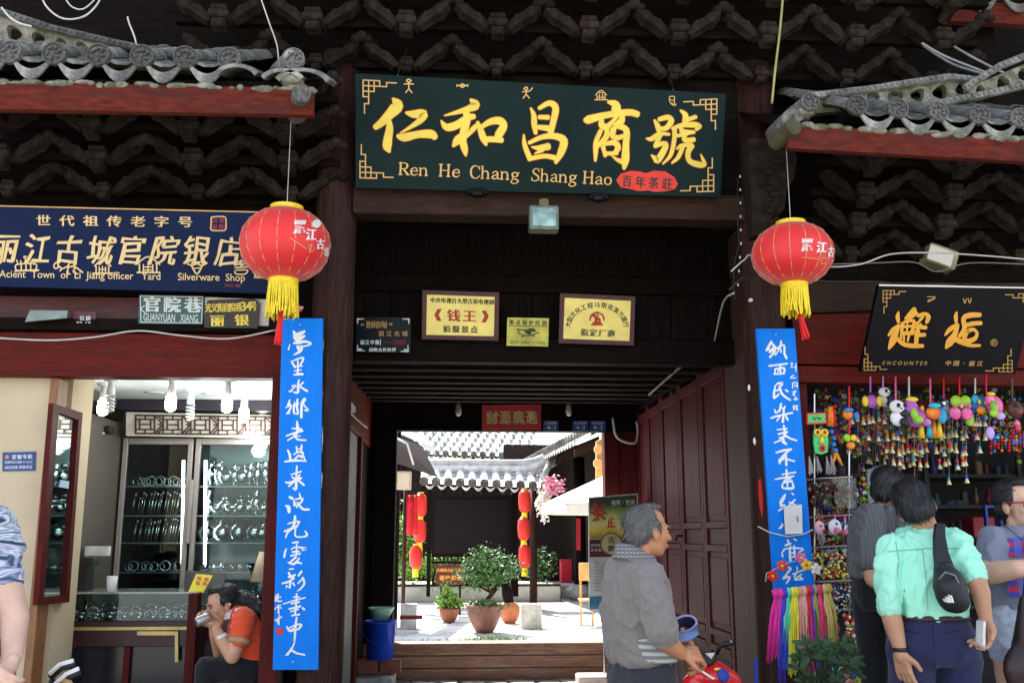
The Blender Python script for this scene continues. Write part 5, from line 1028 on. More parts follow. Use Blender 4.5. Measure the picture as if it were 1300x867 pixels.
# counter
ct = thing('glass_counter', 'dark wooden counter with a glass case of silver jewellery in the silver shop', 'counter', (-2.1, 6.6, 0)); YK = 6.75
ka, kb = XX(80, YK), XX(256, YK); zt = ZZ(750, YK); zc = ZZ(786, YK); zd = ZZ(802, YK)
MB().bb(ka, kb, YK, YK+.5, zd-.08, zc).build('case_base', M('dark maroon wood', (.035, .008, .01), .35, vary=.3), ct, bevel=.004); MB().bb(ka, kb, YK-.012, YK-.001, ZZ(797, YK), ZZ(793, YK)).build('gold_trim', M('brass trim', (.5, .38, .15), .4, .6, bump=0), ct)
MB().bb(ka+.02, kb-.02, YK+.03, YK+.48, .1, zd-.082).build('lower_panel', M('black glass', (.012, .014, .018), .12, bump=0), ct); MB().bb(ka, kb, YK, YK+.5, 0, .098).build('plinth', M('dark maroon wood', (0, 0, 0)), ct)
for x in (ka, (ka+kb)/2, kb-.04): MB().bb(x, x+.04, YK-.004, YK+.03, .099, zd-.083).build('leg', wr_z, ct)
MB().bb(ka+.003, kb-.003, YK+.003, YK+.009, zc+.002, zt-.012).build('glass_front', glass, ct); MB().bb(ka, kb, YK, YK+.5, zt-.01, zt).build('glass_top', M('glass top', (.35, .42, .40), .08, .2, bump=0), ct)
for x in (ka, kb-.012): MB().bb(x, x+.012, YK-.002, YK+.012, zc+.001, zt-.011).build('edge_strip', steel, ct)
MB().prism([P(174, 801, YK-.02), P(226, 801, YK-.02), P(226, 840, YK-.02), P(222, 840, YK-.02), P(222, 806, YK-.02), P(174, 806, YK-.02)], (0, .01, 0)).build('gold_corner', M('brass trim', (0, 0, 0)), ct)
MB().bb(ka+.01, kb-.01, YK+.34, YK+.35, zc+.001, zt-.012).build('case_back', M('pale case back', (.3, .33, .32), .5), ct)
for j in range(3):
    for i in range(26): item('ring' if (i*7+j) % 3 else 'cup', ka+.05+(kb-ka-.1)*(i+.3*j)/26, YK+.06+.09*j, zc+.003+.006*j, rs.uniform(-1.2, 1.2), rs.uniform(.55, .95)*(1.0+.25*j), 'in the glass counter', i, ('in front ', 'in the middle row ', 'in the back row ')[j])
MB().bb(XX(244, 6.6), XX(256, 6.6), 6.6, 6.7, 0, ZZ(752, 6.6)).build('end_post', wr_z, ct, bevel=.004)
ct2 = thing('glass_counter', 'second counter behind the seated woman carrying glass shelves', 'counter', (-1.4, 7.3, 0))
MB().bb(XX(258, 7.1), -1.09, 7.1, 7.5, 0, .95).build('base', M('pinkish counter panel', (.22, .13, .14), .4), ct2); MB().bb(XX(258, 7.1), -1.09, 7.1, 7.5, .953, .97).build('top', M('glass top', (0, 0, 0)), ct2)
for i in range(7): item('teapot' if i % 2 else 'jar', -1.78+.1*i, 7.25+.03*(i % 3), .972, i, .8, 'on the second counter', i)
bk = thing('display_stand', 'black display stand with a yellow leaflet on the glass counter', 'display stand', P(260, 755, YK+.1))
q = [P(236, 724, YK+.2), P(287, 727, YK+.2), P(281, 754, YK+.08), P(234, 752, YK+.08)]; MB().prism(q, (0, .015, .0)).build('board', black, bk); 
nn = (q[1]-q[0]).cross(q[3]-q[0]).normalized(); nn = nn if nn.y < 0 else -nn; bp = Plane(q[0], nn)
MB().prism([bp.at(x, y, .004) for x, y in ((249, 728), (270, 730), (258, 752), (239, 751))], nn*-.003).build('leaflet', M('yellow leaflet', (.75, .6, .03), .5, bump=0), bk)
m = MB(); text_cells(m, lambda x, y: bp.at(x, y, .005), '银器', (253, 734), (262, 735), 5, 6, .03); text_cells(m, lambda x, y: bp.at(x, y, .005), '保养', (251, 740), (260, 741), 5, 6, .03); m.build('lettering', redink, bk)
tag(MB().lathe([(.03, 0), (.036, .10), (.033, .10), (.028, .01)], P(140, 765, YK+.06)*1.0, 12).build('paper_cup', white, None, True), 'white paper cup standing on the glass counter by the left cabinet', 'cup').location.z = zt-P(140, 765, YK+.06).z+.001
tag(MB().bb(XX(98, 7.3)+.06, XX(128, 7.3)+.06, 7.3, 7.36, ZZ(705, 7.3), ZZ(693, 7.3)).build('wall_box', plas, None, bevel=.004), 'flat white box fixed on the side wall above the counter', 'box')
ph = thing('telephone', 'black desk telephone with a red light beside the counter on the left', 'telephone', P(100, 745, 6.95)); MB().box(P(104, 712, 6.95), (.2, .14, .05)).build('base', black, ph, bevel=.01); MB().tube([P(95, 708, 6.9), P(112, 709, 6.9)], .018, 8).build('handset', black, ph, True)
MB().bb(XX(92, 6.95), XX(117, 6.95), 6.9, 7.05, 0, ZZ(716, 6.95)).build('stand', black, ph)
cam_ = thing('security_camera', 'small black security camera in the corner above the left cabinet', 'camera', P(139, 546, 7.6)); MB().box(P(139, 546, 7.6), (.05, .09, .06)).build('housing', black, cam_, bevel=.01); MB().tube([P(139, 548, 7.6), P(120, 552, 7.5)], .008).build('arm', plas, cam_)
tag(MB().lathe([(.02, 0), (.075, -.2), (.07, -.2), (.015, 0)], P(333, 700, 7.0), 16).build('lamp_shade', M('cream shade', (.7, .55, .35), .6), None, True), 'cream cone lamp shade at the right edge of the silver shop', 'lamp shade')

# ================================================================ souvenir shop goods
belm = MB().lathe([(.004, .024), (.009, .018), (.011, .006), (.016, -.006), (.014, -.006), (.002, 0)], n=8); belm.v = [q*1.1 for q in belm.v]; belm = belm.mesh('bell'); belm.materials.append(M('pale gold bell', (.85, .74, .42), .32, .35, vary=.15, bump=0))
bead = {}
for n_, c in (('red', (.7, .03, .02)), ('orange', (.85, .25, .02)), ('blue', (.02, .12, .6)), ('teal', (.02, .4, .38)), ('pink', (.8, .08, .25))):
    b_ = MB().ell((0, 0, 0), (.0105, .0105, .0115), None, 6, 4).mesh('bead'); b_.materials.append(M(n_+' bead', c, .3, bump=0)); bead[n_] = b_
for p in belm.polygons: p.use_smooth = True
def strand(px, top, ys, Y, rnd, lab='thin strand of small gold bells and coloured beads under the shop lintel'):
    t = thing('bell_strand', lab, 'wind chime', P(px, top, Y), 'bell strands under the souvenir shop lintel')
    MB().tube([P(px, top, Y), P(px, ys[-1], Y)], .0016, 3).build('cord', M('pale thread', (.30, .28, .30), .6, bump=0), t)
    for y in ys:
        x = px+rnd.uniform(-1.5, 1.5); c = P(x, y, Y); b = bpy.data.objects.new('bell', belm); COL.objects.link(b); b.parent = t; b.matrix_parent_inverse = wm(t).inverted(); b.location = c
        k = rnd.choice(('red', 'red', 'orange', 'blue', 'teal')); d = bpy.data.objects.new('bead', bead[k]); COL.objects.link(d); d.parent = t; d.matrix_parent_inverse = wm(t).inverted(); d.location = c+V((0, 0, .030))
        if rnd.random() < .4: k = rnd.choice(list(bead)); d = bpy.data.objects.new('bead', bead[k]); COL.objects.link(d); d.parent = t; d.matrix_parent_inverse = wm(t).inverted(); d.location = c+V((0, 0, .049))
rn = random.Random(4)
rows = [538, 556, 574, 591, 613]
for i, px in enumerate([1081, 1089, 1095, 1103, 1109, 1115, 1122]): strand(px, 505, sorted(set([538+rn.randint(-4, 6)]+([560+rn.randint(-3, 3)] if i % 2 else []))), 5.95+rn.random()*.15, rn, '%s bell strand from the left under the drum charm and pandas' % ORDW[i])
for i, px in enumerate([1127, 1134, 1141, 1147, 1153, 1161, 1169, 1177, 1188, 1194, 1199, 1205, 1209, 1215, 1222, 1227]):
    ys = [557, 575, 592]+([613] if i in (2, 5, 8, 11, 15) else []); ys = [y+rn.randint(-3, 3) for y in ys]; strand(px, 530, ys if i % 4 else ys[:2], 5.95+rn.random()*.2, rn, '%s bell strand from the left in the long gold fringe below the plush elephants' % ORDW[i])
for i, (px, ys) in enumerate(((1236, [540]), (1240, [540, 557]), (1244, [540, 574]), (1250, [540, 558]))): strand(px, 528, ys, 6.0, rn, '%s from the left of the short bell strands under the blue elephant' % ORDW[i])
for i in range(30): strand(1085+i*2.9, 500, [rn.randint(545, 575), rn.randint(576, 605)], 6.9+rn.random()*.6, rn, '%s from the left of the dim bell strands deeper in the shop' % ORDW[i])
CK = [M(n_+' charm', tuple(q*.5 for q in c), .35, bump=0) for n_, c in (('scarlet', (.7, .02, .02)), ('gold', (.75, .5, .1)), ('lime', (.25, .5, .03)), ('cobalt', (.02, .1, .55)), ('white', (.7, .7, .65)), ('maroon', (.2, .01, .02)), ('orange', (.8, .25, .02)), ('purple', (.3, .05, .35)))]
def charm(px, y0, n, Y, rnd, lab):
    t = thing('charm_string', lab, 'charm string', P(px, y0, Y), 'charm strings crowded under the lintel'); MB().tube([P(px, y0-25, Y), P(px, y0+n*8, Y)], .0016, 3).build('cord', M('dark cord', (.08, .04, .05), .7, bump=0), t)
    for i in range(n):
        c = P(px+rnd.uniform(-1, 1), y0+i*8+rnd.uniform(-1.5, 1.5), Y); m = MB(); q = rnd.random(); s_ = rnd.uniform(.010, .021)
        if q < .3: m.ell(c, (s_, s_*.6, s_), None, 8, 5)
        elif q < .5: m.lathe([(s_*.4, s_), (s_*.6, .3*s_), (s_, -s_), (.002, -s_*.9)], c, 8)
        elif q < .7: m.box(c, (s_*1.6, s_, s_*1.3), Matrix.Rotation(rnd.uniform(-1, 1), 3, 'Y'))
        else:
            for e in range(5): m.ell(c+V((s_*.7*cos(e*1.257), 0, s_*.7*sin(e*1.257))), (s_*.5, s_*.4, s_*.5), None, 6, 4)
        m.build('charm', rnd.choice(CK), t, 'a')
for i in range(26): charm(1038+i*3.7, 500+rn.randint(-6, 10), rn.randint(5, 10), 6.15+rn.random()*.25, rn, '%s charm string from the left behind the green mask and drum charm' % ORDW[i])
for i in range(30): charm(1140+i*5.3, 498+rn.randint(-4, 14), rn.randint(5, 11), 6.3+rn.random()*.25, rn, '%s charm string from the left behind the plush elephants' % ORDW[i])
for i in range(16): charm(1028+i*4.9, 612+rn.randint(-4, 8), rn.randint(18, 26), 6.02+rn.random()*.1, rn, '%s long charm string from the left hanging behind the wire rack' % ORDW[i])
def col(n, c, **k): return M(n, c, k.pop('rough', .45), vary=.08, bump=.03, **k)
pl2 = lambda n_, c_, s_: M(n_, c_, .45, vary=.15, scale=34, bump=.12, stain=s_, stains=.38)
purple = pl2('purple plush', (.42, .10, .45), (.75, .35, .6)); green_p = pl2('lime plush', (.35, .62, .03), (.08, .32, .08)); orange_p = pl2('orange plush', (.85, .28, .02), (.75, .08, .02)); turq = pl2('turquoise plush', (.03, .45, .62), (.02, .12, .5)); pink_p = pl2('pink plush', (.80, .10, .32), (.85, .5, .55)); blue_p = pl2('blue plush', (.04, .15, .60), (.05, .5, .7)); lilac = col('lilac plush', (.55, .38, .75)); yel_p = col('yellow plush', (.85, .6, .03)); wht = white; brn = col('dark red carved wood', (.12, .03, .025))
def hang(label, px, y0, py, Y, parts, strap=redt, name='hanging_ornament', cat='ornament'):
    t = thing(name, label, cat, P(px, py, Y)); MB().tube([P(px, y0, Y), P(px, py, Y)], .006, 5).build('strap', strap, t)
    k = Y/1237
    for nm, mt, dx, dy, rx, ry, rz_ in parts:
        c = P(px+dx*.92, py+dy*.95, Y-.02); MB().ell(c+V((0, -.01*rz_, 0)), (rx*k*.88, min(rx, ry)*k*.35+.004, ry*k*.88), Matrix.Rotation(0, 3, 'Y'), 12, 8).build(nm, mt, t, True)
    return t
hang('purple elephant ornament with a green face hanging left of the orange drum', 1154, 478, 508, 5.88, [('body', purple, 8, 22, 20, 16, 0), ('head', purple, -2, 10, 13, 12, 3), ('ear', green_p, 2, 20, 6, 9, 5), ('trunk', green_p, 8, 27, 9, 6, 4), ('hat', yel_p, 0, 0, 10, 4, 4), ('foot', purple, 22, 30, 8, 6, 2), ('eye', orange_p, 13, 12, 3, 4, 5)], white)
t = hang('orange and turquoise drum ornament with yellow horns hanging beside the purple elephant', 1181, 480, 512, 5.86, [('drum_top', turq, 2, 4, 10, 4, 4), ('drum', orange_p, 3, 13, 12, 10, 1), ('side', turq, 16, 16, 8, 12, 0)], pink_p)
for dx, mt in ((-12, yel_p), (4, orange_p), (11, yel_p), (-2, turq)):
    a = P(1181+dx, 532, 5.9); b = P(1181+dx+1, 556, 5.9); MB().tube([a, b], [.008, .022], 8).build('horn', mt, t, True)
hang('pink and lime butterfly ornament hanging right of the drum', 1218, 479, 502, 5.86, [('wing', green_p, -6, 8, 9, 9, 1), ('wing', green_p, 7, 8, 9, 9, 1), ('wing', pink_p, -8, 24, 9, 10, 2), ('wing', pink_p, 8, 25, 9, 10, 2), ('spot', pink_p, -3, 15, 3, 4, 5), ('spot', pink_p, 8, 15, 3, 4, 5), ('tail', green_p, 14, 32, 7, 10, 0)])
hang('blue elephant ornament with an orange trunk hanging right of the butterfly', 1238, 480, 500, 5.9, [('head', blue_p, 4, 14, 14, 13, 0), ('ear', turq, -4, 8, 6, 7, 3), ('trunk', orange_p, 4, 23, 8, 6, 4), ('eye', yel_p, 0, 12, 2.5, 4, 5), ('eye', yel_p, 9, 13, 2.5, 4, 5)], white)
hang('pink elephant ornament with a green ear in front of the blue elephant', 1252, 474, 500, 5.84, [('body', pink_p, 12, 16, 13, 15, 0), ('head', pink_p, 3, 8, 8, 9, 2), ('ear', green_p, 6, 18, 6, 9, 4), ('trunk', green_p, 6, 27, 7, 6, 4), ('foot', lilac, 17, 30, 8, 6, 2), ('hat', yel_p, 2, 1, 7, 3, 4)])
hang('small grey robot-like charm hanging between the drum and the butterfly', 1198, 480, 506, 5.9, [('head', steel, 2, 6, 6, 6, 0), ('body', M('grey plush', (.3, .3, .36), .5), 4, 18, 8, 11, 0)])
hang('dark red round wooden face plaque hanging at the right end', 1285, 480, 506, 5.9, [('face', brn, 4, 14, 14, 13, 0), ('eye', black, -1, 10, 3, 3, 5), ('eye', black, 9, 10, 3, 3, 5), ('mouth', M('rose wood', (.3, .08, .07), .5), 4, 19, 6, 2, 5)], M('brown cord', (.12, .08, .06), .7))
hang('lilac egg-shaped charm hanging on the right below the elephants', 1256, 520, 540, 5.9, [('shell', lilac, 1, 10, 7, 10, 0), ('ball', turq, 10, 16, 3, 3, 1)], M('brown cord', (0, 0, 0)))
hang('pink flower charm hanging under the round wooden face', 1290, 520, 538, 5.9, [('petal', pink_p, 1, 0, 5, 6, 0), ('petal', M('coral red', (.7, .06, .06), .4), 0, 6, 5, 5, 2)], M('brown cord', (0, 0, 0)))
hang('small purple and yellow plush ball hanging left of the pandas', 1105, 478, 498, 5.9, [('ball', purple, 2, 12, 9, 10, 0), ('petal', yel_p, -8, 12, 5, 8, 1), ('petal', yel_p, 12, 12, 5, 8, 1)], purple)
for k, (px, py, s, lb) in enumerate(((1137, 508, 1.0, 'black and white panda charm hanging in front'), (1121, 492, .75, 'smaller black and white panda charm behind the larger one'))):
    t = hang(lb, px, 478, py, 5.84+.1*k, [('head', wht, 0, 9*s, 12*s, 10*s, 2), ('body', wht, 3*s, 24*s, 12*s, 12*s, 0), ('leg', black, 10*s, 30*s, 8*s, 7*s, 3), ('arm', black, 10*s, 18*s, 7*s, 6*s, 2), ('ear', black, -9*s, 0, 4*s, 4*s, 1), ('ear', black, 9*s, 0, 4*s, 4*s, 1), ('eye_patch', black, -4*s, 9*s, 3*s, 3.4*s, 8), ('eye_patch', black, 5*s, 9*s, 3*s, 3.4*s, 8), ('nose', black, 0, 13*s, 1.6*s, 1.2*s, 8)], (pink_p, lilac)[k])
hang('blue and orange drum charm hanging over the green mask side', 1078, 490, 518, 5.9, [('drum', orange_p, -2, 8, 8, 8, 0), ('band', blue_p, -2, 3, 8, 3, 2), ('side', blue_p, 10, 10, 5, 6, 0)], redt)
hang('lime and white ball charms hanging above the bead pouches', 1078, 530, 552, 5.9, [('ball', green_p, -3, 4, 6, 6, 0), ('ball', yel_p, 6, 4, 5, 5, 0), ('ball', orange_p, 3, 14, 7, 6, -1)], redt)
t = thing('tassel_charm', 'orange and blue tube charm with hanging tassels beside the green mask', 'ornament', P(1057, 520, 5.86))
for dx, mt in ((-3, orange_p), (1, orange_p), (4, redt)): MB().tube([P(1055+dx*.6, 516, 5.86), P(1055+dx, 541, 5.86)], [.008, .012], 7).build('tube', mt, t, True)
for y in (548, 556, 564, 572): MB().ell(P(1056+rn.uniform(-5, 5), y, 5.86), .016).build('bead', blue_p if y % 16 else green_p, t, True)
MB().tube([P(1056, 514, 5.86), P(1056, 580, 5.86)], .002, 3).build('cord', cable_b, t); MB().tube([P(1061, 575, 5.85), P(1057, 590, 5.85)], [.014, .007], 6).build('tail', orange_p, t, True); MB().tube([P(1061, 575, 5.85), P(1069, 591, 5.85)], [.014, .007], 6).build('tail', orange_p, t, True)
pM = tilt(P(1040, 560, 5.80), 0)
t = thing('mask', 'green carved mask with yellow ringed eyes hung beside the right blue board', 'mask', P(1042, 578, 5.8))
m = MB(); m.prism([pM.at(x, y) for x, y in ((1033, 546), (1051, 545), (1052, 560), (1051, 574), (1043, 577), (1035, 575), (1033, 562))], (0, .02, 0)); m.build('face', col('mask green', (.06, .55, .16)), t, bevel=.003)
for x in (1037.5, 1046.5): MB().lathe([(.024, 0), (.022, .012), (.012, .012), (.012, 0)], pM.at(x, 549, .0), 12, (0, -1, 0)).build('eye_ring', yel_p, t, True); MB().ell(pM.at(x, 549, .008), (.010, .01, .008)).build('eye', redt, t, True)
MB().tube([pM.at(1044, 553, .006), pM.at(1043, 563, .012)], [.006, .016], 7).build('nose', yel_p, t, True); MB().lathe([(.020, 0), (.018, .01), (.008, .01), (.008, 0)], pM.at(1044, 569, 0), 12, (0, -1, 0)).build('mouth', redt, t, True)
for x in (1030, 1040, 1052, 1058):
    m = MB()
    for j in range(7): m.tube([P(x-3, 579, 5.8), P(x-3+j*1.1, 600+rn.uniform(-3, 3), 5.8+rn.uniform(-.01, .01))], .0028, 3)
    m.build('tassel', M('grey tassel yarn', (.35, .31, .30), .8), t)
t = flatsign('price_sign', 'small green plate with a red border above the green mask', 'sign', tilt(P(1037, 532, 5.79), 0), ((1026, 526), (1047, 525), (1048, 536), (1026, 537)), col('sign green', (.08, .5, .12)), .01, [(lambda m, a, p: brush(m, p, .002, '-5,-2,1 -3,2,1.2 -1,-1,1|0,-1,1.2 5,0,1.2 2,2,1', (1037, 531), 1), black)], edge=(2, redt))
rk = thing('wire_rack', 'chrome wire rack standing beside the right blue board hung with trinkets', 'display rack', P(1060, 867, 5.9))
for px in (1034, 1078): MB().tube([P(px, 500, 5.95), P(px, 860, 5.95), V((P(px, 860, 5.95).x, 5.95, 0))], .006, 6).build('upright', steel, rk)
for i, y in enumerate((607, 655, 694, 738, 775)):
    MB().tube([P(1024, y+2, 5.84), P(1040, y, 5.82), P(1082, y-2, 5.84)], .005, 6).build('rail', steel, rk)
def trinkets(label, x0, x1, y0, y1, n, Y, cols, r=.012, name='bead_pouch', cat='pouch', bag=True):
    t = thing(name, label, cat, P((x0+x1)/2, y1, Y)); rnd = random.Random(int(x0*7+y0))
    for c in cols:
        m = MB()
        for _ in range(n//len(cols)): m.ell(P(rnd.uniform(x0, x1), rnd.uniform(y0, y1), Y+rnd.uniform(-.03, .03)), r*rnd.uniform(.7, 1.2), None, 6, 4)
        m.build('bead', c, t, True, kind='stuff')
    if bag:
        p = MB(); p.prism([P(x0-2, y0-4, Y+.04), P(x1+2, y0-4, Y+.04), P(x1+3, y1+2, Y+.04), P(x0-1, y1+2, Y+.04)], (0, -.08, 0)); p.build('net', glassmat('pouch film', col=(.85, .85, .9)), t)
    return t
dull = [M('dull red bead', (.3, .04, .03), .5), M('dull green bead', (.08, .16, .05), .5), M('dull cream bead', (.5, .42, .25), .5), M('dull brown bead', (.15, .08, .05), .5)]
trinkets('clear pouch of dull coloured beads on the top rack rail, nearer the blue board', 1028, 1050, 614, 642, 60, 5.84, dull)
trinkets('clear pouch of dull coloured beads on the top rack rail, further from the blue board', 1054, 1078, 612, 644, 64, 5.86, dull)
hang('pink owl keyring with dark eyes hanging on the second rack rail', 1040, 655, 662, 5.82, [('body', col('pale pink', (.8, .45, .5)), 0, 8, 8, 10, 0), ('eye', black, -3, 6, 1.6, 1.6, 6), ('eye', black, 3, 6, 1.6, 1.6, 6), ('beak', redt, 0, 12, 2, 1.6, 6)], redt, 'keyring', 'keyring')
hang('white and pink owl keyring hanging right of the pink one', 1060, 653, 660, 5.82, [('body', wht, 0, 9, 10, 11, 0), ('belly', pink_p, 1, 14, 5, 5, 2), ('eye', blue_p, -3, 5, 2, 2, 6), ('eye', blue_p, 4, 5, 2, 2, 6)], pink_p, 'keyring', 'keyring')
hang('small silver bell keyring at the right end of the second rack rail', 1073, 653, 668, 5.84, [('bell', steel, 2, 4, 5, 8, 0), ('bow', pink_p, -2, 8, 4, 4, 1)], pink_p, 'keyring', 'keyring')
trinkets('dense cluster of brass and coloured bells on the third rack rail', 1028, 1080, 702, 733, 150, 5.86, [brass, brass, yel_p, redt, green_p, M('pale gold bell', (0, 0, 0))], .010, 'bell_cluster', 'bells', False)
trinkets('cluster of dull silver charms on the fourth rack rail', 1046, 1080, 742, 778, 70, 5.88, [steel, M('grey metal charm', (.2, .2, .22), .35, .8), steel], .010, 'charm_cluster', 'charms', False)
trinkets('bunch of red and gold charms at the lower rack rail', 1074, 1102, 782, 806, 60, 5.7, [redt, brass, M('pale gold bell', (0, 0, 0)), pink_p], .014, 'charm_bunch', 'charms', False)
trinkets('row of small gold bells hanging at the bottom of the rack', 1076, 1104, 806, 824, 40, 5.68, [M('pale gold bell', (0, 0, 0)), brass], .014, 'bell_row', 'bells', False)
trinkets('heap of glossy multicoloured beads at the foot of the rack', 1058, 1114, 838, 885, 230, 5.5, [redt, green_p, yel_p, wht, pink_p, turq, purple], .017, 'bead_heap', 'beads', False)
# headband flowers, ribbons
for k, (px, py, mt, lb) in enumerate(((993, 718, M('coral red', (0, 0, 0)), 'coral red fabric flower on the left of the blue board headbands'), (981, 731, redt, 'dark red fabric flower lowest on the left of the headbands'), (1017, 708, pink_p, 'pink fabric flower at the top middle of the headbands'), (1024, 717, yel_p, 'yellow fabric flower on the right of the headbands'), (1036, 722, wht, 'white fabric flower at the right end of the headbands'))):
    t = thing('fabric_flower', lb, 'fabric flower', P(px, py, 5.66))
    for j in range(5):
        a = 2*pi*j/5+k; MB().ell(P(px, py, 5.66)+V((cos(a)*.019, 0, sin(a)*.019)), (.018, .006, .014), Matrix.Rotation(-a, 3, 'Y'), 8, 5).build('petal', mt, t, True)
    MB().ell(P(px, py, 5.64), .008).build('centre', yel_p if mt is not yel_p else redt, t, True)
tag(MB().tube([P(972, 738, 5.67), P(973, 728, 5.67), P(984, 722, 5.67), P(1000, 714, 5.67), P(1018, 710, 5.67), P(1034, 716, 5.67), P(1042, 730, 5.67)], .004, 6).build('headband', M('pale blue band', (.35, .45, .6), .5), None, True), 'pale blue headband wire carrying fabric flowers across the right blue board', 'headband')
tag(MB().tube([P(980, 750, 5.69), P(1000, 748, 5.69), P(1030, 744, 5.69), P(1052, 742, 5.7)], .006, 6).build('hanging_rail', steel, None), 'thin metal rail carrying the coloured yarn hanks on the right board', 'rail')
HC = [('magenta', (.85, .03, .35), 985, 840), ('hot pink', (.85, .05, .40), 991, 835), ('royal blue', (.08, .06, .60), 997, 867), ('aqua green', (.15, .75, .50), 1001, 820), ('lemon yellow', (.85, .80, .05), 1007, 858), ('bright yellow', (.9, .75, .05), 1011, 850), ('salmon pink', (.85, .35, .28), 1017, 845), ('peach', (.85, .50, .40), 1021, 825), ('scarlet', (.8, .03, .02), 1026, 858), ('violet', (.25, .05, .50), 1031, 852), ('olive green', (.35, .45, .08), 1034, 830), ('rose red', (.85, .06, .20), 1040, 846), ('gold mixed', (.75, .55, .20), 1047, 826), ('mustard', (.55, .45, .08), 1052, 820)]
for i, (nm, c, px, yb) in enumerate(HC):
    t = thing('yarn_hank', '%s yarn hank hanging in the row in front of the right blue board' % nm, 'yarn hank', P(px, 750, 5.62)); mt = M(nm+' yarn', c, .7, vary=.15, scale=60, st=(3, 3, .3), bump=.3); yt = 748-(i*.5)
    MB().ell(P(px, yt+5, 5.62), (.022, .02, .028)).build('knot', mt, t, True); m = MB()
    for j in range(13):
        dx = (j-6)*.58; pts = [P(px+dx*.3, yt+8, 5.62), P(px+dx*.9+(i-6)*.5, yt+28, 5.60+rn.uniform(-.01, .01)), P(px+dx+(i-6)*.9+rn.uniform(-1, 1), (yt+yb)/2, 5.6+rn.uniform(-.015, .015)), P(px+dx*1.2+(i-6)*1.2+rn.uniform(-2, 2), yb+rn.uniform(-6, 3), 5.6)]
        m.tube(pts, [.004, .0052, .0048, .002], 4)
    m.build('yarn', mt, t, True)
# dim shelves at the back of the shop
sb = thing('goods_shelf', 'dark shelving crowded with dim trinkets at the back of the souvenir shop', 'shelf', P(1200, 867, 8.4)); sb.location.z = 0
for y in (600, 640, 680, 720, 770): MB().bb(XX(1070, 8.6), XX(1420, 8.6), 8.5, 9.1, ZZ(y, 8.6)-.03, ZZ(y, 8.6)).build('shelf_board', dk, sb)
for px in (1070, 1180, 1300): MB().bb(XX(px, 8.5)-.02, XX(px, 8.5)+.02, 8.46, 8.49, 0, 2.7).build('upright', dk, sb)
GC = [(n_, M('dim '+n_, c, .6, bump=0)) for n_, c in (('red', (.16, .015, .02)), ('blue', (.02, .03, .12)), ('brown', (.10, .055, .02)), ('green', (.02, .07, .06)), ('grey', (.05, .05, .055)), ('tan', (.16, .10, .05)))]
GN = ('jar', 'box', 'figure', 'tin'); SH = ('top', 'second', 'third', 'fourth', 'bottom'); seen_ = {}
for si, y in enumerate((600, 640, 680, 720, 770)):
    for i in range(24):
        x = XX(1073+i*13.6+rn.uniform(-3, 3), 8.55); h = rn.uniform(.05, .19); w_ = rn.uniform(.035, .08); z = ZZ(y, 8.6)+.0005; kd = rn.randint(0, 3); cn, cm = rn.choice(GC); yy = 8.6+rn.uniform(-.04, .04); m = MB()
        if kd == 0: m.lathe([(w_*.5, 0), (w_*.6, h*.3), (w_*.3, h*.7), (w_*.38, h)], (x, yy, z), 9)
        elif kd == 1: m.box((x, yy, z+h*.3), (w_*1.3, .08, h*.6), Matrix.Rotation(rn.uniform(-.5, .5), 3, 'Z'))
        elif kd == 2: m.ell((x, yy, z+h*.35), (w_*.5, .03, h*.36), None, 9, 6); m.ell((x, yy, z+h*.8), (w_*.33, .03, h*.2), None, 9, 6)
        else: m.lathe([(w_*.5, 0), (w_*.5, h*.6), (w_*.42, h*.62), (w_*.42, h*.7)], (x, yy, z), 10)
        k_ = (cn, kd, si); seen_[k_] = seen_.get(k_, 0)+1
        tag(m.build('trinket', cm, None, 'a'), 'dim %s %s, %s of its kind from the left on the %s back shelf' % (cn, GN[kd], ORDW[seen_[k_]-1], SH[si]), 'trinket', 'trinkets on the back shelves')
for i in range(9):
    px = 1100+i*2.6; MB().tube([P(px, 590, 6.6), P(px+rn.uniform(-1, 1), 600+i % 3*2+20, 6.6)], .006, 5)
nk = thing('necklace_bunch', 'bunch of white and blue bead necklaces hanging behind the man in the grey shirt', 'necklaces', P(1112, 580, 6.4))
for i in range(8): MB().tube([P(1101+i*3, 596-i, 6.4), P(1103+i*2.8, 630, 6.4), P(1106+i*2.4, 650+4*(i % 3), 6.4)], .010, 6).build('strand', M('pale bead strand', (.45, .48, .55), .4, vary=.5, scale=80), nk, True)
tag(MB().bb(XX(1237, 7.8), XX(1265, 7.8), 7.8, 8.0, ZZ(682, 7.8), ZZ(655, 7.8)).build('red_box', M('dark red box', (.35, .02, .03), .5), None, bevel=.01), 'dark red box on the shelf between the two customers in the souvenir shop', 'box')
sw = thing('plastic_stand', 'blue plastic frame standing in the souvenir shop behind the customers', 'frame', P(1270, 640, 7.6))
for q in ((1254, 1257, 640, 672), (1272, 1275, 640, 672), (1257, 1272, 640, 643)): MB().bb(XX(q[0], 7.6), XX(q[1], 7.6), 7.6, 7.64, ZZ(q[3], 7.6), ZZ(q[2], 7.6)).build('bar', col('royal blue plastic', (.02, .05, .35)), sw)
for i in range(10):
    px = 1258+i*4.6; y0 = 552+rn.randint(-6, 6); t = thing('bead_string', 'short red and blue bead string, %s from the left below the lilac charm' % ORDW[i], 'bead string', P(px, y0, 6.1), 'bead strings on the right')
    for j in range(5): MB().ell(P(px, y0+j*4.2, 6.1), .011, None, 6, 4).build('bead', rn.choice((redt, blue_p, orange_p, brn)), t, True)

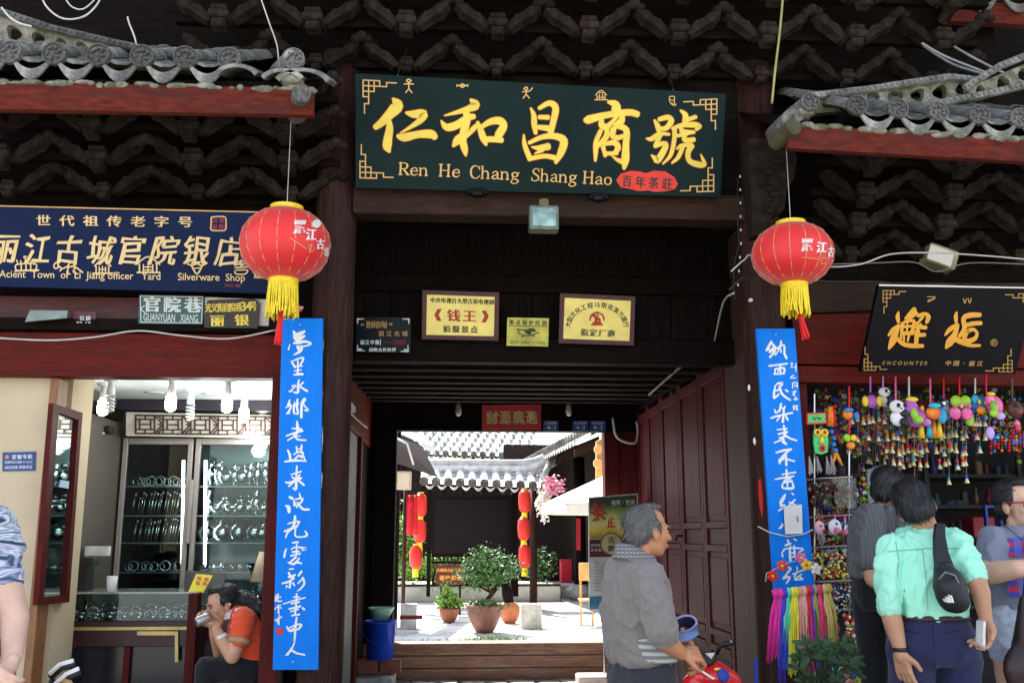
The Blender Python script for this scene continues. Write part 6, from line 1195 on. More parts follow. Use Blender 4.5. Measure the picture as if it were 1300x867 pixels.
# ================================================================ courtyard things
Yl = 20.3
red_l = M('small lantern red', (.70, .03, .02), .5, vary=.1, bump=0, sss=0)
def slant(px, py, lab):
    c = P(px, py, Yl); k = Yl/1237; t = thing('small_red_lantern', lab, 'lantern', c)
    MB().lathe([(4*k, -14*k), (7.3*k, -10*k), (8*k, 0), (7.3*k, 10*k), (4*k, 14*k)], c, 16).build('shade', red_l, t, True)
    for s in (1, -1): MB().lathe([(3.6*k, 0), (3.6*k, 2*k)], c+V((0, 0, s*14*k-(0 if s > 0 else 2*k))), 10).build('cap', yel, t)
    MB().lathe([(3.5*k, 0), (4*k, -8*k)], c+V((0, 0, -16*k)), 10).build('fringe', yel, t)
    return t
slant(534, 641, 'top small red lantern of the left string by the screen wall'); slant(533, 674, 'middle small red lantern of the left string, partly behind the red cloth'); slant(528, 707, 'bottom small red lantern of the left string')
slant(666, 636, 'top small red lantern of the right string by the screen wall'); slant(665, 671, 'middle small red lantern of the right string'); slant(666, 706, 'bottom small red lantern of the right string')
cl = MB(); q = [P(516, 628, 19.8), P(530, 628, 19.8), P(531, 678, 19.8), P(516, 679, 19.8)]; R = []
for v in range(5):
    u_ = v/4; L_ = q[0].lerp(q[3], u_); R_ = q[1].lerp(q[2], u_); R.append([L_.lerp(R_, s/8)+V((0, .03*sin(s*1.6+v*.3), 0)) for s in range(9)]+[L_.lerp(R_, s/8)+V((0, .03*sin(s*1.6+v*.3)+.01, 0)) for s in range(8, -1, -1)])
cl.rings(R); tag(cl.build('red_cloth', M('red cloth', (.6, .01, .02), .7), None, True), 'red cloth banner hanging left of the screen wall', 'banner')
flatsign('notice_board', 'dark red notice board with orange characters in front of the screen lattice', 'sign', tilt(P(571, 729, 19.5), 0), ((553, 717), (591, 717), (591, 742), (553, 742)), M('dark red notice', (.10, .018, .015), .5), .03, [(lambda m, a, p: (text_cells(m, a, '古城重点保护民居', (556, 723.5), (588, 723.5), 4.4, 4.4, .03), text_cells(m, a, '谢绝拍照', (561, 733), (583, 733), 6, 6, .04)), M('orange paint', (.85, .35, .05), .5, bump=0))])
for q in (560, 584): MB().tube([P(q, 742, 19.52), V((P(q, 742, 19.52).x, 19.52, 0))], .02, 6).build('leg', wd_z, bpy.data.objects[[o.name for o in SC.objects if o.name.startswith('notice_board')][0]])
terra = M('terracotta', (.26, .085, .045), .8, vary=.25, scale=10, bump=.2, stain=(.16, .07, .045), stains=.3); leafm = M('green leaves', (.075, .17, .045), .55, vary=.4, scale=4, bump=0, rnd=.1); leafd = M('deep green leaves', (.03, .075, .022), .5, vary=.4, scale=4, bump=0); leafb = M('fresh lime leaves', (.16, .30, .04), .55, vary=.35, scale=4, bump=0); soil = M('potting soil', (.05, .035, .025), .95)
def leaves(c, r, n, s, mat, name, parent, seed=1, clumps=7, asp=.45, down=.2):
    rnd = random.Random(seed); m = MB(); C = []
    for _ in range(clumps):
        d = V((rnd.gauss(0, 1), rnd.gauss(0, 1), rnd.gauss(0, .8))).normalized()*rnd.uniform(.25, .85); C.append(V(c)+V((d.x*r[0], d.y*r[1], d.z*r[2])))
    for _ in range(n):
        k = rnd.choice(C); d = V((rnd.gauss(0, .3), rnd.gauss(0, .3), rnd.gauss(0, .28))); p = k+V((d.x*r[0], d.y*r[1], d.z*r[2]))
        t = (V((rnd.uniform(-1, 1), rnd.uniform(-1, 1), rnd.uniform(-.8, .6)-down))).normalized(); b = t.cross(V((rnd.uniform(-1, 1), rnd.uniform(-1, 1), rnd.uniform(-1, 1)))).normalized(); q = s*rnd.uniform(.6, 1.3); nn = t.cross(b)*q*.12
        m.add([p, p+t*q*.45+b*q*asp*.5+nn, p+t*q, p+t*q*.45-b*q*asp*.5+nn, p+t*q*.5], [(0, 1, 4), (1, 2, 4), (2, 3, 4), (3, 0, 4)])
    return m.build(name, mat, parent, fix=False)
def pot(t, c, prof, mat=terra):
    MB().lathe(prof, c, 22).build('pot', mat, t, True); r, z = max(prof, key=lambda q: q[1]); MB().lathe([(.01, z-.04), (r*.9, z-.035), (r*.9, z-.03)], c, 16).build('soil', soil, t)
bz = thing('bonsai_tree', 'wide leafy bonsai in a large brown terracotta pot on the courtyard paving', 'bonsai', PZ(615, 803)); c = bz.location.copy(); k = c.y/1237
pot(bz, c, [(10*k, 0), (14*k, 6*k), (21*k, 22*k), (22*k, 29*k), (23*k, 30*k), (23*k, 33*k), (20*k, 33*k)], M('brown glazed pot', (.20, .085, .055), .6, vary=.3, scale=8))
A = c+V((0, 0, 30*k)); MB().tube([A, A+V((4*k, 0, 10*k)), A+V((14*k, .05, 22*k)), A+V((22*k, 0, 34*k))], [.05, .04, .032, .02], 8).build('trunk', wb_z, bz, True)
for d in ((-30, 42), (-12, 52), (10, 60), (28, 50), (44, 46)): MB().tube([A+V((10*k, 0, 16*k)), A+V((d[0]*k*.6, .04, d[1]*.75*k)), A+V((d[0]*k, 0, d[1]*k))], [.022, .014, .008], 5).build('branch', wb_z, bz, True)
leaves(A+V((6*k, 0, 47*k)), (33*k, 28*k, 23*k), 2600, .085, leafm, 'foliage', bz, 3, 22); leaves(A+V((0, 0, 4*k)), (25*k, 20*k, 7*k), 500, .07, M('pale green leaves', (.10, .20, .07), .5, bump=0), 'underplanting', bz, 4, 9)
pp = thing('potted_plant', 'small lime green plant in a round terracotta pot left of the bonsai', 'potted plant', PZ(570, 790)); c = pp.location.copy(); k = c.y/1237; pot(pp, c, [(6*k, 0), (9*k, 4*k), (12.5*k, 14*k), (12.5*k, 17*k), (11*k, 17*k)]); leaves(c+V((0, 0, 25*k)), (14*k, 12*k, 11*k), 500, .085, leafb, 'foliage', pp, 5, 10, .7); leaves(c+V((-4*k, 0, 42*k)), (6*k, 6*k, 12*k), 60, .07, leafb, 'stem_leaves', pp, 6, 4, .6)
MB().tube([c+V((0, 0, 15*k)), c+V((-2*k, 0, 40*k)), c+V((-3*k, 0, 52*k))], .008, 5).build('stem', leafd, pp)
pp = thing('potted_plant', 'orange terracotta pot with a thick dark stump right behind the bonsai', 'potted plant', PZ(647, 791)); c = pp.location.copy(); k = c.y/1237; pot(pp, c, [(6*k, 0), (10*k, 4*k), (13*k, 12*k), (12*k, 20*k), (9*k, 25*k), (8*k, 25*k)], M('orange terracotta', (.42, .13, .05), .7, vary=.2)); MB().tube([c+V((0, 0, 20*k)), c+V((-3*k, 0, 36*k)), c+V((-6*k, 0, 52*k))], [6*k, 7*k, 5*k], 10).build('stump', wd_z, pp, True); leaves(c+V((-8*k, 0, 60*k)), (10*k, 8*k, 8*k), 160, .08, leafm, 'foliage', pp, 7, 5)
for k_, (px, py, w_, h_, lb) in enumerate(((518, 799, 20, 30, 'pale concrete block standing left of the potted plants'), (675, 799, 26, 30, 'pale weathered concrete block standing right of the bonsai'))):
    c = PZ(px, py); k = c.y/1237; tag(MB().bb(c.x-w_*k/2, c.x+w_*k/2, c.y, c.y+w_*k, -.0, h_*k).build('concrete_block', M('pale weathered concrete', (.42, .41, .38), .9, vary=.3, scale=6, bump=.5, stain=(.3, .22, .2), stains=.3), None, bevel=.015), lb, 'block')
tb = thing('flower_box', 'low dark planter of small leaves at the left of the screen foot', 'planter', P(527, 765, 18)); MB().box(P(522, 783, 16), (.35, .2, .05)).build('tray', wr_x, tb)
leaves(P(512, 690, 24), (.35, .3, .9), 900, .2, leafb, 'bamboo_clump', None, 8, 16, .3); tag(bpy.data.objects['bamboo_clump'], 'sunlit lime green bamboo clump at the left of the courtyard', 'bamboo')
leaves(P(575, 722, 23.0), (1.0, .2, .38), 1500, .12, leafb, 'shrub', None, 9, 16, .5); tag(bpy.data.objects['shrub'], 'sunlit green shrub seen through the lattice of the screen wall', 'shrub')
leaves(P(690, 715, 24.0), (.35, .3, .5), 300, .14, leafm, 'shrub', None, 10, 8, .5); tag([o for o in SC.objects if o.name == 'shrub.001'][0], 'small dark green shrub right of the screen wall post', 'shrub')
gl_ = MB(); rn2 = random.Random(2)
fg = thing('flower_garland', 'hanging bunch of pale pink and white blossoms at the right end of the screen roof', 'blossoms', P(690, 655, 18))
leaves(P(703, 617, 18.5), (.18, .12, .22), 260, .07, M('pink petals', (.75, .30, .42), .6, bump=0), 'pink_blossom', fg, 12, 8, .9); leaves(P(690, 636, 18.5), (.12, .1, .30), 420, .07, M('white petals', (.8, .74, .68), .6, bump=0), 'white_blossom', fg, 13, 10, .9)
MB().tube([P(682, 604, 18.5), P(705, 622, 18.5)], .01, 4).build('stem', wb_z, fg)
gr = leaves((-.45, 14.0, .02), (.55, .5, .03), 2600, .045, M('courtyard grass', (.09, .16, .04), .7, bump=0), 'grass', None, 14, 26, .25, -.6); tag(gr, 'short green grass growing between the courtyard slabs', 'grass', kind='stuff')
gr = leaves((.55, 14.6, .02), (.7, .4, .02), 1200, .045, M('courtyard grass', (0, 0, 0)), 'grass', None, 15, 18, .25, -.6); tag(gr, 'thin green grass growing round the bonsai pot', 'grass', kind='stuff')
# parasol
us = thing('parasol', 'large white canvas parasol half hidden behind the tea banner', 'parasol', (P(775, 680, 14.5).x, 14.5, 0)); c = us.location
zr, za = ZZ(640, 14.5), ZZ(600, 14.5); Rr = (775-697)/1237*14.5*1.12
m = MB(); N = 8; rim = [V((c.x+Rr*cos(2*pi*i/N+pi/8+.39), c.y+Rr*sin(2*pi*i/N+pi/8+.39), zr)) for i in range(N)]; top = V((c.x, c.y, za))
m.add(rim+[top]+[p+V((0, 0, -.015)) for p in rim]+[top+V((0, 0, -.015))], [(i, (i+1) % N, N) for i in range(N)]+[((i+1) % N+N+1, i+N+1, 2*N+1) for i in range(N)]+[(i, i+N+1, (i+1) % N+N+1, (i+1) % N) for i in range(N)]); m.build('canopy', M('white canvas', (.72, .68, .6), .8, vary=.05), us)
m = MB()
for i in range(N): a, b = rim[i], rim[(i+1) % N]; MB().prism([a, b, b+V((0, 0, -.14)), a+V((0, 0, -.14))], (0, .004, 0)).build('valance', M('white canvas', (0, 0, 0)), us); MB().tube([rim[i]+V((0, 0, -.02)), top+V((0, 0, -.04))], .01, 4).build('rib', wb_z, us)
MB().tube([(c.x, c.y, 0), (c.x, c.y, za)], .025, 8).build('pole', wb_z, us)
sc_ = tag(MB().prism([P(732, 658, 23.7), P(737, 658, 23.7), P(737, 698, 23.7), P(732, 698, 23.7)], (0, .02, 0)).build('couplet_strip', M('couplet red', (.65, .02, .05), .6), None), 'narrow red couplet strip on the gallery column', 'couplet strip')
tag(MB().bb(XX(712, 26), XX(726, 26), 26, 26.4, .31, .9).build('red_box', M('couplet red', (0, 0, 0)), None, bevel=.02), 'red box standing in the dark gallery', 'box')
ch = thing('wooden_chair', 'yellow wooden chair back beside the tea banner in the courtyard', 'chair', P(745, 770, 17)); c = P(743, 740, 17)
for dx in (-.08, .12): MB().tube([(c.x+dx, 17, 0), (c.x+dx, 17, 1.0)], .02, 6).build('leg', M('sunlit yellow wood', (0, 0, 0)), ch)
MB().box((c.x+.02, 17, .9), (.26, .03, .3)).build('backrest', M('sunlit yellow wood', (0, 0, 0)), ch, bevel=.02); MB().box((c.x+.02, 16.8, .45), (.3, .4, .03)).build('seat', M('sunlit yellow wood', (0, 0, 0)), ch)

# tea banner stand
bn = thing('banner_stand', 'tea advertising banner on a thin pole with a stone foot in the passage', 'banner stand', PZ(753, 853)); pT = tilt(P(778, 775, 10.45), 0); yb_ = 10.45
slab(pT, ((747, 631), (810, 626), (810, 773), (748, 775)), .012).build('panel', M('banner white', (.66, .68, .68), .5, bump=0), bn)
def photo_mat():
    m = bpy.data.materials.new('banner picture'); m.use_nodes = True; n = m.node_tree.nodes; L = m.node_tree.links.new; tc = n.new('ShaderNodeTexCoord'); sp_ = n.new('ShaderNodeSeparateXYZ'); L(tc.outputs['Generated'], sp_.inputs[0]); nz = n.new('ShaderNodeTexNoise'); nz.inputs['Scale'].default_value = 3; L(tc.outputs['Generated'], nz.inputs['Vector'])
    ad = n.new('ShaderNodeMath'); ad.operation = 'MULTIPLY_ADD'; ad.inputs[1].default_value = .45; L(nz.outputs[0], ad.inputs[0]); L(sp_.outputs[2], ad.inputs[2]); rp = n.new('ShaderNodeValToRGB'); e = rp.color_ramp.elements; e[0].position = .2; e[0].color = (.30, .22, .02, 1); e[1].position = 1.2; e[1].color = (.03, .06, .03, 1)
    for p, c in ((.4, (.9, .60, .04)), (.58, (.9, .85, .3)), (.75, (.45, .55, .14)), (.95, (.12, .18, .06))): q = e.new(p); q.color = (*c, 1)
    L(ad.outputs[0], rp.inputs[0]); L(rp.outputs[0], n['Principled BSDF'].inputs['Base Color']); n['Principled BSDF'].inputs['Roughness'].default_value = .5; return m
slab(pT, ((748.5, 632.5), (808.5, 628), (808.5, 683), (748.5, 684)), .002, .003).build('picture', photo_mat(), bn); slab(pT, ((748.5, 685), (808.5, 684), (808.5, 706), (748.5, 707)), .002, .003).build('maroon_band', M('maroon print', (.10, .015, .02), .5, bump=0), bn)
slab(pT, ((748.5, 757), (808.5, 755), (808.5, 771.5), (748.5, 773)), .002, .003).build('blue_band', M('blue print', (.05, .22, .32), .5, vary=.6, scale=12, bump=0), bn)
m = MB(); text_cells(m, lambda x, y: pT.at(x, y, .005), '茶', (760, 650), (760, 650), 22, 20, .02, warp=.15); text_cells(m, lambda x, y: pT.at(x, y, .005), '庄', (776, 663), (776, 663), 12, 10, .02, warp=.15); m.build('lettering', M('bright red paint', (0, 0, 0)), bn)
m = MB(); text_cells(m, lambda x, y: pT.at(x, y, .005), '香茗·生活', (779, 638), (803, 637), 6, 6, .02); text_cells(m, lambda x, y: pT.at(x, y, .005), '百年茶庄', (752, 692), (764, 692), 3.5, 3.5); text_cells(m, lambda x, y: pT.at(x, y, .005), '普洱茶叶', (752, 698), (766, 698), 3.5, 3.5); m.build('lettering', white, bn)
m = MB()
for i in range(9): text_line(m, lambda x, y: pT.at(x, y, .003), '古城茶马古道普洱茶'[:7+(i % 3)], (754, 716+i*4.2), (754+14+(i*5) % 9, 716+i*4.2), 2.2)
m.build('lettering', M('grey ink', (.2, .22, .25), .5, bump=0), bn)
MB().lathe([(20*yb_/1237*.62, 0), (20*yb_/1237*.62, .015), (17*yb_/1237*.6, .016)], pT.at(776, 690, .004), 24, (0, -1, 0)).build('round_emblem', M('cream emblem', (.6, .52, .28), .5, bump=0), bn)
R8 = [pT.at(776+13.2*cos(a), 690+14*sin(a), .014) for a in [2*pi*i/28 for i in range(29)]]; MB().tube(R8, .006, 5, False).build('emblem_ring', M('bronze ring', (.25, .18, .06), .4, bump=0), bn)
m = MB(); text_cells(m, lambda x, y: pT.at(x, y, .024), '古韵', (776, 685), (776, 696), 8, 8, .02); m.build('lettering', ink, bn)
c = PZ(752, 853); MB().tube([(c.x, 10.47, .1), (c.x, 10.47, ZZ(775, 10.45)+.3)], .012, 8).build('pole', steel, bn)
MB().bb(P(733, 850, 10.4).x, P(775, 850, 10.4).x, 10.3, 10.62, 0, .10).build('foot', M('pinkish stone foot', (.42, .33, .30), .8, vary=.2), bn, bevel=.02)

# blue bucket with basin on bricks
bu = thing('blue_bucket', 'blue plastic bucket standing on bricks left of the courtyard threshold', 'bucket', P(482, 836, 10.3)); c = bu.location.copy(); k = 10.3/1237
MB().lathe([(15*k, 0), (19*k, 42*k), (20*k, 42*k), (20*k, 45*k), (18.5*k, 45*k), (14.5*k, 2*k), (.01, 2*k)], c, 24).build('tub', col('blue plastic', (.01, .06, .55), rough=.35), bu, True)
MB().tube([c+V((cos(a)*20*k, -sin(a)*6*k-14*k, 34*k-sin(a)*14*k)) for a in [pi*i/10 for i in range(11)]], .004, 5).build('handle', col('blue plastic', (0, 0, 0)), bu)
ba = MB().lathe([(9*k, 0), (15*k, 13*k), (17*k, 14*k), (16*k, 15*k), (14.5*k, 14*k), (8.5*k, 2*k), (.01, 2*k)], c+V((0, 0, 45.3*k)), 24).build('basin', col('pale green plastic', (.35, .7, .5), rough=.4), None, True); tag(ba, 'pale green plastic basin resting on the blue bucket', 'basin')
for i, (dx, dy) in enumerate(((-.12, 0), (.11, .02), (0, .2))):
    tag(MB().box((c.x+dx, c.y+dy, c.z*.75), (.21, .1, c.z*.5-.006)).build('brick', M('old red brick', (.25, .10, .06), .9, vary=.3, bump=.4), None, bevel=.006), ('reddish brick under the left of the blue bucket', 'reddish brick under the right of the blue bucket', 'reddish brick under the back of the blue bucket')[i], 'brick')
tag(MB().bb(XX(455, 10.3), XX(505, 10.3), 10.0, 10.6, -.011, c.z*.5).build('stone_step', flag, None, bevel=.02), 'low grey stone step left of the courtyard threshold under the bricks', 'step')

# plant at lower right
pt = thing('potted_plant', 'dark green broad leaved plant in front of the yarn hanks', 'potted plant', (P(1040, 860, 4.9).x, 4.9, 0)); c = P(1040, 867, 4.9); pot(pt, V((c.x, 4.9, 0)), [(.12, 0), (.15, .1), (.2, .38), (.22, .42), (.19, .42)])
rr = random.Random(9); m = MB(); lm = MB()
for i in range(26):
    px = 1008+rr.random()*78; py = 818+rr.random()*48; Y = 4.85+rr.uniform(-.1, .1); e = P(px, py, Y); b = V((c.x+rr.uniform(-.05, .05), 4.9, .6)); m.tube([V((c.x, 4.9, .4)), b.lerp(e, .5)+V((0, 0, .05)), e], [.005, .004, .003], 4)
    for j in range(5):
        a = -.3+j*.75+rr.uniform(-.2, .2); L = rr.uniform(.045, .075); t = V((cos(a), rr.uniform(-.3, .2), sin(a)*.7-.15)).normalized(); s = t.cross(V((rr.uniform(-.3, .3), -1, .5))).normalized(); lm.add([e, e+t*L*.4+s*L*.22, e+t*L*.75+s*L*.15, e+t*L, e+t*L*.75-s*L*.15, e+t*L*.4-s*L*.22, e+t*L*.5+V((0, -.004, .004))], [(0, 1, 6), (1, 2, 6), (2, 3, 6), (3, 4, 6), (4, 5, 6), (5, 0, 6)])
m.build('stem', leafd, pt); lm.build('foliage', leafd, pt, fix=False)

# ================================================================ people
def skinm(n, c): return M(n, c, .5, vary=.12, scale=14, bump=.04, sss=.12)
sk_old = skinm('weathered tan skin', (.50, .22, .11)); sk_man = skinm('tan skin', (.48, .25, .15)); sk_w = skinm('light skin', (.62, .38, .27)); sk_l = skinm('pale skin', (.66, .42, .32)); sk_s = skinm('warm skin', (.60, .32, .20))
hair_b = M('black hair', (.010, .009, .010), .42, vary=.5, scale=60, st=(3, 3, .3), bump=.4, spec=.5); hair_g = M('grey hair', (.15, .145, .14), .6, vary=.6, scale=70, st=(3, 3, .4), bump=.5)
lipm = M('lips', (.35, .10, .08), .5, bump=0)
def frame(f, up=(0, 0, 1)):
    f = V(f).normalized(); u = V(up); r = f.cross(u).normalized(); u = r.cross(f).normalized(); return Matrix((r, f, u)).transposed()   # x right of the person, y forward, z up
def head(t, c, f, skin, hair, style='short', up=(0, 0, 1), s=1.0, neck=None, brow=hair_b, eyes=True, glasses=False, fem=0):
    c = V(c); Mx = frame(f, up); W = lambda x, y, z: c+Mx @ V((x, y, z))*s
    m = MB()
    def E(x, y, z, a, b, d, n=14, k=10): m.ell(W(x, y, z), (a*s, b*s, d*s), Mx, n, k)
    E(0, -.014, .028, .070, .090, .084); E(0, .028, -.018, .056 if fem else .058, .060, .078); E(0, .040, -.074 if fem else -.078, .026 if fem else .036, .034, .024 if fem else .028); E(0, .020, -.056 if fem else -.06, .044 if fem else .052, .052, .040 if fem else .045)
    m.cap(W(0, .082, .008), .007*s, W(0, .097 if fem else .104, -.028), (.0105 if fem else .0125)*s); E(.011, .094, -.033, .009, .010, .008); E(-.011, .094, -.033, .009, .010, .008)
    E(0, .082, -.056, .022, .013, .008); E(0, .080, -.066, .019, .013, .008); E(0, .074, .022, .046, .014, .010); E(.034, .056, -.022, .024, .028, .024); E(-.034, .056, -.022, .024, .028, .024)
    for q in (1, -1): m.ell(W(q*.073, -.006, -.012), (.009*s, .020*s, .032*s), Mx @ Matrix.Rotation(.25, 3, 'X'), 10, 8); m.ell(W(q*.075, .002, -.012), (.010*s, .010*s, .020*s), Mx, 8, 6)
    nk = V(neck) if neck else W(0, -.04, -.17); m.cap(W(0, -.022, -.06), (.042 if fem else .050)*s, nk, (.045 if fem else .054)*s)
    h = blob('head', m, skin, t, .0055, 3)
    e = MB()
    if eyes and not glasses:
        wv = MB()
        for q in (1, -1): wv.ell(W(q*.030, .0735, .002), (.0115*s, .0065*s, .005*s), Mx, 10, 6); e.ell(W(q*.030, .0835, .002), (.0058*s, .005*s, .0055*s), Mx, 8, 6)
        for q in (1, -1): MB().ell(W(q*.030, .0735, .002), (.0115*s, .0065*s, .005*s), Mx, 10, 6).build('eye', M('eye white', (.55, .5, .46), .3, bump=0), h, True); MB().ell(W(q*.030, .0775, .002), (.0062*s, .005*s, .0058*s), Mx, 8, 6).build('iris', black, h, True); MB().tube([W(q*.018, .0805, .0075), W(q*.030, .081, .0090), W(q*.043, .073, .006)], .0022*s, 5).build('eyelid', black, h, True)
    for q in (1, -1): MB().tube([W(q*.014, .090, .022), W(q*.030, .090, .028), W(q*.046, .076, .022)], [.003*s, .0042*s, .002*s], 5).build('eyebrow', brow, h, True)
    MB().ell(W(0, .0935, -.0605), (.021*s, .005*s, .0055*s), Mx, 10, 6).build('mouth', lipm, h, True)
    if glasses:
        g = MB()
        for q in (1, -1): g = MB(); g.ell(W(q*.034, .094, -.002), (.031*s, .008*s, .024*s), Mx @ Matrix.Rotation(q*.22, 3, 'Z'), 16, 8); g.build('sunglass_lens', M('dark lens', (.02, .008, .01), .08, bump=0, spec=.8), h, True)
        g = MB()
        for q in (1, -1): g.tube([W(q*.034+q*.032*cos(a), .098-.016*(1+cos(a))*.5*1, -.002+.025*sin(a)) for a in [2*pi*i/14 for i in range(15)]], .003*s, 5, False); g.tube([W(q*.062, .084, .008), W(q*.078, .02, .010), W(q*.078, -.02, .004)], .0035*s, 5)
        g.tube([W(-.010, .103, .004), W(.010, .103, .004)], .003*s, 5); g.build('sunglass_frame', M('red frame', (.30, .02, .03), .3, bump=0), h, True)
    m = MB()
    def H(x, y, z, a, b, d): m.ell(W(x, y, z), (a*s, b*s, d*s), Mx, 16, 10)
    if style == 'short': H(0, -.026, .046, .078, .092, .076); H(0, -.050, -.008, .070, .058, .062); H(.062, -.008, .025, .016, .040, .038); H(-.062, -.008, .025, .016, .040, .038); H(0, .035, .094, .050, .045, .020)
    if style == 'thin': H(0, -.034, .040, .075, .084, .068); H(0, -.052, -.010, .068, .052, .058); H(.064, -.010, .020, .012, .036, .036); H(-.064, -.010, .020, .012, .036, .036); H(0, .012, .100, .050, .050, .018)
    if style == 'thick': H(0, -.022, .050, .084, .100, .082); H(0, -.052, -.012, .078, .064, .074); H(.064, .0, .015, .020, .046, .044); H(-.064, .0, .015, .020, .046, .044); H(0, .055, .085, .055, .040, .028)
    if style == 'tied':
        H(0, -.034, .044, .077, .088, .076); H(.066, -.010, .030, .013, .040, .040); H(-.066, -.010, .030, .013, .040, .040); H(0, .018, .098, .052, .05, .020); H(0, -.055, -.01, .066, .05, .055)
    def fz(me):
        for v in me.vertices:
            q = Mx.transposed() @ (v.co-c); a = noise.noise(V((q.x*160, q.y*30, q.z*40))); v.co += (v.co-c).normalized()*.0035*a
    hr = blob('hair', m, hair, h, .006, 3, fix=fz)
    strands(hr, W(0, .085, .095) if style in ('tied', 'thin') else W(0, -.035, .135), 2600, .030*s, hair, .12 if style == 'tied' else .2, .0024, int(abs(c.x)*100))
    return h
def hand(t, w, d, n, s=1.0, curl=.5, thumb=1, skin=sk_man, spread=.12, name='hand'):
    """w wrist, d direction of the fingers, n direction the palm faces"""
    w, d, n = V(w), V(d).normalized(), V(n).normalized(); n = (n-d*n.dot(d)).normalized(); sd = d.cross(n)*thumb; m = MB()
    m.cap(w-d*.02*s, .024*s, w+d*.02*s, .027*s)
    for q in (-.028, -.010, .010, .028): m.cap(w+d*.015*s+sd*q*.7*s, .017*s, w+d*.078*s+sd*q*s, .0125*s)
    for i, (q, L) in enumerate(((.031, .070), (.0105, .078), (-.0105, .073), (-.031, .058))):
        p = w+d*.080*s+sd*q*s; dir_ = (d+sd*spread*(1.5-i)*.5).normalized(); c = curl*(.85+.1*i)
        for j, f in enumerate((.45, .31, .24)):
            a = c*(.8, 1.1, .8)[j]; dir_ = (dir_*cos(a)+n*sin(a)).normalized() if j == 0 else (dir_*cos(a)+(n-dir_*n.dot(dir_)).normalized()*sin(a)).normalized() if (n-dir_*n.dot(dir_)).length > .05 else (dir_*cos(a)-d*sin(a)).normalized()
            e = p+dir_*L*f*s; m.cap(p, (.0098-.0008*j)*s, e, (.0092-.001*j)*s, 8); p = e
    p = w+d*.022*s+sd*.030*s; t1 = (d*.7+sd*.75+n*.35).normalized(); e = p+t1*.036*s; m.cap(p, .0145*s, e, .0115*s, 8); t2 = (d*.95+sd*.2+n*.5).normalized(); m.cap(e, .0115*s, e+t2*.032*s, .0088*s, 8)
    return blob(name, m, skin, t, .0038*max(1, s), 2)
def limb(m, pts, radii):
    for i in range(len(pts)-1): m.cap(pts[i], radii[i], pts[i+1], radii[i+1], 14)
def loft(m, R, f, n=24):
    """rings (centre, half width across, half depth) for a body facing f"""
    Mx = frame((f[0], f[1], 0)); out = []
    for c, a, b in R: out.append([V(c)+Mx @ V((a*abs(cos(t))**.8*(1 if cos(t) > 0 else -1), b*abs(sin(t))**.9*(1 if sin(t) > 0 else -1), 0)) for t in [2*pi*k/n for k in range(n)]])
    m.rings(out); return m
def legs(t, hip, f, mat, shoe=black, w=.09, bare=None, gap=0, knee=.03):
    Mx = frame((f[0], f[1], 0)); hip = V(hip); m = MB(); hz = hip.z
    for q in (1, -1):
        a = hip+Mx @ V((q*.095, 0, -.03)); k = V((a.x, a.y, .50))+Mx @ V((q*(.005+gap), knee, 0)); an = V((a.x, a.y, .10))+Mx @ V((q*(.01+gap), -.01, 0))
        limb(m, [a, k, an], [w+.005, w*.72, w*.62]); foot = MB(); b = V((an.x, an.y, .045)); foot.cap(b+Mx @ V((0, -.04, 0)), .042, b+Mx @ V((0, .13, -.006)), .036)
        blob('shoe', foot, shoe, t, .008, 2)
    loft(m, [(hip+V((0, 0, -.12)), .15, .10), (hip+V((0, 0, -.05)), .172, .122), (hip+V((0, 0, .02)), .165, .115), (hip+V((0, 0, .075)), .155, .108)], f)
    return blob('trousers', m, mat, t, .011, 4, fold=.006, freq=(7, 7, 4))
def cloth(n, c, **k): return M(n, c, k.pop('rough', .85), vary=k.pop('vary', .12), scale=k.pop('scale', 120), bump=.25, sheen=.2, spec=.15, **k)

# --- elderly man in the grey polo shirt
fo_ = (.93, .36, 0); t = thing('person', 'elderly man with short grey hair in a grey polo shirt with clasped hands', 'person', (P(810, 860, 4.12).x, 4.12, 0))
gm = cloth('heather grey knit', (.22, .195, .18), vary=.3, scale=260); m = MB(); y0 = 4.12
def c_(px, py, Y): return P(px, py, Y)
loft(m, [(c_(803, 706, y0), .075, .065), (c_(805, 714, y0), .120, .080), (c_(806, 726, y0), .160, .098), (c_(806, 748, y0), .172, .112), (c_(807, 780, y0), .170, .120), (c_(810, 812, y0), .166, .124), (c_(813, 832, y0), .160, .122), (c_(814, 843, y0), .145, .108)], fo_)
m.ell(c_(817, 733, 4.0), (.062, .07, .062)); limb(m, [c_(806, 735, 4.3), c_(825, 770, 4.36), c_(838, 796, 4.36)], [.078, .074, .070])
blob('polo_shirt', m, gm, t, .009, 4, fold=.011, freq=(9, 9, 7))
gs = M('grey seam', (.07, .06, .055), .8, bump=0); 
m = MB(); limb(m, [c_(819, 734, 3.985), c_(831, 765, 3.93), c_(839, 794, 3.92), c_(840, 799, 3.92)], [.064, .066, .070, .071]); blob('sleeve', m, gm, t, .008, 3, fold=.008, freq=(14, 14, 9))
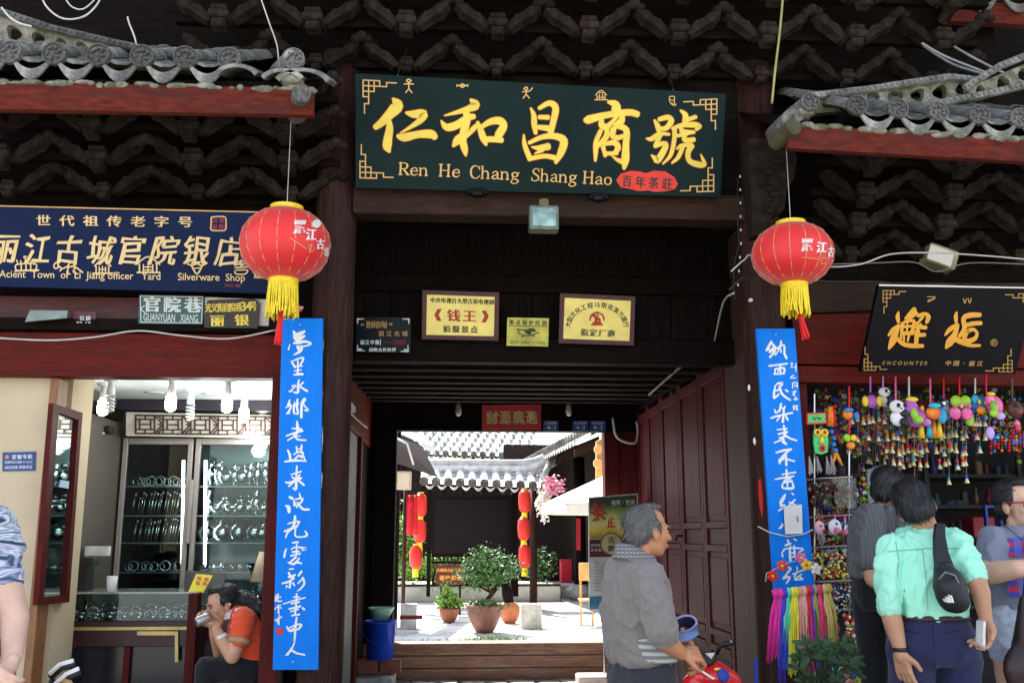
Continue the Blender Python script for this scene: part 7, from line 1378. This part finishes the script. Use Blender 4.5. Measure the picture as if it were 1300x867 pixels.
def stripes(name, c1, c2, ax=2, fr=60, c3=None, ax2=0, fr2=60):
    m = bpy.data.materials.new(name); m.use_nodes = True; n = m.node_tree.nodes; L = m.node_tree.links.new; tc = n.new('ShaderNodeTexCoord'); sx = n.new('ShaderNodeSeparateXYZ'); L(tc.outputs['Object'], sx.inputs[0])
    def band(ax, fr, th=0):
        a = n.new('ShaderNodeMath'); a.operation = 'MULTIPLY'; a.inputs[1].default_value = fr; L(sx.outputs[ax], a.inputs[0]); b = n.new('ShaderNodeMath'); b.operation = 'SINE'; L(a.outputs[0], b.inputs[0]); c = n.new('ShaderNodeMath'); c.operation = 'GREATER_THAN'; c.inputs[1].default_value = th; L(b.outputs[0], c.inputs[0]); return c.outputs[0]
    x = n.new('ShaderNodeMixRGB'); x.inputs[1].default_value = (*c1, 1); x.inputs[2].default_value = (*c2, 1); L(band(ax, fr), x.inputs[0]); o = x.outputs[0]
    if c3: y = n.new('ShaderNodeMixRGB'); L(band(ax2, fr2, .2), y.inputs[0]); L(o, y.inputs[1]); y.inputs[2].default_value = (*c3, 1); o = y.outputs[0]
    L(o, n['Principled BSDF'].inputs['Base Color']); n['Principled BSDF'].inputs['Roughness'].default_value = .85; return m
m = MB(); loft(m, [(c_(822, 806, y0-.03), .150, .118), (c_(823, 822, y0-.03), .147, .117), (c_(824, 838, y0-.03), .140, .112)], fo_); blob('striped_hem', m, stripes('striped knit', (.16, .17, .16), (.42, .42, .40), 2, 230), t, .010, 3)
m = MB(); Mx = frame(fo_); cc = c_(806, 700, y0); R = []
for zz, rr_ in ((-.045, .085), (-.01, .078), (.018, .068)): R.append([cc+Mx @ V((rr_*1.05*cos(a), rr_*sin(a)+(.02 if sin(a) > 0 else 0)*(zz < 0)-.01, zz-.02*sin(a))) for a in [2*pi*k/24 for k in range(24)]])
R2 = [[p.lerp(cc, .10)+V((0, 0, .002)) for p in r] for r in reversed(R)]; m.rings(R+R2+[R[0]], cap=False); m.build('collar', stripes('checked collar', (.30, .28, .27), (.10, .10, .10), 2, 420, (.16, .15, .15), 0, 420), t, True)
hd = head(t, c_(823, 674, 4.10), (.93, .34, -.02), sk_old, hair_g, 'thin', neck=c_(806, 712, y0), brow=hair_g, s=.98)
m = MB(); limb(m, [c_(838, 785, 3.93), c_(843, 811, 3.93), c_(864, 829, 3.99)], [.050, .046, .030]); blob('forearm', m, sk_old, t, .008, 3)
hand(t, c_(865, 828, 4.0), (.75, .25, -.1), (0, .6, -.6), 1.0, .9, -1, sk_old); m = MB(); limb(m, [c_(846, 795, 4.36), c_(860, 806, 4.3), c_(872, 818, 4.12)], [.045, .042, .028]); blob('forearm', m, sk_old, t, .008, 3)
hand(t, c_(871, 815, 4.10), (.45, -.35, -.75), (-.6, -.2, -.3), 1.0, .8, 1, sk_old)
legs(t, c_(813, 846, y0+.02), fo_, cloth('charcoal trousers', (.035, .035, .045)))
MB().tube([c_(862, 838, 3.95), c_(864, 860, 3.95), c_(868, 880, 3.95)], .006, 5).build('wrist_strap', black, t)
# --- cap held by him
cp = thing('cap', 'dark blue cap with a pale lilac rim held in the hands of the elderly man', 'cap', c_(868, 800, 4.02)); m = MB(); R = []
for k, (s_, dy) in enumerate(((1, 0), (.92, .035), (.7, .07), (.3, .085))): R.append([c_(868, 793+2*k, 4.03+dy)+V((.052*s_*cos(a), .012*sin(a), .034*s_*sin(a)*(1 if sin(a) > 0 else .75)+.012*cos(a)*s_)) for a in [2*pi*i/20 for i in range(20)]])
m.rings(R+[[p.lerp(c_(868, 794, 4.03), .06) for p in r] for r in reversed(R)]+[R[0]], cap=False); m.build('crown', M('lilac blue cloth', (.05, .06, .16), .7), cp, True); MB().tube(R[0]+[R[0][0]], .005, 6, False).build('rim', M('pale lilac piping', (.30, .28, .45), .6), cp, True)
m = MB(); m.rings([[p+V((0, -.004, 0)) for p in R[0][10:20]]+[p+V((-.004, -.055, -.025)) for p in R[0][19:9:-1]], [p+V((0, 0, -.006)) for p in R[0][10:20]]+[p+V((-.004, -.055, -.031)) for p in R[0][19:9:-1]]]); m.build('peak', M('pale blue cloth', (.13, .20, .38), .7), cp, True)

# --- man in the mint shirt, seen from behind, stooping
f2 = (-.1, .97, 0); t = thing('person', 'man in a mint shirt and navy trousers seen from behind with a sling bag', 'person', (P(1195, 860, 4.2).x, 4.2, 0)); Yb = 4.2
mint = M('mint cotton', (.36, .80, .60), .8, vary=.06, scale=8, bump=.1, spec=.15); m = MB()
loft(m, [(c_(1177, 668, Yb+.1), .075, .065), (c_(1176, 678, Yb+.08), .14, .085), (c_(1174, 690, Yb+.07), .165, .098), (c_(1175, 712, Yb+.04), .168, .112), (c_(1178, 745, Yb), .150, .114), (c_(1181, 770, Yb), .148, .115), (c_(1182, 784, Yb), .145, .110)], (.15, .97, 0))
limb(m, [c_(1131, 697, Yb+.02), c_(1127, 735, Yb-.03), c_(1128, 763, Yb-.05)], [.062, .054, .050]); limb(m, [c_(1214, 690, Yb+.02), c_(1225, 710, Yb-.06), c_(1234, 724, Yb-.1)], [.062, .058, .055])
sh_ = blob('shirt', m, mint, t, .009, 3, fold=.012, freq=(12, 12, 6)); ms = M('mint seam', (.16, .48, .34), .8, bump=0); seam(sh_, [c_(1126, 700, Yb), c_(1175, 696, Yb), c_(1226, 696, Yb)], ms); seam(sh_, [c_(1137, 686, Yb), c_(1141, 712, Yb), c_(1139, 735, Yb)], ms); seam(sh_, [c_(1171, 697, Yb), c_(1176, 740, Yb), c_(1178, 778, Yb)], ms, .0018)
for a, b in ((c_(1128, 764, Yb-.05), c_(1129, 772, Yb-.05)), (c_(1233, 723, Yb-.1), c_(1237, 731, Yb-.12))): m = MB(); m.cap(a, .050, b, .050, 14); blob('rolled_cuff', m, mint, t, .008, 2, fold=.004, freq=(30, 30, 30))
m = MB(); limb(m, [c_(1129, 772, Yb-.05), c_(1135, 795, Yb-.06), c_(1143, 826, Yb-.08)], [.042, .040, .026]); blob('forearm', m, sk_man, t, .008, 3); hand(t, c_(1143, 827, Yb-.08), (.12, .0, -.95), (.8, .4, 0), 1.02, .35, 1, sk_man)
m = MB(); limb(m, [c_(1237, 730, Yb-.12), c_(1245, 752, Yb-.15), c_(1251, 784, Yb-.16)], [.042, .040, .026]); blob('forearm', m, sk_man, t, .008, 3); hand(t, c_(1251, 784, Yb-.16), (-.1, .05, -.95), (-.85, -.25, 0), 1.05, .85, -1, sk_man)
MB().lathe([(.029, -.008), (.031, 0), (.029, .008)], c_(1143, 824, Yb-.08), 16, (.12, 0, -1)).build('wrist_band', black, t, True)
head(t, c_(1163, 645, Yb+.10), (.45, .80, -.30), sk_man, hair_b, 'thick', up=(-.35, .2, 1), neck=c_(1177, 676, Yb+.08), s=1.02)
m = MB(); cc = c_(1177, 671, Yb+.09); R = [[cc+V((r_*cos(a), r_*.9*sin(a), z_)) for a in [2*pi*k/20 for k in range(20)]] for z_, r_ in ((-.03, .078), (.012, .068), (.014, .062), (-.03, .070))]; m.rings(R+[R[0]], cap=False); m.build('collar', mint, t, True)
MB().add(*(lambda v: (v[0], v[1]))(([], []))) if False else None
m = MB(); loft(m, [(c_(1182, 779, Yb), .155, .122), (c_(1182, 786, Yb), .158, .124)], (.15, .97, 0)); blob('belt', m, M('brown braided belt', (.04, .02, .016), .6, vary=.5, scale=90, bump=.5), t, .007, 1)
tr = legs(t, c_(1184, 806, Yb), (.05, .97, 0), cloth('navy trousers', (.022, .026, .075)), w=.095, gap=.02); sm_ = M('navy seam', (.012, .014, .04), .8, bump=0); seam(tr, [c_(1184, 792, Yb), c_(1186, 830, Yb), c_(1187, 867, Yb)], sm_); seam(tr, [c_(1200, 803, Yb), c_(1220, 800, Yb)], sm_, .003); seam(tr, [c_(1150, 800, Yb), c_(1168, 803, Yb)], sm_, .003)
ph_ = tag(MB().box(c_(1245, 806, Yb-.17), (.012, .06, .115), Matrix.Rotation(.12, 3, 'Y')).build('phone', plas, None, bevel=.004), 'white phone held in the right hand of the man in the mint shirt', 'phone')
# sling bag
sb_ = thing('sling_bag', 'black sling bag with a white striped triangle emblem on the back of the mint shirt', 'bag', c_(1208, 760, Yb-.16)); bm_ = M('black nylon', (.010, .010, .012), .5, vary=.3, scale=60, bump=.2); m = MB()
limb(m, [c_(1199, 725, Yb-.13), c_(1204, 745, Yb-.16), c_(1213, 760, Yb-.16)], [.045, .062, .060]); m.ell(c_(1207, 748, Yb-.16), (.07, .055, .095)); o = blob('pouch', m, bm_, sb_, .008, 4)
m = MB(); prev = [c_(1193, 664, Yb-.02), c_(1192, 680, Yb-.06), c_(1194, 700, Yb-.105), c_(1199, 722, Yb-.14)]
R = [];
for i, p in enumerate(prev): w_ = (.020, .024, .03, .04)[i]; R.append([p+V((w_, -.014, 0)), p+V((w_, .012, 0)), p+V((-w_, .012, 0)), p+V((-w_, -.014, 0))])
m.rings(R); m.build('strap', bm_, sb_, bevel=.004); MB().tube([c_(1192, 735, Yb-.20), c_(1200, 726, Yb-.21), c_(1212, 730, Yb-.21), c_(1221, 748, Yb-.21)], .004, 5).build('zip', M('grey zip', (.18, .18, .2), .4), sb_, True)
Yg = Yb-.232
for i, (w_, h_) in enumerate(((2.2, 3), (2.2, 5.5), (2.2, 8))): x_ = 1204+i*3; MB().prism([P(x_-1, 764, Yg), P(x_+1.4, 765, Yg), P(x_-1.2, 764-h_, Yg), P(x_-3, 763-h_, Yg)], (0, .03, 0)).build('emblem_stripe', white, sb_)

# --- woman with sunglasses at the right edge
f3 = (.50, -.85, 0); t = thing('person', 'woman with dark red sunglasses in a plaid blocked grey shirt', 'person', (P(1296, 860, 4.45).x, 4.45, 0)); Yw = 4.45
gt = cloth('blue grey jersey', (.19, .21, .28), vary=.2, scale=200); m = MB()
loft(m, [(c_(1294, 667, Yw), .075, .06), (c_(1292, 676, Yw), .135, .08), (c_(1291, 690, Yw), .165, .10), (c_(1291, 715, Yw), .158, .120), (c_(1292, 745, Yw), .145, .110), (c_(1293, 772, Yw), .155, .115)], f3)
limb(m, [c_(1262, 688, Yw-.05), c_(1258, 706, Yw-.08), c_(1258, 713, Yw-.09)], [.072, .070, .070]); limb(m, [c_(1322, 688, Yw+.05), c_(1328, 706, Yw), c_(1330, 713, Yw)], [.066, .064, .064]); blob('shirt', m, gt, t, .010, 4, fold=.008, freq=(8, 8, 8))
pd = stripes('plaid cloth', (.05, .05, .35), (.45, .02, .06), 2, 130, (.10, .10, .40), 0, 90); Mx = frame(f3)
def chest(m, x0, x1, y0_, y1_):
    R = []
    for py in (y0_, (y0_+y1_)/2, y1_):
        cc = c_(1291.5, py, Yw); z = cc.z; R.append([cc+Mx @ V((.170*sin(a), .126*cos(a), 0)) for a in [radians(q) for q in range(x0, x1+1, 12)]])
    V_ = []; F_ = []; n = len(R[0])
    for r in R: V_ += r
    for j in range(2):
        for i in range(n-1): F_.append((j*n+i, j*n+i+1, (j+1)*n+i+1, (j+1)*n+i))
    m.add(V_, F_)
m = MB(); chest(m, -60, 72, 683, 706); chest(m, 10, 72, 733, 755); m.build('plaid_block', pd, t, True, fix=False)
m = MB(); m.cap(c_(1257, 700, Yw-.085), .0675, c_(1257, 703, Yw-.085), .0675, 16); 
m = MB(); limb(m, [c_(1256, 713, Yw-.09), c_(1258, 727, Yw-.12), c_(1290, 722, Yw-.22), c_(1312, 718, Yw-.24)], [.054, .052, .042, .030]); blob('forearm', m, sk_w, t, .008, 3); hand(t, c_(1313, 718, Yw-.24), (.95, -.1, .05), (0, 0, -1), .95, .6, 1, sk_w)
m = MB(); limb(m, [c_(1330, 713, Yw), c_(1334, 745, Yw-.05), c_(1322, 765, Yw-.18)], [.046, .043, .028]); blob('forearm', m, sk_w, t, .008, 3); hand(t, c_(1322, 765, Yw-.18), (-.2, -.4, -.8), (-1, 0, 0), .95, .5, 1, sk_w)
head(t, c_(1294, 641, Yw-.02), (.30, -.95, 0), sk_w, hair_b, 'tied', neck=c_(1293, 672, Yw), glasses=True, s=1.05, fem=1)
MB().tube([c_(1270, 664, Yw-.04), c_(1282, 672, Yw-.11), c_(1296, 684, Yw-.14), c_(1310, 676, Yw-.1)], .002, 4).build('necklace_cord', black, t)
m = MB(); loft(m, [(c_(1293, 766, Yw), .150, .110), (c_(1294, 785, Yw), .172, .128), (c_(1294, 800, Yw), .18, .13)], f3)
dn = M('pale denim', (.45, .50, .62), .85, vary=.25, scale=40, bump=.3)
for q in (1, -1): a = c_(1294, 790, Yw)+Mx @ V((q*.088, 0, 0)); m.cap(a, .098, a+V((0, 0, -.10)), .102, 16)
blob('shorts', m, dn, t, .010, 3, fold=.006, freq=(9, 9, 9)); m = MB()
for q in (1, -1):
    a = c_(1294, 795, Yw)+Mx @ V((q*.088, 0, 0)); limb(m, [a, V((a.x, a.y, .5)), V((a.x, a.y, .09))], [.085, .055, .040]); ft = MB(); b = V((a.x, a.y, .04)); ft.cap(b-Mx @ V((0, .04, 0)), .038, b+Mx @ V((0, .12, -.005)), .032); blob('shoe', ft, white, t, .008, 2)
blob('legs', m, sk_w, t, .010, 4)
bgp = thing('shoulder_bag', 'dark brown shoulder bag hanging at the right edge beside the denim shorts', 'bag', c_(1306, 850, 4.12)); m = MB(); limb(m, [c_(1300, 760, 4.16), c_(1299, 800, 4.14), c_(1302, 850, 4.14)], [.02, .035, .075]); m.ell(c_(1308, 850, 4.12), (.12, .05, .12)); blob('bag_body', m, M('dark brown leather', (.025, .012, .012), .4, vary=.3), bgp, .009, 4); MB().tube([c_(1300, 762, 4.17), c_(1306, 700, 4.26), c_(1312, 676, 4.38)], .009, 6).build('strap', M('dark brown leather', (0, 0, 0)), bgp, True)

# --- man in the grey shirt further inside
f4 = (.75, .55, 0); t = thing('person', 'man in a loose grey striped shirt standing deeper in the souvenir shop', 'person', (P(1120, 860, 5.3).x, 5.3, 0)); Yc = 5.3; m = MB()
loft(m, [(c_(1122, 641, Yc), .08, .07), (c_(1121, 648, Yc), .15, .09), (c_(1121, 660, Yc), .19, .11), (c_(1120, 685, Yc), .20, .13), (c_(1120, 715, Yc), .19, .13), (c_(1121, 735, Yc), .18, .12)], f4)
limb(m, [c_(1106, 655, Yc-.12), c_(1102, 690, Yc-.16), c_(1103, 708, Yc-.16)], [.075, .075, .078]); limb(m, [c_(1142, 655, Yc+.1), c_(1146, 690, Yc+.1)], [.075, .07])
blob('shirt', m, stripes('grey striped shirt', (.085, .09, .095), (.11, .115, .12), 0, 300), t, .011, 4, fold=.014, freq=(9, 9, 2.5)); m = MB(); limb(m, [c_(1103, 708, Yc-.16), c_(1108, 735, Yc-.18), c_(1122, 748, Yc-.22)], [.045, .042, .028]); blob('forearm', m, sk_man, t, .008, 3); hand(t, c_(1122, 748, Yc-.22), (.8, 0, -.4), (0, 0, -1), 1, .6, 1, sk_man)
head(t, c_(1129, 622, Yc), (.80, .50, -.25), sk_man, hair_b, 'thick', neck=c_(1122, 645, Yc)); legs(t, c_(1121, 745, Yc), f4, cloth('black trousers', (.012, .012, .015)))

# --- seated woman in the orange shirt
Yo = 6.25; f5 = (-.90, -.25, 0); t = thing('person', 'seated woman in an orange polo shirt holding a silver piece close to her mouth', 'person', (P(315, 860, Yo).x, Yo, 0)); ora = cloth('orange pique', (.78, .095, .035), scale=200, vary=.1); m = MB()
loft(m, [(c_(307, 768, Yo), .07, .06), (c_(310, 776, Yo), .13, .085), (c_(316, 790, Yo), .165, .11), (c_(321, 810, Yo), .155, .118), (c_(325, 830, Yo), .150, .125), (c_(327, 842, Yo), .155, .13)], f5)
limb(m, [c_(310, 785, Yo-.16), c_(306, 802, Yo-.19), c_(304, 811, Yo-.195)], [.068, .064, .058]); limb(m, [c_(306, 784, Yo+.12), c_(300, 800, Yo+.12)], [.06, .058]); blob('polo_shirt', m, ora, t, .010, 4, fold=.007, freq=(8, 8, 8))
MB().lathe([(.0635, -.014), (.0655, 0), (.0635, .014), (.058, .014)], c_(303.5, 814, Yo-.195), 22, (c_(310, 785, Yo-.16)-c_(304, 811, Yo-.195))).build('sleeve_trim', M('tan trim knit', (.42, .30, .18), .8), t, True)
m = MB(); limb(m, [c_(303, 812, Yo-.195), c_(295, 833, Yo-.20), c_(281, 812, Yo-.20), c_(272, 793, Yo-.19)], [.045, .044, .036, .025]); blob('forearm', m, sk_s, t, .007, 3); hand(t, c_(272, 793, Yo-.19), (-.75, -.1, .15), (.0, .3, .9), .95, .75, 1, sk_s)
m = MB(); limb(m, [c_(298, 808, Yo+.10), c_(279, 828, Yo+.02), c_(273, 806, Yo-.08), c_(270, 790, Yo-.12)], [.045, .040, .033, .024]); blob('forearm', m, sk_s, t, .007, 3); hand(t, c_(276, 787, Yo-.12), (-.6, -.2, .5), (-.3, -.5, -.4), .9, .7, -1, sk_s)
MB().lathe([(.034, -.012), (.036, 0), (.034, .012)], c_(281, 808, Yo-.20), 16, (-.45, 0, .9)).build('wrist_watch', plas, t, True)
hd = head(t, c_(281, 768, Yo-.03), (-.78, -.55, -.24), sk_s, hair_b, 'tied', up=(-.15, 0, 1), neck=c_(303, 782, Yo), s=1.0, fem=1)
m = MB(); limb(m, [c_(298, 758, Yo+.02), c_(312, 763, Yo), c_(328, 771, Yo-.04), c_(336, 786, Yo-.08)], [.055, .050, .042, .025]); pt_ = blob('ponytail', m, hair_b, hd, .008, 3, fold=.006, freq=(40, 40, 14)); strands(pt_, c_(295, 755, Yo), 1200, .06, hair_b, .5, .0035); MB().ell(c_(292, 767, Yo-.13), .007).build('earring', silver, hd, True)
m = MB(); R = []
for zz, rr_ in ((-.03, .085), (.02, .075), (.02, .066), (-.03, .07)): R.append([c_(303, 776, Yo)+V((rr_*cos(a)-.02, rr_*sin(a), zz+.25*rr_*cos(a))) for a in [2*pi*k/20 for k in range(20)]])
m.rings(R+[R[0]], cap=False); m.build('collar', white, t, True); q = [c_(297, 773, Yo-.09), c_(306, 770, Yo-.12), c_(300, 793, Yo-.155), c_(292, 797, Yo-.15)]; MB().prism(q, (0, .012, 0)).build('collar_flap', white, t)
bt = cloth('black trousers', (0, 0, 0)); hp = c_(328, 846, Yo); m = MB(); m.ell(hp+V((0, 0, -.03)), (.16, .17, .11))
for s_, kx in ((-.10, 262), (.09, 270)): kn = c_(kx, 848, Yo+s_-.05); limb(m, [hp+V((0, s_, -.02)), kn, V((kn.x+.03, kn.y, .12))], [.092, .068, .05])
blob('trousers', m, bt, t, .011, 4, fold=.006, freq=(8, 8, 8))
for s_ in (-.15, .04): ft = MB(); b = V((c_(264, 848, Yo+s_).x, Yo+s_, .045)); ft.cap(b, .04, b+V((-.13, -.03, -.008)), .034); blob('shoe', ft, black, t, .008, 2)
st_ = thing('stool', 'low dark wooden stool under the seated woman', 'stool', (hp.x, Yo, 0)); sz = hp.z-.15; MB().lathe([(.16, sz-.03), (.17, sz-.02), (.17, sz-.005), (.16, sz)], (hp.x, Yo, 0), 20).build('seat', wb_x, st_)
for a in range(4): MB().tube([(hp.x+.11*cos(a*pi/2+.7), Yo+.11*sin(a*pi/2+.7), sz-.03), (hp.x+.14*cos(a*pi/2+.7), Yo+.14*sin(a*pi/2+.7), 0)], .016, 6).build('leg', wb_z, st_)
sp_ = thing('silver_bangle', 'thick silver bangle held up to the face by the seated woman', 'bangle', c_(258, 788, Yo-.22)); a = c_(249, 790, Yo-.25); b = c_(262, 784, Yo-.22); m = MB(); m.lathe([(.026, 0), (.030, .004), (.030, .075), (.026, .08), (.022, .075), (.022, .004)], a, 20, (b-a)); m.build('band', M('engraved silver', (.6, .6, .6), .3, 1, vary=.5, scale=120, bump=.5), sp_, 'a')

# --- person in the tie-dye shirt at the left edge
Yl_ = 3.35; f6 = (.35, -.92, 0); t = thing('person', 'person in a blue and white tie dye shirt partly in view at the left edge', 'person', (P(-40, 860, Yl_).x, Yl_, 0))
def tiedye():
    m = bpy.data.materials.new('tie dye cotton'); m.use_nodes = True; n = m.node_tree.nodes; L = m.node_tree.links.new; tc = n.new('ShaderNodeTexCoord'); mp = n.new('ShaderNodeMapping'); mp.inputs['Scale'].default_value = (4, 4, 16); mp.inputs['Rotation'].default_value = (0, .45, 0); nz = n.new('ShaderNodeTexNoise'); nz.inputs['Scale'].default_value = 1.6; nz.inputs['Detail'].default_value = 3; nz.inputs['Distortion'].default_value = 1.2
    L(tc.outputs['Object'], mp.inputs[0]); L(mp.outputs[0], nz.inputs['Vector']); rp = n.new('ShaderNodeValToRGB'); e = rp.color_ramp.elements; e[0].position = .34; e[0].color = (.02, .03, .07, 1); e[1].position = .62; e[1].color = (.62, .66, .75, 1)
    for p, c in ((.42, (.04, .10, .14)), (.46, (.30, .30, .50)), (.52, (.70, .72, .78)), (.57, (.12, .22, .30))): q = e.new(p); q.color = (*c, 1)
    L(nz.outputs[0], rp.inputs[0]); L(rp.outputs[0], n['Principled BSDF'].inputs['Base Color']); n['Principled BSDF'].inputs['Roughness'].default_value = .85; return m
m = MB(); loft(m, [(c_(-56, 632, Yl_), .07, .06), (c_(-56, 642, Yl_), .14, .08), (c_(-56, 656, Yl_), .185, .10), (c_(-56, 700, Yl_), .175, .12), (c_(-58, 760, Yl_), .160, .118), (c_(-60, 808, Yl_), .165, .12)], f6)
limb(m, [c_(-2, 668, Yl_+.04), c_(6, 705, Yl_+.02), c_(8, 735, Yl_)], [.062, .058, .056]); limb(m, [c_(-110, 668, Yl_-.04), c_(-118, 720, Yl_-.06)], [.062, .056]); blob('shirt', m, tiedye(), t, .010, 4, fold=.009, freq=(8, 8, 8))
m = MB(); limb(m, [c_(8, 735, Yl_), c_(19, 782, Yl_-.03), c_(16, 830, Yl_-.10), c_(10, 848, Yl_-.14)], [.046, .044, .033, .028]); blob('forearm', m, sk_l, t, .008, 3); hand(t, c_(10, 846, Yl_-.14), (-.35, -.35, -.8), (-.8, .3, 0), 1, .5, 1, sk_l)
m = MB(); limb(m, [c_(-118, 720, Yl_-.06), c_(-106, 790, Yl_-.1), c_(-44, 835, Yl_-.2), c_(-22, 846, Yl_-.2)], [.046, .044, .033, .028]); blob('forearm', m, sk_l, t, .008, 3); hand(t, c_(-22, 846, Yl_-.2), (.7, -.2, -.5), (0, .8, 0), 1, .5, -1, sk_l)
head(t, c_(-56, 580, Yl_-.02), f6, sk_l, hair_b, 'short', neck=c_(-56, 640, Yl_)); legs(t, c_(-60, 826, Yl_), f6, M('red and white shorts cloth', (.35, .04, .06), .85, vary=.3))
MB().prism([c_(-20, 640, 3.19), c_(-12, 640, 3.19), c_(-6, 740, 3.17), c_(-14, 742, 3.17)], (0, .015, 0)).build('backpack_strap', black, t)

# --- child's ride-on scooter and handlebar
scu = thing('toy_scooter', 'red ride-on toy scooter with black handlebar and round blue emblem beside the elderly man', 'toy scooter', (P(898, 860, 4.9).x, 4.9, 0)); Ys = 4.9; rp_ = M('glossy red plastic', (.70, .015, .02), .22, vary=.05, bump=0, coat=.4); m = MB(); cx_ = P(898, 860, Ys).x
limb(m, [c_(893, 853, Ys), c_(905, 856, Ys), c_(925, 868, Ys)], [.055, .075, .07]); m.ell(c_(898, 885, Ys), (.15, .12, .14)); m.ell(c_(900, 858, Ys-.02), (.10, .1, .05)); blob('body', m, rp_, scu, .009, 5)
MB().lathe([(.032, 0), (.030, .006), (.01, .008)], c_(918, 857, Ys-.10), 18, (.2, -1, .35)).build('blue_emblem', col('royal blue plastic', (0, 0, 0)), scu, True); MB().ell(c_(911, 849, Ys-.09), (.018, .006, .008)).build('badge', yel_p, scu, True); MB().prism([c_(888, 851, Ys-.11), c_(891, 850, Ys-.11), c_(908, 861, Ys-.12), c_(905, 862, Ys-.12)], (0, .02, 0)).build('decal', white, scu)
m = MB(); R = [c_(884, 823, Ys-.06), c_(893, 830, Ys-.06), c_(911, 829, Ys-.06), c_(914, 822, Ys-.06), c_(911, 837, Ys-.06), c_(904, 846, Ys-.06), c_(897, 845, Ys-.06), c_(887, 834, Ys-.06)]; m.prism([R[i] for i in (1, 2, 4, 5, 6, 7)], (0, .05, 0)); m.build('console', black, scu, bevel=.012)
MB().tube([c_(910, 830, Ys-.03), c_(914, 819, Ys-.04), c_(920, 817, Ys-.05), c_(932, 815, Ys-.06)], [.010, .012, .013, .015], 8).build('handlebar', black, scu, True); MB().tube([c_(892, 834, Ys-.03), c_(886, 824, Ys), c_(880, 818, Ys+.03)], .011, 8).build('handlebar', black, scu, True); MB().ell(c_(928, 814, Ys-.07), (.006, .01, .008)).build('grip_stud', steel, scu); MB().prism([c_(895, 829, Ys-.068), c_(908, 828, Ys-.068), c_(903, 836, Ys-.068)], (0, .01, 0)).build('dial', M('pale dial', (.6, .55, .55), .3, vary=.4, scale=60), scu)
for a, r_ in ((-.16, .07), (.17, .07)):
    for sy in (-.1, .1): MB().lathe([(r_*.4, -.025), (r_, -.022), (r_, .022), (r_*.4, .025)], (cx_+a, Ys+sy, r_), 18, (0, 1, 0)).build('wheel', black, scu, 'a')
MB().bb(cx_-.22, cx_+.24, Ys-.09, Ys+.09, .06, P(898, 885, Ys).z-.04).build('chassis', col('blue plastic', (0, 0, 0)), scu, bevel=.04)
cb = thing('curved_handlebar', 'white and black curved chair arms poking up at the bottom left', 'chair', (P(85, 867, 3.6).x, 3.6, 0))
for k, (a, b, c) in enumerate((((63, 855), (76, 844), (93, 838)), ((70, 868), (84, 856), (100, 848)))): MB().tube([c_(a[0], a[1], 3.6), c_(b[0], b[1]-1, 3.6), c_(c[0], c[1], 3.6)], .008, 6).build('trim', white, cb, True); MB().tube([c_(a[0]+1, a[1]+4, 3.62), c_(b[0]+1, b[1]+3, 3.62), c_(c[0]+1, c[1]+4, 3.62)], .014, 6).build('arm', black, cb, True)
MB().tube([c_(82, 862, 3.62), c_(92, 875, 3.62), V((c_(92, 875, 3.62).x, 3.62, 0))], .016, 8).build('post', M('light wood', (.6, .35, .15), .5), cb, True); MB().tube([c_(66, 862, 3.62), V((c_(66, 862, 3.62).x, 3.62, 0))], .012, 8).build('post', black, cb, True)
tag(MB().tube([c_(960, 835, 5.6), V((c_(953, 870, 5.6).x, 5.6, 0))], .012, 8).build('blue_pole', col('royal blue plastic', (0, 0, 0)), None), 'thin blue pole leaning at the foot of the right gate post', 'pole')

bpy.data.objects.remove(_to)
for o in SC.objects:
    if o.type == 'EMPTY' and o.parent is None and 'label' not in o: print('NOLABEL', o.name)
